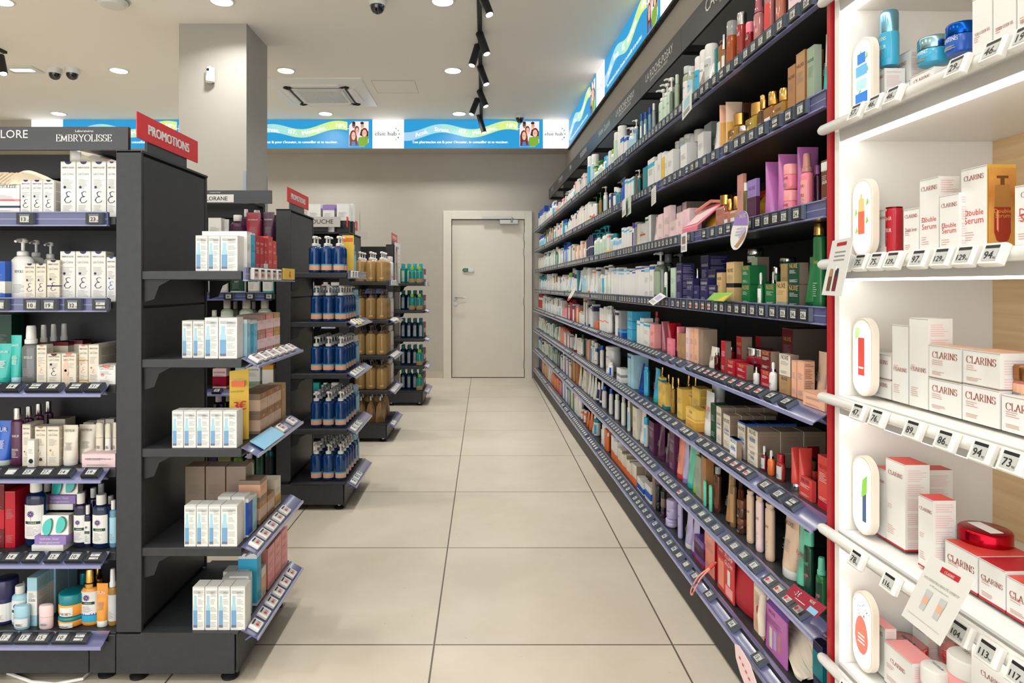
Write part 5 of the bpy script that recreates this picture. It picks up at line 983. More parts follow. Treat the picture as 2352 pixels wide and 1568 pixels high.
for k in range(0): g.tube([(-w*.3, .05+.02*k, .03+.024*k), (w*.2, .045+.024*k, .05+.026*k), (w*.62, .03+.024*k, .05+.022*k), (w*.86, .03+.022*k, .03+.014*k), (w*.9, .035+.018*k, .02+.004*k)], [.02, .026, .028, .026, .02], cream, 10)
for k in range(9):
    q = k/8; g.tube(smooth([(-w*.3, .04+.09*q, .02+.12*q), (w*.2, .03+.1*q, .04+.13*q), (w*.6, .02+.09*q, .03+.12*q), (w*.84, .015+.09*q, .02+.08*q), (w*.9+.006*(k % 3), .02+.085*q, .016)], 3), [.016+.003*(k % 2)]*13, cream, 9)
part('towel', g, r)
g = MB(); g.tube([(-w*.5, .03, .12), (-w*.55, -.01, .15), (-w*.6, -.02, .165), (-w*.68, -.012, .16)], [.008, .01, .009, .006], cream, 10); g.tube([(-w*.52, -.005, .15), (-w*.5, -.012, .09), (-w*.52, -.01, .03)], [.01, .012, .01], cream, 10); part('towel_tie', g, r)
Y1, Y2 = wallY(1838, .868), wallY(1862, .868); Ym = (Y1+Y2)/2
product('C', (wallX(.9, Ym), Ym, SZ[8]+.0006), WR, (Y1-Y2)*.9, .12, .13, 'navy', 'white', dict(band=(.3,.8,'teal')), 'navy and teal carton beside the towel gift set on the bottom wall shelf', what=' ')
# pink and yellow summer pouch with sleeve, third shelf
Y1, Y2 = wallY(1570, .86), wallY(1640, .86); Ym = (Y1+Y2)/2; w = Y1-Y2
r = tag(empty('summer_pouch', (wallX(.868, Ym), Ym, SZ[3]+.001), WR), 'coral and yellow fabric pouch in a pink printed sleeve, third wall shelf', 'pouch')
g = MB(); g.loft([rrect(w*.12, .08 + s, z, w*kx*.7, .11*ky) for z, kx, ky, s in ((0, .8, .7, 0), (.02, 1, 1, 0), (.06, 1, .9, .01), (.1, .9, .6, .02), (.115, .8, .3, .03))], mat('yellow_fabric', (206,160,40), .7)); part('body', g, r)
g = MB(); g.tube([(-w*.3, .02, .1), (w*.1, .03, .125), (w*.42, .04, .11), (w*.5, .03, .05), (w*.45, .03, .004)], .006, 'salmon'); part('trim', g, r)
g = MB(); q = w*.72
g.loft([[(-w*.5, -.012, .0), (-w*.5+q*.75, -.016, .0), (-w*.5+q*.75, -.012, .0), (-w*.5, -.008, .0)], [(-w*.5, -.014, .035), (-w*.5+q*.8, -.018, .035), (-w*.5+q*.8, -.014, .035), (-w*.5, -.01, .035)], [(-w*.3, .05, .115), (-w*.3+q, .045, .115), (-w*.3+q, .049, .113), (-w*.3, .054, .113)]], 'pink')
g.loft([[(-w*.44, -.0085, .045), (-w*.5+q*.7, -.0125, .045), (-w*.5+q*.7, -.0115, .045), (-w*.44, -.0075, .045)], [(-w*.28, .036, .1), (-w*.36+q*.9, .033, .1), (-w*.36+q*.9, .034, .099), (-w*.28, .037, .099)]], 'pale_pink'); part('printed_sleeve', g, r)
Y1, Y2 = wallY(1618, .9), wallY(1690, .9); Ym = (Y1+Y2)/2; w = Y1-Y2
r = tag(empty('summer_pouch', (wallX(1.035, Ym), Ym, SZ[3]+.001), WR), 'second coral pouch in a pink sleeve lying behind on the third wall shelf', 'pouch')
g = MB(); g.loft([rrect(w*.1, .05, z, w*kx, .12*ky) for z, kx, ky in ((0, .8, .7), (.03, 1, 1), (.1, .98, .9), (.14, .8, .6), (.155, .5, .3))], mat('yellow_fabric')); part('body', g, r)
g = MB(); g.loft([[(-w*.5, -.03, z0), (w*.1, -.03, z0), (w*.1, -.026, z0), (-w*.5, -.026, z0)] for z0 in (.07, .1)] + [[(-w*.35, .03, .155), (w*.2, .03, .155), (w*.2, .034, .153), (-w*.35, .034, .153)]], 'coral'); part('printed_sleeve', g, r)
wall_labels()
# ---------------------------------------------------------------- gondolas across the shop
GN = ['', 'first', 'second', 'third', 'fourth']
GY = [0, 1.955, 3.46, 4.965, 6.47]; GDX = [0, 0, 0, 0, .13]
EZ = [None, [1.243, .977, .707, .408, .155], [1.267, 1.003, .727, .43, .143], [1.227, .934, .659, .392, .137], [1.22, .948, .663, .39, .141]]
RZ = [1.408, 1.15, .898, .643, .391, .15]             # run shelves
RUNX0 = [0, -2.7, -2.3, -1.86, -2.3]
def foot(x, y, root, zt=.035):
    g = MB(); g.lathe([(.026, 0), (.027, .006), (.016, .014), (.012, .016)], BLACK2, 16); g.lathe([(.011, .014), (.011, zt)], CHROME, 6); part('levelling_foot', g, root, loc=(x-root.location.x, y-root.location.y, 0))
for n in range(1, 5):
    Y0, dx, far = GY[n], GDX[n], n > 2
    # end cap facing the aisle
    r = empty('end_cap_display', (-.9+dx, Y0, 0)); tag(r, 'black steel end-cap shelving with five levels on the %s gondola from the camera' % GN[n], 'shelving', 'gondola end caps'); ox, oy = r.location.x, r.location.y
    def bx(g, x0, x1, y0, y1, z0, z1, m=BLACK): g.box(x0+dx-ox, x1+dx-ox, y0-oy, y1-oy, z0, z1, m); return g
    E1 = Y0 + .465
    part('upright', bx(MB(), -1.109, -1.032, Y0, Y0+.012, .155, 1.606), r, .002); part('upright', bx(MB(), -1.109, -1.032, E1-.012, E1, .155, 1.606), r, .002)
    part('back_panel', bx(MB(), -1.105, -1.045, Y0+.012, E1-.012, .04, 1.6, BLACK2), r)
    part('panel_board', bx(MB(), -1.045, -1.034, Y0+.018, E1-.018, 1.137, 1.592), r, .0015); part('panel_board', bx(MB(), -1.045, -1.034, Y0+.018, E1-.018, .17, 1.131), r, .0015)
    part('top_cap', bx(MB(), -1.109, -1.03, Y0, E1, 1.6, 1.607), r)
    part('plinth', bx(MB(), -1.109, -.752, Y0, Y0+.51, .03, EZ[n][4]-.006), r, .002); part('plinth_front', bx(MB(), -.749, -.743, Y0+.003, Y0+.512, .032, EZ[n][4]-.006), r, .002); part('base_shelf', bx(MB(), -1.034, -.742, Y0-.002, Y0+.512, EZ[n][4]-.005, EZ[n][4]), r)
    for k in range(4):
        z = EZ[n][k]; part('shelf', bx(MB(), -1.034, -.732, Y0+.004, Y0+.5, z-.026, z), r, .002)
        for y in (Y0+.012, Y0+.488):
            g = MB(); g.prism([(-1.034+dx-ox, z-.026), (-.95+dx-ox, z-.026), (-.985+dx-ox, z-.045), (-1.0+dx-ox, z-.085), (-1.034+dx-ox, z-.095)], .003, BLACK2, o=(0, y-oy, 0)); part('shelf_bracket', g, r)
    for k in range(5):
        g = MB(); (rail_upper if k == 0 else rail_lower)(g, .49); o = part('price_rail', g, r, loc=(-.732+dx-ox, Y0+.252-oy, EZ[n][k])); o.rotation_euler = (0, 0, PI/2)
    for x, y in ((-1.06, Y0+.04), (-.78, Y0+.04), (-.78, Y0+.47), (-1.06, Y0+.47)): foot(x+dx, y, r)
    # red promotion flag
    f = empty('promotion_sign', (-1.06+dx, Y0+.22, 1.607)); tag(f, 'red promotion sign standing on the end cap of the %s gondola' % GN[n], 'sign', 'red promotion signs on the gondola ends'); o = f.location
    g = MB(); g.box(-.004, .004, -.14, .13, 0, .055, FASC); part('holder', g, f)
    g = MB(); g.box(.004, .007, -.205, .213, .042, .121, REDP); g.text('PROMOTIONS', (.0078, .0, .066), .032, 'white', ux=(0,1,0), fit=.29, bold=.08); part('panel', g, f)
    # the long run facing the camera
    x0, x1 = RUNX0[n]+dx, -1.113+dx; r2 = empty('gondola_shelving', ((x0+x1)/2, Y0, 0)); tag(r2, 'black steel gondola run with six shelves facing the camera, %s from the camera' % GN[n], 'shelving', 'gondola runs'); ox2, oy2 = r2.location.x, r2.location.y
    def bq(g, a0, a1, y0, y1, z0, z1, m=BLACK): g.box(a0-ox2, a1-ox2, y0-oy2, y1-oy2, z0, z1, m); return g
    part('back_panel', bq(MB(), x0, x1, Y0+.235, Y0+.25, .04, 1.565 if n == 1 else 1.6, BLACK2), r2); part('plinth', bq(MB(), x0, x1-.08, Y0+.002, Y0+.5, .03, .145), r2, .002); part('corner_post', bq(MB(), x1-.079, x1, Y0+.004, Y0+.05, .03, .145), r2, .002)
    if n == 1: part('sign_back_panel', bq(MB(), x0, px2x(168, Y0+.24), Y0+.236, Y0+.25, 1.566, 1.64, BLACK), r2)
    for k, z in enumerate(RZ):
        part('shelf', bq(MB(), x0, x1-.003, Y0+.012, Y0+.235, z-.024, z), r2, .0015)
        g = MB(); L = (x1-.02)-x0; (rail_upper if k < 2 else rail_lower)(g, L); part('price_rail', g, r2, loc=(x0+L/2-ox2, Y0+.012-oy2, z))
    for x in (x1-.05, x1-.8): foot(x, Y0+.05, r2); foot(x, Y0+.4, r2)
# brand name boards over the runs
def fascia(x0, x1, y, z0, z1, m, name, label, texts, ya=.17, yb=.2, leg=-.06):
    r = empty(name, ((x0+x1)/2, y, z0)); tag(r, label, 'sign'); ox = r.location.x
    g = MB(); g.box(x0-ox, x1-ox, 0, .015, 0, z1-z0, m); part('board', g, r)
    g = MB(); g.box(x0-ox+.1, x0-ox+.13, .015, ya, .0, .02, BLACK2); g.box(x1-ox-.13, x1-ox-.1, .015, ya, .0, .02, BLACK2); g.box(x0-ox+.1, x1-ox-.1, ya, yb, leg, .02, BLACK2); part('bracket', g, r)
    for t, x, z, h, c, f in texts: g = MB(); g.text(t, (x-ox, -.001, z), h, c, font=f); part('lettering', g, r)
    return r
yf = 1.985
fascia(-2.7, px2x(294, yf), yf, px2z(344, yf), px2z(291, yf), FASC, 'brand_sign', 'anthracite board with white serif lettering over the first gondola run', [('EMBRYOLISSE', px2x(193, yf), .026, .0205, 'white', 'serif'), ('Laboratoires', px2x(194, yf), .054, .008, 'white', 'sans'), ('SANOFLORE', px2x(-10, yf), .036, .026, 'white', 'sans')])
yf = 3.49; r = fascia(-2.3, px2x(623, yf), yf, px2z(467, yf), px2z(437, yf), FASC, 'brand_sign', 'anthracite board with a white framed name over the second gondola run', [('LABORATOIRES', px2x(494, yf), .056, .006, 'white', 'sans')])
g = MB(); x0, x1 = px2x(455, yf)-r.location.x, px2x(537, yf)-r.location.x; g.box(x0, x1, -.002, 0, .006, .048, 'white'); g.text('KLORANE', ((x0+x1)/2-.004, -.0028, .016), .022, INK, fit=(x1-x0)*.86, bold=.01); part('name_plate', g, r)
LG = mat('pale_grey_board', (190,188,182), .45)
yf = 4.985; fascia(-1.86, px2x(781, yf), yf, px2z(521, yf), px2z(497.5, yf), LG, 'category_sign', 'pale grey category board with dark lettering over the third gondola run', [('DOUCHE', px2x(735, yf), .025, .036, INK, 'sans')], .016, .04, -.034)
yf = 6.52; fascia(-2.1, px2x(843, yf), yf, px2z(550, yf), px2z(531, yf), LG, 'category_sign', 'pale grey category board over the fourth gondola run', [('HYGIENE', px2x(760, yf), .03, .034, INK, 'sans')])
# tall boxes on top of the third run
r3 = [(705,738,468,'white'), (740,769,470,'lilac'), (772,803,467,'white')]
g = MB(); g.box(-1.84, -1.115, 5.02, 5.21, 1.60, 1.612, BLACK); tag(part('top_shelf', g), 'black top shelf along the third gondola carrying cartons', 'shelf')
for k, (a, b_, yt, c) in enumerate(r3):
    Y = 5.03; x0, x1 = px2x(a, Y), px2x(b_, Y)
    for q in range(2): product('C', ((x0+x1)/2 + q*.012, Y + q*.092, 1.613), 0, (x1-x0)*.9, .085, px2z(yt, Y)-1.613 + q*.01, 'white', 'white', dict(band=(.0, .4, 'black' if k == 2 else 'pale_grey') if k != 1 else (.8, 1, 'lavender'), ), 'on top of the third gondola, %s from the column%s' % (ordn(k+1), ', rear row' if q else ''))
# --- products on the run facing the camera
RUNS = {}
def L_(n, row, *items):
    Y0 = GY[n]
    for it in items:
        a, b_, yt, kind, body, cap = it[:6]; o = dict(it[6]) if len(it) > 6 else {}
        dd = o.pop('dd', 0); yb = o.pop('yb', None); d = o.pop('d', None); what = o.pop('what', None); deep = o.pop('deep', 0); rz = o.pop('rz', 0); gap = o.pop('gap', .97)
        Y = Y0 + .045 + dd; z = RZ[row] + .0006 if yb is None else px2z(yb, Y); w = px2x(b_, Y) - px2x(a, Y); h = px2z(yt, Y) - z
        D = d or {'C': min(.06, w), 'P': w*.55, 'B': w*.6, 'T': min(w*.7, .04), 'J': w, 'S': w*.6, 'A': w, 'K': w*.55, 'F': w*.6, 'D': w*.8, 'H': .04}[kind]
        for q in range(deep+1):
            s = product(kind, (px2x((a+b_)/2, Y), Y + q*(D+.004), z), rz, w*gap, D, h, body, cap, o, '', 'products on the run of the %s gondola' % GN[n], what, 0 if n < 2 and not q else 2)
            RUNS.setdefault((n, row), []).append((px2x((a+b_)/2, Y), q, z, dd, s))
RN = ['top', 'second', 'third', 'fourth', 'fifth', 'bottom']
def run_labels():
    for (n, row), L in RUNS.items():
        L.sort(key=lambda t: (-t[0], t[3], t[1], t[2]))
        for i, t in enumerate(L): t[4]['where'] = ', %s from end upright, %s shelf of %s gondola' % (ordn(i+1), RN[row], GN[n])
EMB = dict(t='EMBRYOLISSE', tf='serif', tc='charcoal', th=.007, tz=.88, tab='navy', eps=.026, sfine=M('kraft'), t2='Lait-Crème', t2z=.76, t2c='grey')
def E_(**k): q = dict(EMB); q.update(k); return q
L_(1, 0, (-30,46,424,'C','white','white',dict(t='EMBRYOLISSE',tf='serif',tz=.9,band=[(.0,.14,'pink'),(.3,.36,'navy'),(.5,.56,'pink')],d=.08,what='white gift carton with pink pattern')), (47,71,413,'C','white','white',E_(d=.05)), (72,98,413,'C','white','white',E_(d=.05)), (99,124,413,'C','white','white',E_(d=.09)), (139,174,371,'C','white','white',E_(eps=.036)), (175,209,371,'C','white','white',E_(eps=.036)), (210,244,371,'C','white','white',E_(eps=.036)), (245,268,371,'C','white','white',E_(eps=.036,gap=.9)))
L_(1, 1, (-24,12,600,'C','blue','white',dict(band=(.2,.5,'white'))), (15,70,547,'P','g:white','g:white',dict(t='EMBRYOLISSE',tf='serif',tc='charcoal',dd=.02)), (58,95,551,'P','g:white','g:white',dict(dd=.09)), (92,128,556,'P','g:white','g:white',dict(dd=.1)), (55,81,605,'C','ivory','white',E_(dd=-.015)), (82,106,605,'C','ivory','white',E_(dd=-.015)), (108,137,597,'C','ivory','white',E_(band=[(.36,.39,'navy'),(.08,.1,'navy')],dd=-.012)), (138,173,577,'C','white','white',E_(eps=.034)), (174,208,577,'C','white','white',E_(eps=.034)), (209,243,577,'C','white','white',E_(eps=.034)), (244,267,590,'C','white','white',E_(tab='blue',epc='blue',gap=.9)))
L_(1, 2, (-30,27,722,'C','dark_green','white',dict(dd=.1)), (-22,19,790,'T','g:turquoise','g:turquoise',dict(t='SANOFLORE',tc='white',fp=M('white'))), (20,44,770,'T','g:turquoise','g:pale_blue',dict(t='SANTE',tc='white',fp=M('white'))),
 (42,84,748,'S','~grey','g:white',dict(t='EMBRYOLISSE',tc='white',what='clear grey spray bottle under a see-through cap')), (85,107,746,'S','~grey','g:white',dict(dd=.06)), (108,130,744,'S','~grey','g:white',dict(dd=.1)), (131,155,743,'S','~grey','g:white',dict(dd=.13)),
 (84,107,792,'C','ivory','white',E_(tab='salmon',epc='salmon',eps=.018)), (108,140,812,'C','ivory','white',E_(tab='dark_red',dd=-.012)), (141,175,811,'C','ivory','white',E_(tab='salmon',epc='salmon',eps=.012,dd=-.012,pic='beige')), (121,157,785,'C','ivory','white',dict(dd=.07,band=(.9,1,'dark_red'))), (158,190,781,'C','ivory','white',dict(dd=.1,band=(.9,1,'dark_red'))),
 (181,202,792,'C','ivory','white',E_(tab='salmon',epc='salmon',eps=.02,band=[(.58,.61,'honey'),(.06,.09,'honey')])), (203,227,791,'C','ivory','white',E_(tab=None,eps=.012,epc='coral',d=.14)), (223,266,838,'C','white','white',E_(tab='salmon',epc='salmon',eps=.01,dd=-.022)))
L_(1, 3, (-20,18,968,'T','g:blue','g:pale_grey',dict(t='PUR',tc='white',fp=M('white'))), (19,49,938,'B','g:plum','m:silver',dict(t='SANOFLORE',tc='white',fp=M('white'))), (50,73,934,'B','g:plum','m:silver',dict(dd=.05)), (73,96,928,'B','g:plum','m:silver',dict(dd=.1)), (96,118,922,'B','g:plum','m:silver',dict(dd=.14)),
 (51,70,974,'C','ivory','white',E_(tab=None,eps=.008,d=.06)), (63,79,1010,'C','white','white',dict(dd=-.018,d=.016,spot=(0,.02,.007,'black'))), (80,107,979,'C','ivory','white',E_(tab='tan',eps=.012,epc='tan',spot=(.0,.02,.005,'brown'))), (108,136,979,'C','ivory','white',E_(tab=None,eps=.012,epc='tan')), (112,150,962,'C','ivory','white',dict(dd=.09,top='taupe')),
 (138,172,978,'T','g:ivory','g:white',dict(t='TESTEUR',tz=.95)), (160,180,981,'T','g:ivory','g:white',dict(dd=.05)), (174,212,977,'T','g:ivory','g:white',dict(t='TESTEUR',tz=.95,dd=.03)), (191,216,970,'C','ivory','white',dict(dd=.09)), (217,235,970,'K','g:ivory','g:ivory',dict(yb=1041,dd=.02,t='')), (239,253,972,'K','g:white','g:ivory',dict(yb=1041,dd=.02)), (222,240,964,'C','ivory','white',dict(dd=.1)), (242,262,962,'C','ivory','white',dict(dd=.1)), (257,267,970,'K','g:ivory','g:ivory',dict(yb=1041,dd=.03)), (187,266,1041,'C','pale_pink','white',dict(t='BAUME COULEUR STICK 3 EN 1',tz=.55,th=.006,dd=-.015,d=.06)))
L_(1, 4, (-30,10,1112,'C','dark_red','white',dict(d=.1,band=(.3,.6,'red'))), (11,35,1128,'C','red','white',dict(d=.13)), (48,98,1102,'B','~dark_blue','g:white',dict(lab='white',cf=.2,cw=.5,lz0=.16,lz1=.78,t2='KLORANE',t2c='dark_green')), (36,48,1118,'B','~lavender','g:white',dict(dd=.08)), (90,118,1098,'B','~navy','g:white',dict(dd=.1,cf=.25)),
 (164,196,1134,'B','~navy','g:white',dict(lab='white',cf=.2,cw=.55,lz1=.75,t2='KLORANE',t2c='dark_green')), (191,207,1161,'B','~navy','g:white',dict(lab='white',cf=.22,t2='KLORANE',t2c='dark_green')), (206,246,1138,'B','~dark_blue','g:white',dict(lab='white',cf=.19,cw=.55,lz1=.78,dd=-.01,t2='KLORANE',t2c='dark_green')), (247,267,1150,'B','~sky','g:white',dict(lab='pale_blue',gap=.85)), (199,222,1122,'B','~navy','g:white',dict(dd=.08)), (216,240,1112,'B','~navy','g:white',dict(dd=.13)), (240,262,1140,'B','~navy','g:white',dict(dd=.08)))
L_(1, 5, (-26,22,1336,'J','navy','g:navy',dict(lab='white')), (20,57,1348,'B','g:pale_blue','g:white',dict(lab='white',t2='KLORANE',t2c='dark_green')), (26,62,1392,'K','g:pale_blue','g:pale_blue',dict(dd=-.025,lab='white')), (62,85,1326,'C','pale_blue','white',dict(d=.06,deep=2,band=(.22,.72,'white'),sfine=M('grey'),t2='KLORANE',t2c='dark_green')), (112,128,1300,'C','pale_blue','white',dict(dd=.08,d=.06,deep=1,sfine=M('grey'))), (47,60,1335,'B','g:grey','g:white',dict(dd=.1)),
 (84,117,1391,'K','g:pale_pink','g:pale_pink',dict(dd=-.022)), (118,180,1420,'J','apricot','g:teal',dict(dd=-.02,lab='white',la=30,lf=.36)), (119,180,1369,'J','apricot','g:teal',dict(yb=1420,dd=-.02,lf=.45,lab='white',la=30)), (179,222,1311,'S','g:apricot','m:gold',dict(lab='white',lz0=.3,lz1=.9,lab2='cyan',t2='KLORANE',t2c='dark_green')), (217,243,1343,'T','g:apricot','g:white',dict(t='SUN',tc='white',ch=.14,dd=-.008)), (243,267,1308,'S','~honey','g:white',dict(lab='pale_grey',gap=.86)), (212,234,1297,'S','~amber','m:gold',dict(dd=.1)), (180,196,1318,'J','apricot','g:teal',dict(dd=.13)))
KL = dict(lab='white', t2='KLORANE', t2c='dark_green')
L_(2, 0, (478,508,500,'C','white','white',dict(band=(0,.25,'brown'),t2='KLORANE',t2c='dark_green')), (509,524,503,'T','white','brown',dict(dd=.02)), (524,560,493,'B','g:plum','g:white',dict(lab='plum',cf=.2,dd=.03)), (563,596,487,'T','g:crimson','g:plum',dict(t='KLORANE',tc='white')), (555,572,480,'B','plum','g:white',dict(dd=.1)), (602,628,486,'T','g:plum','g:plum',dict(t='KLORANE',tc='white')), (575,600,482,'B','plum','g:white',dict(dd=.1)))
L_(2, 1, (476,498,585,'B','g:pale_green','g:white',KL), (500,522,585,'B','g:ivory','g:white',KL), (524,562,590,'B','g:pale_green','g:white',dict(lab='dark_green',t2='-50%',t2c='white')), (566,596,590,'B','g:sage','g:white',KL), (600,628,590,'B','g:turquoise','g:white',KL))
L_(2, 2, (480,500,712,'B','g:pale_green','g:white',KL), (503,533,690,'B','g:pale_green','g:white',KL), (545,580,690,'B','g:pale_green','g:white',KL), (588,622,690,'B','g:pale_green','g:white',KL), (530,548,692,'B','g:sage','g:white',dict(dd=.08)), (572,590,692,'B','g:sage','g:white',dict(dd=.08)))
L_(2, 3, (488,520,846,'C','pale_pink','white',dict(band=(.1,.6,'crimson'),t='KLORANE',tc='dark_green')), (540,562,844,'C','pale_blue','white'), (565,597,838,'C','white','white',dict(band=(.0,.3,'sage'),t='KLORANE',tc='dark_green')), (602,628,838,'C','honey','white',dict(band=(.2,.8,'white'),t='KLORANE',tc='dark_green')))
L_(2, 4, (486,512,905,'B','~navy','g:white',KL), (514,528,905,'B','~navy','g:white',dict(dd=.06)), (560,590,905,'B','~navy','g:white',KL), (596,622,905,'B','~dark_blue','g:white',KL))
L_(2, 5, (480,498,1030,'C','navy','white'), (500,530,1048,'C','olive','white',dict(t='KLORANE',tc='white')), (533,556,1036,'B','~lime','g:white',dict(lab='pale_green')), (558,583,1042,'B','~sage','g:white',dict(lab='pale_green')), (585,605,1022,'B','g:dark_green','g:white'), (607,626,1018,'B','~teal','g:white',dict(lab='black')))
for row, yt, cols in ((0, 566, 'white/pale_grey/lilac'), (1, 648, 'white/pale_pink/white'), (3, 818, 'sky/white/sky'), (4, 880, 'turquoise/turquoise/white'), (5, 985, 'cyan/white/cyan')):
    for k, c in enumerate(cols.split('/')):
        a = 712 + 24*k; L_(3, row, (a, a+21, yt, 'CBC'[k], c, 'white', dict(lab='white') if k == 1 else dict(band=(.1,.3,'cyan'))))
run_labels()
# price tags of the runs
for row, lst in enumerate(([(58,'13'),(217,'23')], [(0,'4'),(74,'10'),(114,'19'),(168,'32'),(232,'29')], [(-8,'14'),(34,'14'),(86,'29'),(126,'17'),(178,'29'),(221,'31')], [(-8,'22'),(31,''),(71,'27'),(112,'27'),(152,'14'),(214,'19')], [(-8,'9'),(33,'14'),(79,'4'),(129,'12'),(177,'10'),(222,'29')], [(-22,'12'),(18,'17'),(62,'17'),(101,'15'),(147,'10'),(187,'29')])):
    for k, (px, t) in enumerate(reversed(lst)): price_tag(tag_mtx((px2x(px, 1.945), GY[1]+.012, RZ[row]), 0, row > 1), t, 'black price tag, %s from the end upright, %s shelf of first gondola' % (ordn(k+1), RN[row]), two=t == '29', group='price tags on the first gondola run')
for row, lst in ((1, [(525,'15'),(575,'14'),(618,'14')]), (3, [(500,'17'),(556,'12'),(610,'13')]), (2, [(520,'14'),(590,'15')]), (5, [(488,'9'),(560,'11')])):
    for k, (px, t) in enumerate(reversed(lst)): price_tag(tag_mtx((px2x(px, 3.45), GY[2]+.012, RZ[row]), 0, row > 1), t, 'black price tag, %s from the end upright, %s shelf of second gondola' % (ordn(k+1), RN[row]), lod=1, group='price tags on the second gondola run')
# drawstring bag and lying tube on the first run
Y = GY[1] + .1; g = MB(); cot = mat('cotton_canvas', (218,202,176), .85); z0 = px2z(424, GY[1]+.045)
g.loft([[(px2x(p, Y), Y-.05 + .13*t + .008*math.sin(9*t+p), z0 + .002 + h_*(math.sin(PI*t)**.6)) for t in [q/10 for q in range(11)]] + [(px2x(p, Y), Y+.08 - .13*t, z0+.001) for t in (.2, .5, .8)] for p, h_ in ((-70,.03),(-40,.045),(-10,.04),(20,.045),(40,.038),(60,.055),(72,.05),(90,.04),(110,.025),(136,.012))], cot)
for k in range(7): g.tube([(px2x(-20+10*k, Y), Y-.045, z0+.004), (px2x(-5+12*k, Y), Y-.03, z0+.036), (px2x(14+14*k, Y), Y+.01, z0+.046-.003*k)], [.004, .007, .004], cot, 6)
tag(part('drawstring_bag', g), 'crumpled cream cotton drawstring bag lying on the gift carton, top shelf of the first gondola', 'bag')
Y = GY[1]+.09; za = px2z(371, GY[1]+.045)+.001; a = Vector((px2x(176, Y), Y-.03, za+.02)); c = Vector((px2x(190, Y), Y-.015, za+.0195)); e = Vector((px2x(262, Y), Y+.07, za+.006))
r = tag(empty('cream_tube', (a.x, a.y, za)), 'white tube with screw cap lying across the tall white cartons of the first gondola', 'tube'); o = r.location
g = MB(); g.tube([c-o, c+(e-c)*.5-o, e-o], [.0185, .016, .006], 'g:ivory', 18); part('body', g, r); g = MB(); g.tube([a-o, c-o], [.0195, .019], 'g:white', 20); g.tube([a-o-(c-a).normalized()*.001, a-o], [.006, .012], 'pale_grey', 14); part('cap', g, r)
# eye patch packs
def eye_pack(px, yb, dd, label):
    Y = GY[1] + .03 + dd; X = px2x(px, Y); z = px2z(yb, Y) if dd else RZ[4]+.0006; r = tag(empty('eye_patch_pack', (X, Y, z)), label, 'pack')
    g = MB(); g.box(-.052, .044, -.01, .05, 0, .018, 'white', front='white'); g.box(-.046, .05, -.006, .05, .018, .044, 'lavender'); g.text('hydrater, lisser', (0, -.0066, .033), .007, 'white', fit=.075); g.text('décongestionner', (0, -.0066, .022), .007, 'white', fit=.075); part('printed_base', g, r)
    m = mat('foil_tray', (206,200,190), .3, .4); g = MB(); g.loft([[(-.034, .005, .044), (.05, .005, .044), (.05, .03, .044), (-.034, .03, .044)], [(-.04, .022, .098), (.04, .022, .098), (.044, .046, .098), (-.036, .046, .098)]], m); part('tray', g, r)
    t = M('g:turquoise')
    for s in (-1, 1):
        pts = [(.019*math.cos(q), .024*math.sin(q)) for q in [2*PI*k/16 for k in range(16)]]
        pts = [(x*(1 if x*s > 0 else .45) + s*.016, y) for x, y in pts]; g = MB(); g.prism(pts, -.006, t, o=(.004, .012, .07 + s*.003), uy=(0, .3, .95)); part('eye_patch', g, r)
eye_pack(117, 1252, 0, 'pack of two turquoise eye patches on a purple base, fifth shelf of first gondola')
eye_pack(140, 1168, .07, 'turquoise eye patch pack stacked higher behind another, fifth shelf of first gondola')
# white cable on the floor by the first gondola
g = MB(); g.tube([(px2x(-10, 1.95), 2.0, .006), (px2x(60, 1.93), 1.955, .006), (px2x(120, 1.93), 1.945, .006), (px2x(180, 1.95), 1.97, .006), (px2x(205, 2), 2.05, .006)], .005, 'g:white', 8); tag(part('power_cable', g), 'white cable lying on the floor under the first gondola', 'cable')

# ---------------------------------------------------------------- end cap products (front faces the aisle, narrow side faces the camera)
ENDS = {}
def E2(n, lv, kind, x, y, w, d, h, body, cap='white', o=None, z=None, rz=PI/2, what=None, lod=None):
    """x: distance of the product's front from the shelf edge (into the shelf), y: distance of its middle from the near end"""
    X = -.735 + GDX[n] - x; z = EZ[n][lv] + .0008 if z is None else z
    s = product(kind, (X, GY[n] + y, z), rz, w, d, h, body, cap, o or {}, '', 'products on the end cap of the %s gondola' % GN[n], what, (0 if n == 1 else 1 if n == 2 else 2) if lod is None else lod)
    ENDS.setdefault((n, lv), []).append((y, x, z, s)); return s
def end_labels():
    for (n, lv), L in ENDS.items():
        L.sort(key=lambda t: (round(t[0], 2), t[1], t[2]))
        for i, t in enumerate(L): t[3]['where'] = ', %s from near corner, %s level of %s end cap' % (ordn(i+1), ORD[lv+1], GN[n])
BX = dict(side='white', sfine=M('grey'), fine=1, fp=M('grey'), band=(.05,.7,'sky'))
def serum_side(n, lv, x, y, w, d, h, what=None):
    """white serum carton standing with its printed narrow side to the camera"""
    return E2(n, lv, 'C', x + w/2 - .0, y, w, d, h, 'white', 'white', dict(pic='pale_blue', fp=M('grey'), fine=1, top='white', tc='sky'), rz=0, what='white serum carton with a pale blue bottle printed')
def near_row(lv, xs, h, y=.02, z=None, d=.05):
    for x0, x1 in xs:
        Y = GY[1] + y; X = (px2x(x0, Y) + px2x(x1, Y))/2; w = (px2x(x1, Y) - px2x(x0, Y))*.97; zz = EZ[1][lv] + .0008 if z is None else z
        s = product('C', (X, Y, zz), 0, w, d, h, 'white', 'white', dict(serum=1, fine=0, fp=M('grey'), side='white', top='white', flap='grey'), '', 'products on the end cap of the first gondola', 'white serum carton', 0)
        ENDS.setdefault((1, lv), []).append((y, -X-.735, zz, s))
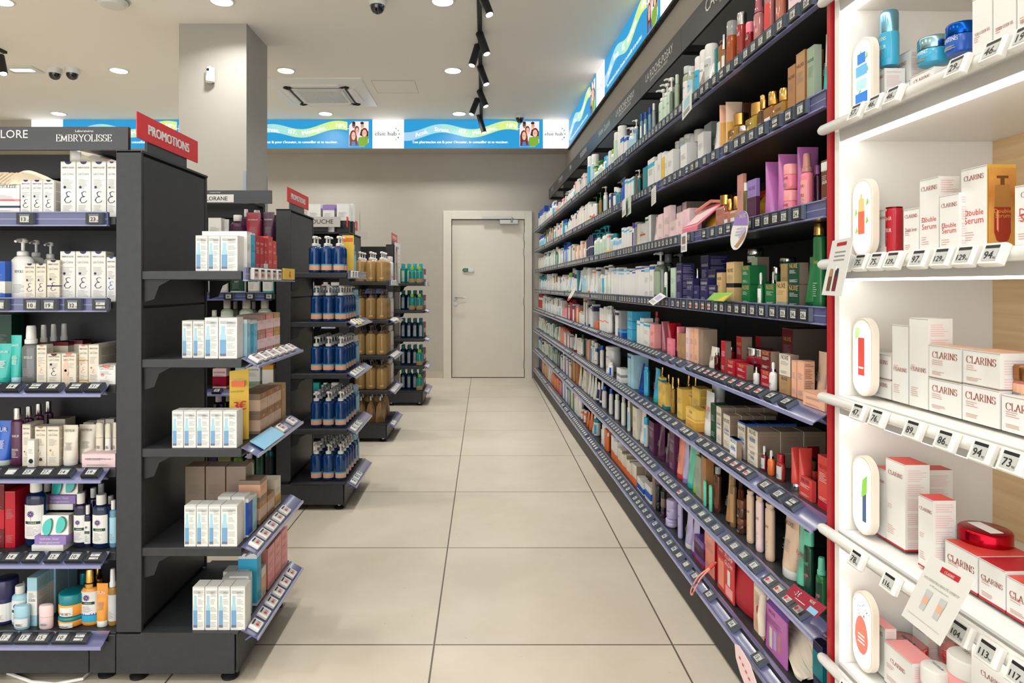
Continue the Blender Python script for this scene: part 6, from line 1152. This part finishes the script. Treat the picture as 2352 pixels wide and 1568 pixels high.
def aisle(lv, items):
    """cartons standing at the shelf front, printed face to the aisle: (y from, y to, height, body, options, z offset, inset)"""
    for it in items:
        y0, y1, h, body = it[:4]; o = dict(it[4]) if len(it) > 4 else {}; dz = it[5] if len(it) > 5 else 0; ins = it[6] if len(it) > 6 else .006; d = o.pop('d', .06)
        E2(1, lv, 'C', ins, (y0+y1)/2, (y1-y0)*.97, d, h, body, 'white', o, EZ[1][lv] + .0008 + dz)
near_row(0, [(449,477),(478,505),(506,546)], .108); aisle(0, [(.072,.105,.125,'white',dict(band=(.1,.9,'white'),d=.14)), (.11,.145,.124,'white',dict(band=(.05,.95,'cyan'),d=.1))])
aisle(0, [(.15,.188,.118,'red',dict(t='VICHY',tc='white',fp=M('white'))), (.19,.228,.118,'red',dict(t='VICHY',tc='white',fp=M('white'))), (.232,.268,.058,'red',dict(fp=M('white'),band=(.2,.5,'white'))), (.232,.268,.058,'red',dict(fp=M('white')),.0585), (.272,.32,.062,'coral',dict(fp=M('white'))), (.272,.32,.062,'coral',dict(fp=M('white')),.0625), (.324,.368,.062,'coral',dict(fp=M('white'))), (.324,.36,.05,'coral',dict(fp=M('white')),.0625)])
near_row(1, [(418,442),(443,469)], .114, .035); near_row(1, [(470,501),(502,545)], .124, .015); aisle(1, [(.072,.1,.115,'white',dict(band=(.0,.9,'pale_blue'))), (.104,.132,.11,'white',dict(band=(.05,.9,'cyan'))), (.136,.164,.11,'white',dict(band=(.05,.9,'sky')))])
for y0, y1, c in ((.17,.245,'dusty_pink'), (.25,.325,'rose'), (.33,.4,'honey')):
    aisle(1, [(y0, y1, .062, c, dict(d=.07, side='taupe', t='V', tc='white', band=(.2,.7,'pale_pink'))), (y0, y1, .062, c, dict(d=.07, side='taupe', t='V', tc='white', band=(.2,.7,'pale_pink')), .0625)])
near_row(2, [(395,421),(422,450),(451,481),(482,511),(512,544)], .112, .012)
for k in range(3): y0 = .19 + .075*k; aisle(2, [(y0, y0+.072, .066, 'bronze', dict(d=.075, side='kraft', t='V', tc='white', band=(.15,.7,'beige'))), (y0, y0+.072, .066, 'bronze', dict(d=.075, side='kraft', t='V', tc='white', band=(.15,.7,'beige')), .0665)])
aisle(2, [(.42,.47,.13,'tan',dict(t='V',tc='white',d=.06))])
near_row(3, [(423,450),(451,478),(479,506),(507,545)], .124, .012); near_row(3, [(500,530),(531,562)], .13, .075)
aisle(3, [(.085,.12,.12,'white',dict(band=(.05,.9,'blue'))), (.125,.16,.12,'white',dict(band=(.05,.9,'pale_blue')))])
for k in range(3): X = -.96 + .068*k; s = product('C', (X, GY[1]+.2, EZ[1][3]+.0008), 0, .064, .064, .19, 'kraft', 'white', dict(sfine=M('taupe'), fp=M('taupe'), top='beige'), '', 'products on the end cap of the first gondola', 'tall kraft carton', 0); ENDS.setdefault((1,3), []).append((.2, X, 0, s))
aisle(3, [(.19,.26,.075,'tan',dict(d=.07,t='V',tc='white',band=(.2,.7,'beige'))), (.19,.26,.07,'kraft',dict(d=.07,band=(.2,.8,'peach')),.0755), (.27,.34,.07,'tan',dict(d=.07,band=(.2,.7,'beige'))), (.35,.41,.1,'ivory',dict(d=.06,band=(.1,.4,'honey')))])
near_row(4, [(442,470),(471,500),(501,528),(529,563)], .13, .012); near_row(4, [(510,536),(537,566)], .125, .085); near_row(4, [(512,540),(541,568)], .12, .14); aisle(4, [(.085,.118,.13,'white',dict(band=(.05,.9,'pale_blue'))), (.16,.2,.17,'white',dict(band=(.05,.9,'cyan'))), (.205,.25,.1,'ivory',dict(band=(.2,.7,'peach'),side='pale_grey',sfine=M('grey')))])
for k in range(3): y0 = .27 + .075*k; aisle(4, [(y0, y0+.072, .07, 'rose', dict(d=.1, side='dusty_pink', t='V', tc='white')), (y0, y0+.072, .07, 'rose', dict(d=.1, side='dusty_pink', t='V', tc='white'), .0705)])
# yellow promotion card on level three of the first end cap
Y = GY[1] + .1; x0, x1 = px2x(527, Y), px2x(566, Y); zc = EZ[1][2]
g = MB(); g.loft([[(x0, Y, zc+.002), (x1, Y+.02, zc+.002), (x1, Y+.022, zc+.002), (x0, Y+.002, zc+.002)], [(x0, Y, px2z(852, Y)), (x1, Y+.02, px2z(848, Y)), (x1, Y+.022, px2z(848, Y)), (x0, Y+.002, px2z(852, Y))]], 'yellow')
u = Vector((x1-x0, .02, 0)); L = u.length; u.normalize(); oq = Vector((x0, Y-.0008, zc)) + u*L/2
g.box(x0+.006, x1-.006, Y+.0, Y+.004, zc+.172, zc+.19, 'orange'); g.text('3€', oq + Vector((.008,-.012,.1)), .045, INKR, ux=u, fit=L*.6, bold=.04); g.text('LA ROCHE-POSAY', oq + Vector((0,-.012,.155)), .009, INK, ux=u, fit=L*.7); g.text('EN CE MOMENT', oq + Vector((0,-.012,.19)), .008, 'ivory', ux=u, fit=L*.8)
tag(part('promotion_card', g), 'yellow three euro promotion card between white and brown cartons, first end cap', 'card')
# second end cap: blue pump bottles
BP = dict(lab='peach', lz0=.14, lz1=.32, la=88, fine=0)
for lv, rows_, x_in in ((0, 2, .0), (1, 5, 0), (2, 5, -.0), (3, 5, .01), (4, 6, .0)):
    for c in range(3):
        for q in range(rows_):
            E2(2, lv, 'P', .04 + .066*c + (.0 if lv else .01), .05 + .068*q, .06, .045, .195 if lv else .2, '~royal', 'g:white', dict(BP, lab2='peach', lab3='cyan', lab=None, pa=.5), rz=.25)
for lv in range(5):
    for q in range(2 if lv else 3): E2(2, lv, 'B', .02, (.41 if lv else .25) + .055*q, .05, .04, .17, '~sky' if lv else '~pale_blue', 'g:white' if lv == 2 else 'g:pale_blue', dict(lab='pale_blue'))
Y = GY[2]+.2; g = MB(); g.box(-.80, -.735, Y, Y+.002, EZ[2][0]+.001, EZ[2][0]+.215, 'yellow'); g.box(-.795, -.74, Y-.001, Y, EZ[2][0]+.18, EZ[2][0]+.2, 'orange'); tag(part('promotion_card', g), 'yellow promotion card behind the blue pump bottles on the second end cap', 'card')
# third end cap: amber pump bottles, white bottles, pointed tubes
for lv in range(4):
    for c in range(3):
        for q in range(3): E2(3, lv, 'P', .058 + .085*c, .06 + .1*q, .08, .06, .235, '~amber_gel', 'g:white' if lv == 0 else 'g:taupe', dict(lab='amber_gel', lz0=.12, lz1=.2, la=20, fine=0), rz=.15)
    for q in range(2): E2(3, lv, 'B', .02, .37 + .075*q, .065, .05, .21, 'g:white', 'g:white', dict(lab='pale_pink', lz0=.2, lz1=.4))
for c in range(3):
    for q in range(3): E2(3, 4, 'H', .06 + .075*c + .01*(q % 2), .05 + .13*q, .075, .06, .2, '~tan', 'g:white', {}, rz=.4)
# fourth end cap: turquoise and blue bottles with green caps
for lv, c1 in ((0, '~turquoise'), (1, '~petrol'), (2, '~petrol'), (3, '~petrol'), (4, '~petrol')):
    for c in range(4):
        for q in range(2): E2(4, lv, 'B', .042 + .06*c, .14 + .075*q, .055, .05, .2, c1 if (c > 0 or lv in (0,)) else '~teal', 'g:teal' if lv else 'g:turquoise', dict(lab='pale_green' if lv == 0 else 'pale_grey', la=30), rz=.1)
    for c in range(2 if lv < 2 else (0 if lv == 2 else 1)): E2(4, lv, 'B', .045 + .075*c, .05, .065, .05, .165, '~turquoise', 'g:lime', dict(lab='tan', lz0=.05, lz1=.35, la=75), rz=.1)
    for q in range(3): E2(4, lv, 'C', .015, .32 + .055*q, .05, .05, .15, 'crimson', 'white', dict(band=(.3,.6,'white')))
end_labels()
# white tags of the end caps
for n, spec in ((1, {0: 5, 1: 6, 2: 2, 3: 5, 4: 6}), (2, {0: 3, 1: 4, 2: 4, 3: 3, 4: 3}), (3, {0: 4, 1: 4, 2: 5, 3: 5, 4: 2}), (4, {0: 2, 1: 2, 2: 2, 3: 3, 4: 3})):
    for lv, cnt in spec.items():
        for k in range(cnt):
            y = .05 + .072*k if cnt > 2 or lv != 2 or n != 1 else .3 + .12*k
            if n == 1 and lv == 0: y = .06 + .058*k
            price_tag(tag_mtx((-.732+GDX[n], GY[n]+y, EZ[n][lv]), PI/2, lv > 0), '12', 'white price tag, %s from near corner, %s level of %s end cap' % (ordn(k+1), ORD[lv+1], GN[n]), white=True, red=n == 1, lod=0 if n == 1 else 1 if n == 2 else 2, group='white price tags on the end caps', w=.046, h=.036)
for n, lv, y, L in ((1, 0, .42, .13), (2, 1, .12, .11), (3, 1, .2, .1)):
    g = MB(); ang = 0 if lv == 0 else 1
    if lv == 0: g.loft([[(x, yy, z) for x, z in ((0,-.026),(.006,-.026),(.006,.014),(0,.014))] for yy in (-L/2, L/2)], 'yellow'); g.text('-5', (.0068, 0, -.018), .022, INKR, ux=(0,1,0), bold=.04)
    else: g.loft([[(x, yy, z) for x, z in ((.004,.004),(.05,-.022),(.052,-.018),(.006,.008))] for yy in (-L/2, L/2)], 'yellow')
    o = part('shelf_label', g, None, loc=(-.732+GDX[n]+(.014 if lv == 0 else .0), GY[n]+y, EZ[n][lv]+.004)); tag(o, 'yellow promotion label on the %s level rail of the %s end cap' % (ORD[lv+1], GN[n]), 'label')
g = MB(); g.loft([[(x, yy, z) for x, z in ((.004,.004),(.05,-.022),(.052,-.018),(.006,.008))] for yy in (-.1, .1)], 'sky'); o = part('shelf_label', g, None, loc=(-.732, GY[1]+.16, EZ[1][2]+.004)); tag(o, 'blue printed strip on the third level rail of the first end cap', 'label')
# poster on the fourth end cap
X = -1.03+.13+.003; y0, y1, z0, z1 = 6.50, 6.88, EZ[4][0]+.002, px2z(556, 6.5)
g = MB(); g.box(X, X+.008, y0, y1, z0, z1, 'white'); e = X+.0086
g.text('BIODERMA', (e, (y0+y1)/2, z1-.06), .025, 'grey', ux=(0,1,0), fit=.2)
g.face([(e, y0+.02, z0+.02), (e, y0+.17, z0+.02), (e, y0+.19, z0+.1), (e, y0+.16, z0+.2), (e, y0+.17, z0+.28), (e, y0+.13, z0+.36), (e, y0+.05, z0+.37), (e, y0+.02, z0+.3)], 'brown'); g.face([(e+.0006, y0+.06+.045*math.cos(t*PI/8)+.035, z0+.26+.07*math.sin(t*PI/8)) for t in range(16)], 'peach'); g.face([(e+.0006, y0+.03, z0+.02), (e+.0006, y0+.16, z0+.02), (e+.0006, y0+.12, z0+.2), (e+.0006, y0+.08, z0+.2)], 'beige')
for k in range(4): g.box(e, e+.0003, y0+.22, y0+.34, z1-.13-.04*k, z1-.118-.04*k, 'pale_grey')
tag(part('poster', g), 'tall white advertising poster with a woman in profile on the fourth end cap', 'poster')
# ---------------------------------------------------------------- white lit brand unit beside the camera
CZ = {'A': 1.572, 'B': 1.262, 'C': .956, 'D': .652, 'E': .352}
CY1, CY0 = 1.492, .62                                 # far and near end along the wall
LEDM = mat('led_strip_glow', (255,252,246), .4, emit=LED_E*3.0)
ymid = (CY0+CY1)/2; r = empty('brand_display_unit', (wallX(1.0, ymid), ymid, 0), ROT); tag(r, 'white lit cosmetics display unit with shelves and a pale wood back beside the red post', 'display unit')
h = (CY1-CY0)/2
part('end_panel', MB().box(-.165, .23, h-.018, h, 0, 2.5, WHITEP), r)
part('back_panel', MB().box(.188, .2, -h, h-.0185, 0, 2.5, WOOD), r)
def clarins_shelf(z, name='shelf'):
    g = MB(); g.box(-.16, .187, -h, h-.019, z-.045, z-.006, WHITEP); o = part(name, g, r)
    g = MB(); g.loft([[(x, y, zz) for x, zz in ((-.168, z-.006), (-.16, z-.006), (-.16, z-.047), (-.163, z-.047))] for y in (-h, h-.019)], mat('grey_shelf_edge', (186,186,184), .35)); part('shelf_edge', g, o)
    g = MB(); g.tube([(-.185, -h, z-.014), (-.185, h+.012, z-.014), (-.185, h+.022, z-.014)], [.012, .012, .009], 'g:white', 18); part('rail_tube', g, o)
    g = MB(); g.box(-.152, -.137, -h, h-.02, z-.052, z-.045, LEDM); part('led_strip', g, o)
for z in CZ.values(): clarins_shelf(z)
clarins_shelf(1.868); clarins_shelf(2.17)
part('plinth', MB().box(-.15, .187, -h, h-.019, 0, .1, WHITEP), r)
# lit pill-shaped product pictures
MATS['pill_cream'] = mat('pill_cream_rim', (226,216,200), .35)
PGL = mat('pill_light_glow', (255,253,248), .4, emit=1.5)
def pill_box(k, z, art, label):
    d = .862; Ya, Yb = wallY(1957, d), wallY(2004, d); Ym = (Ya+Yb)/2; w = Ya-Yb; hh = .172
    q = tag(empty('lit_picture', (wallX(d, Ym), Ym, z+.0006), WR), label, 'lit picture', 'lit pill-shaped pictures of the white unit')
    n = 16; outl = pill(0, hh/2, 2, hh, n)
    def po(w_, h_, cz, y): return [(w_/2*math.cos(t) if False else x, y, zz) for x, zz in rp(w_, h_, cz)]
    def rp(w_, h_, cz):
        rr = w_/2; out = []
        for t in range(n+1): a = -PI + PI*t/n; out.append((rr*math.cos(a), cz - h_/2 + rr + rr*math.sin(a)))
        for t in range(n+1): a = PI*t/n; out.append((rr*math.cos(a), cz + h_/2 - rr + rr*math.sin(a)))
        return out
    g = MB(); g.loft([[(x, y, zz) for x, zz in rp(w*s, hh - w*(1-s), hh/2)] for y, s in ((.0, .95), (.0015, 1), (.015, 1), (.016, .97))], 'pill_cream'); part('housing', g, q)
    g = MB(); g.loft([[(x, y, zz) for x, zz in rp(w*.82, hh-w*.18, hh/2)] for y in (-.0012, .001)], PGL); part('lit_face', g, q)
    g = MB(); art(g, w, hh, -.0016); part('product_picture', g, q)
def lp(k, c): return mat('lit_art_' + k, c, .5, emit=.55)
def art_a(g, w, hh, y):
    for z0, c, ww in ((.028, (40,110,190), .6), (.058, (160,205,235), .5), (.088, (90,160,215), .55), (.115, (40,100,180), .4)): g.face([(-w*ww/2, y, z0), (w*ww/2, y, z0), (w*ww/2, y, z0+.024), (-w*ww/2, y, z0+.024)], lp('blue%d' % c[0], c))
    for x, z in ((-.012, .05), (.014, .09), (-.01, .13), (.012, .12)): g.face([(x, y+.0003, z), (x+.012, y+.0003, z+.004), (x+.008, y+.0003, z+.018)], lp('leaf', (120,180,60)))
def art_b(g, w, hh, y):
    g.face([(-.012, y, .05), (.012, y, .05), (.012, y, .1), (-.012, y, .1)], lp('amber', (200,90,60))); g.face([(-.012, y, .1), (.012, y, .1), (.01, y, .128), (-.01, y, .128)], lp('gold', (200,170,110))); g.face([(-.004, y, .128), (.004, y, .128), (.004, y, .138), (-.004, y, .138)], lp('gold', (200,170,110)))
    for x, z in ((-.026, .09), (.014, .07), (-.024, .05), (.015, .11)): g.face([(x, y+.0003, z), (x+.012, y+.0003, z+.006), (x+.006, y+.0003, z+.02)], lp('leaf', (120,180,60)))
def art_c(g, w, hh, y):
    g.face([(-.005, y+.0004, .03), (.026, y+.0004, .05), (.028, y+.0004, .13), (.004, y+.0004, .14)], lp('leaf_dark', (70,130,50))); g.face([(-.026, y+.0004, .12), (-.01, y+.0004, .13), (-.004, y+.0004, .15), (-.022, y+.0004, .15)], lp('leaf', (120,180,60))); g.face([(-.012, y, .045), (.011, y, .045), (.011, y, .128), (-.012, y, .128)], lp('red', (190,60,50))); g.face([(-.009, y-.0003, .06), (.008, y-.0003, .06), (.008, y-.0003, .064), (-.009, y-.0003, .064)], lp('pale', (250,230,225)))
def art_d(g, w, hh, y):
    g.face([(.004, y, .03), (.018, y, .03), (.018, y, .1), (.004, y, .1)], lp('navy_bottle', (60,80,110))); g.face([(.0, y-.0003, .08), (.02, y-.0003, .095), (.022, y-.0003, .135), (.004, y-.0003, .12)], lp('leaf', (120,180,60)))
def art_e(g, w, hh, y):
    g.face([(.0*1 + .024*math.cos(t), y, .072 + .04*math.sin(t)*(1.2 if math.sin(t) > 0 else .9)) for t in [2*PI*k/18 for k in range(18)]], lp('coral_swatch', (226,110,90)))
    rd = random.Random(3)
    for k in range(14): x, z = rd.uniform(-.026, .026), rd.uniform(.118, .15); g.face([(x, y, z), (x+.004, y, z+.001), (x+.002, y, z+.005)], lp('dark_speck', (60,50,50)))
    for k in range(3): g.face([(-.012, y-.0003, .06+.008*k), (.012, y-.0003, .06+.008*k), (.012, y-.0003, .063+.008*k), (-.012, y-.0003, .063+.008*k)], lp('pale', (250,230,225)))
for k, (c, a, t) in enumerate((('A', art_a, 'blue jars'), ('B', art_b, 'an amber serum bottle'), ('C', art_c, 'a red bottle and leaves'), ('D', art_d, 'a green leaf and dark bottle'), ('E', art_e, 'a coral swatch'))):
    pill_box(k, CZ[c], a, 'lit pill-shaped picture of %s, %s shelf of white unit' % (t, ORD[k+1]))
# products of the white unit
CLA = {}
def C_(row, *items):
    for it in items:
        a, b_, yt, kind, body, cap = it[:6]; o = dict(it[6]) if len(it) > 6 else {}
        dd = o.pop('dd', 0); yb = o.pop('yb', None); c = o.pop('c', None); d = o.pop('d', None); what = o.pop('what', None); deep = o.pop('deep', 0); D = .893 + dd; rz = o.pop('rz', 0)
        if kind == 'C':
            Ya, Yb = wallY(a, D), wallY(b_, D); w = (Ya-Yb)*.97; Y = (Ya+Yb)/2; d = d or ((c-b_)*Yb/F if c else .05); Yh = Yb
        else:
            Y = 1.25
            for _ in range(6): w = (b_-a)*Y/F; Y = F*(D + w/2)/((a+b_)/2 - 1081.0)
            d = w if kind in 'JA' else w*.9; Yh = Y
        z = CZ[row] + .0008 if yb is None else CH + (VY-yb)*Yh/F; hgt = CH + (VY-yt)*Yh/F - z
        for q in range(deep+1):
            s = product(kind, (wallX(D + q*(d+.002), Y), Y, z), WR + rz, w, d, hgt, body, cap, o, '', 'products on the white lit unit', what, 0); CLA.setdefault(row, []).append((Y, q, dd, z, s))
TR = mat('terracotta_text', (150,70,54), .5)
MATS['terracotta_text'] = TR
PK = mat('pink_fine_print', (232,176,180), .6); MATS['clarins_small'] = mat('reddish_small_print', (196,140,130), .6)
CL = dict(t='CLARINS', tf='serif', tc='terracotta_text', th=.0085, tz=.8, fp=M('clarins_small'), sfine=PK, flap='grey', fine=2)
def K_(**k): q = dict(CL); q.update(k); return q
C_('A', (2003,2032,156,'C','white','white',K_(d=.045)), (2033,2089,186,'C','white','white',K_(tz=.6,d=.12)), (2090,2146,152,'C','white','white',K_(d=.12,tz=.62)), (2163,2231,126,'C','white','white',K_(tz=.7,d=.12)), (2040,2093,112,'C','white','white',K_(dd=.05,yb=187,c=2115,tz=.6,side='white',band=(0,.05,'cyan'))), (2022,2063,27,'A','g:cyan','m:sky',dict(dd=.0,yb=153,t='CLARINS',tc='white',tf='serif',t2='TESTEUR',t2c='white',hb=.6,lab='cyan')), (2113,2180,88,'J','g:cyan','m:pale_blue',dict(dd=.03,yb=150,lf=.45,t='CLARINS',tc='white',tf='serif')), (2178,2240,56,'J','g:blue','m:blue',dict(dd=.035,yb=125,lf=.4,t='CLARINS',tc='white',tf='serif')), (2233,2279,-24,'C','white','white',K_(t='HYDRA-ESSENTIEL',tz=.5)), (2281,2334,-50,'C','white','white',K_(t='HYDRA-ESSENTIEL',tz=.45)), (2336,2400,-80,'C','white','white',K_(t='HYDRA-ESSENTIEL',tz=.4)))
C_('B', (2014,2036,480,'C','white','white',K_()), (2036,2072,477,'A','g:red','m:dark_red',dict(t='Total Eye Lift',tc='white',hb=.98,lab='red',lab2=None,t2='TESTEUR',t2c='white',what='red tester tube with a white label')), (2075,2111,476,'C','white','white',K_(t2='Double Serum',t2c='terracotta_text')), (2112,2157,404,'C','white','white',K_(c=2205,tz=.84,t2='Double',t3='Serum',t2z=.42,t2c='coral',side='white')), (2158,2203,442,'C','white','white',K_(tz=.78,t2='Double',t3='Serum',t2z=.42,t2c='coral',dd=-.012)), (2330,2420,412,'C','white','white',K_(t2='Double',t3='Serum',t2z=.5,t2c='coral')))
# the tall double serum carton with a bottle printed on its side
D = .893; Ya, Yb = wallY(2207, D), wallY(2268, D)
s = product('C', (wallX(D, (Ya+Yb)/2), (Ya+Yb)/2, CZ['B']+.0008), WR, (Ya-Yb)*.97, (2336-2268)*Yb/F, px2z(378, Yb)-CZ['B'], 'white', 'white', K_(tz=.85,t2='Double',t3='Serum',t2z=.42,t2c='coral',side='honey',sfine=None,flap='grey'), ', tallest, with a bottle printed on its side, second shelf of white unit', 'products on the white lit unit', 'white serum carton')
C_('C', (2002,2047,875,'C','white','white',K_(tz=.6)), (2002,2047,816,'C','white','white',K_(yb=874,dd=.001,tz=.6,band=(0,.04,'kraft'))), (2049,2087,748,'C','white','white',K_(c=2090,side='pale_grey',tz=.4)), (2088,2132,732,'C','white','white',K_(c=2190,tz=.4,side='white')), (2133,2209,882,'C','white','white',K_(tz=.62,th=.012)), (2133,2209,800,'C','white','white',K_(yb=881,dd=.001,c=2260,tz=.62,th=.012,top='peach',band=(0,.04,'kraft'))), (2210,2297,898,'C','white','white',K_(tz=.62,th=.013)), (2211,2299,812,'C','white','white',K_(yb=897,dd=.001,c=2385,tz=.62,th=.013,top='peach',band=(0,.03,'kraft'))), (2300,2400,925,'C','white','white',K_(tz=.6,th=.013)), (2336,2420,838,'J','~salmon','m:bronze',dict(dd=.02,yb=922,lab='peach')))
C_('D', (2009,2034,1080,'C','white','white',K_(top='coral',band=(0,.02,'red'))), (2034,2080,1068,'C','white','white',K_(c=2137,top='coral',side='white',band=(0,.02,'red'),tz=.82)), (2082,2110,1080,'C','white','white',K_(dd=.07,c=2190,top='coral')), (2109,2144,1150,'C','white','white',K_(c=2197,top='coral',dd=-.014,tz=.8,side='white',band=(0,.02,'red'))), (2170,2246,1278,'C','white','white',K_(top='coral',d=.1,tz=.5,band=(0,.06,'red'),th=.012)), (2248,2310,1312,'C','white','white',K_(top='red',d=.1,tz=.5,band=(0,.06,'red'),th=.012)), (2311,2400,1368,'C','white','white',K_(top='coral',d=.1,tz=.5,band=(0,.06,'red'),th=.013)), (2211,2316,1212,'J','g:red','m:red',dict(dd=.025,yb=1308,lf=.45,t='CLARINS',tc='white',tf='serif',sticker=1)))
C_('E', (1991,2034,1445,'C','white','white',K_(c=2060,top='rose',side='white')), (2016,2042,1412,'C','white','white',K_(dd=.12,c=2062,top='rose')), (2052,2078,1412,'C','white','white',K_(dd=.12,c=2092,top='rose')), (2096,2130,1440,'C','white','white',K_(dd=.1,c=2170,top='rose')), (2030,2096,1525,'C','white','white',K_(top='rose',tz=.6,dd=-.005)), (2040,2126,1470,'J','g:rose','m:rose',dict(dd=.03,yb=1548,lf=.45,t='CLARINS',tc='white',tf='serif',tt='TESTEUR',sticker=0)), (2164,2244,1488,'J','g:rose','m:rose',dict(dd=.12,yb=1560,lf=.45,tt='TESTEUR')), (2184,2272,1506,'J','g:rose','g:white',dict(dd=.03,yb=1600,lf=.45,tt='TESTEUR')), (2120,2182,1530,'J','g:rose','g:white',dict(dd=.0,yb=1610,lf=.5,tt='TESTEUR')), (2230,2330,1540,'C','white','white',K_(top='rose',dd=-.02,d=.06)))
for row, L in CLA.items():
    L.sort(key=lambda t: (-t[0], t[2], t[3]))
    for i, t in enumerate(L): t[4]['where'] = ', %s from red post end, %s shelf of white unit' % (ordn(i+1), ORD['ABCDE'.index(row)+1])
# picture on the side of the tall carton
Yb = wallY(2268, D); Xs, Ys = wallX(D, Yb), Yb + .0017; dS = (2336-2268)*Yb/F; z0 = CZ['B']; zt = px2z(378, Yb); HH = zt-z0
g = MB(); cx = Xs + dS/2; y = Ys - .0022
g.face([(Xs+dS*.03, y, z0+.004), (Xs+dS*.97, y, z0+.004), (Xs+dS*.97, y, zt-.006), (Xs+dS*.03, y, zt-.006)], noisy('printed_amber_glow', (150,84,24), (236,176,90), 9, .35))
def bot(pts, m, yy): g.face([(cx + dS*a, yy, z0 + HH*b_) for a, b_ in pts], m)
bot([(-.28,.5),(-.28,.2),(-.2,.11),(-.08,.08),(.08,.08),(.2,.11),(.28,.2),(.28,.5)], mat('printed_serum', (150,38,20), .2), y-.0003); bot([(-.26,.5),(.26,.5),(.24,.76),(-.24,.76)], mat('printed_gold', (176,130,74), .25, .6), y-.0003); bot([(-.07,.76),(.07,.76),(.07,.84),(.2,.84),(.2,.87),(-.2,.87),(-.2,.84),(-.07,.84)], mat('printed_dark_gold', (110,76,40), .3, .5), y-.0003); bot([(-.2,.24),(-.14,.2),(-.14,.46),(-.2,.46)], 'salmon', y-.0005)
g.text('Double', (cx, y-.0006, z0+HH*.43), .0075, 'honey'); g.text('Serum', (cx, y-.0006, z0+HH*.375), .0075, 'honey')
PICT = g
# white price tags on the tubes
for row, lst in {'A': [(1962,'57',294),(2003,'46',272),(2045,'46',258),(2188,'29',205),(2270,'46',165),(2340,'19',140)], 'B': [(1936,'119',608),(1972,'75',608),(2008,'75',606),(2045,'129',605),(2103,'97',602),(2155,'129',602),(2207,'129',601),(2268,'94',597)], 'C': [(1967,'47',945),(2010,'76',955),(2090,'89',980),(2163,'86',1005),(2243,'94',1033),(2310,'73',1052)], 'D': [(1963,'78',1272),(2038,'116',1322),(2195,'104',1440),(2258,'113',1485),(2328,'117',1520)], 'E': [(1936,'52',1560)]}.items():
    z = CZ[row]
    for k, (px, t, py) in enumerate(lst):
        d = .802; Y = wallY(px, d) - .02; m = Matrix.Translation((wallX(.8, Y), Y, z-.017)) @ Matrix.Rotation(WR, 4, 'Z') @ Matrix.Rotation(math.radians(-22), 4, 'X') @ Matrix.Translation((0, -.004, 0))
        price_tag(m, t, 'white electronic price tag, %s from the red post, %s tube rail of white unit' % (ordn(k+1), ORD['ABCDE'.index(row)+1]), white=True, group='white price tags on the lit unit', w=.044, h=.036)
# leaflets
p = [wall_pt(1887, 677, .80), wall_pt(1932, 680, .765), wall_pt(1951, 546, .78), wall_pt(1912, 553, .81)]
def exl(g, a, ux, uy, nn):
    U, V = ux.normalized(), uy.normalized()
    q = a + ux*.3 + uy*.88 + nn*.0007; g.face([q, q+ux*.45, q+ux*.45+uy*.06, q+uy*.06], 'red')
    for k in range(3): q = a + ux*(.28) + uy*(.62 + .07*k) + nn*.0007; g.face([q, q+ux*.5, q+ux*.5+uy*.02, q+uy*.02], 'grey')
    for x, c, c2 in ((.2, 'brown', 'tan'), (.48, 'dark_red', 'black')): q = a + ux*x + uy*.08 + nn*.0007; g.face([q, q+ux*.18, q+ux*.18+uy*.26, q+uy*.26], c); q = q+uy*.26; g.face([q, q+ux*.18, q+ux*.16+uy*.14, q+ux*.02+uy*.14], c2)
quad_card(p, 'white', 'leaflet', 'white printed leaflet clipped to the second tube rail before the red post', 'leaflet', extra=exl)
def lpt(px, py, d): return wall_pt(px, py, d)
p = [lpt(2070, 1412, .77), lpt(2158, 1483, .75), lpt(2212, 1322, .775), lpt(2138, 1274, .785)]
def exv(g, a, ux, uy, nn):
    U, V = ux.normalized(), uy.normalized()
    q = a + ux*.34 + uy*.86 + nn*.0007; g.face([q, q+ux*.42, q+ux*.42+uy*.08, q+uy*.08], INKR); g.text('CLARINS', a + ux*.55 + uy*.875 + nn*.0011, .005, 'white', ux=U, uy=V, font='serif', fit=ux.length*.38)
    g.text('VOS ESSENTIELS BEAUTÉ OFFERTS*', a + ux*.5 + uy*.68 + nn*.0008, .005, 'grey', ux=U, uy=V, fit=ux.length*.84); g.text('dès 90€ dans la marque Clarins', a + ux*.5 + uy*.62 + nn*.0008, .0032, 'grey', ux=U, uy=V, fit=ux.length*.6)
    for x in (.28, .62): 
        q = a + ux*x + uy*.26 + nn*.0007; g.face([q, q+ux*.12, q+ux*.14+uy*.3, q-ux*.02+uy*.3], 'pale_grey'); q2 = q + nn*.0003 + uy*.1; g.face([q2, q2+ux*.12, q2+ux*.12+uy*.1, q2+uy*.1], 'peach')
    q = a + ux*.1 + uy*.12 + nn*.0007; g.face([q, q+ux*.8, q+ux*.8+uy*.01, q+uy*.01], 'pale_grey')
quad_card(p, 'white', 'offer_card', 'white offer card leaning on the fourth tube rail of the white unit', 'card', extra=exv)
realize(); tags_realize()
for o in bpy.data.objects:
    if 'with a bottle printed on its side' in str(o.get('label', '')):
        pic = part('printed_picture', PICT); pic.parent = o; bpy.context.view_layer.update(); pic.matrix_parent_inverse = o.matrix_world.inverted()
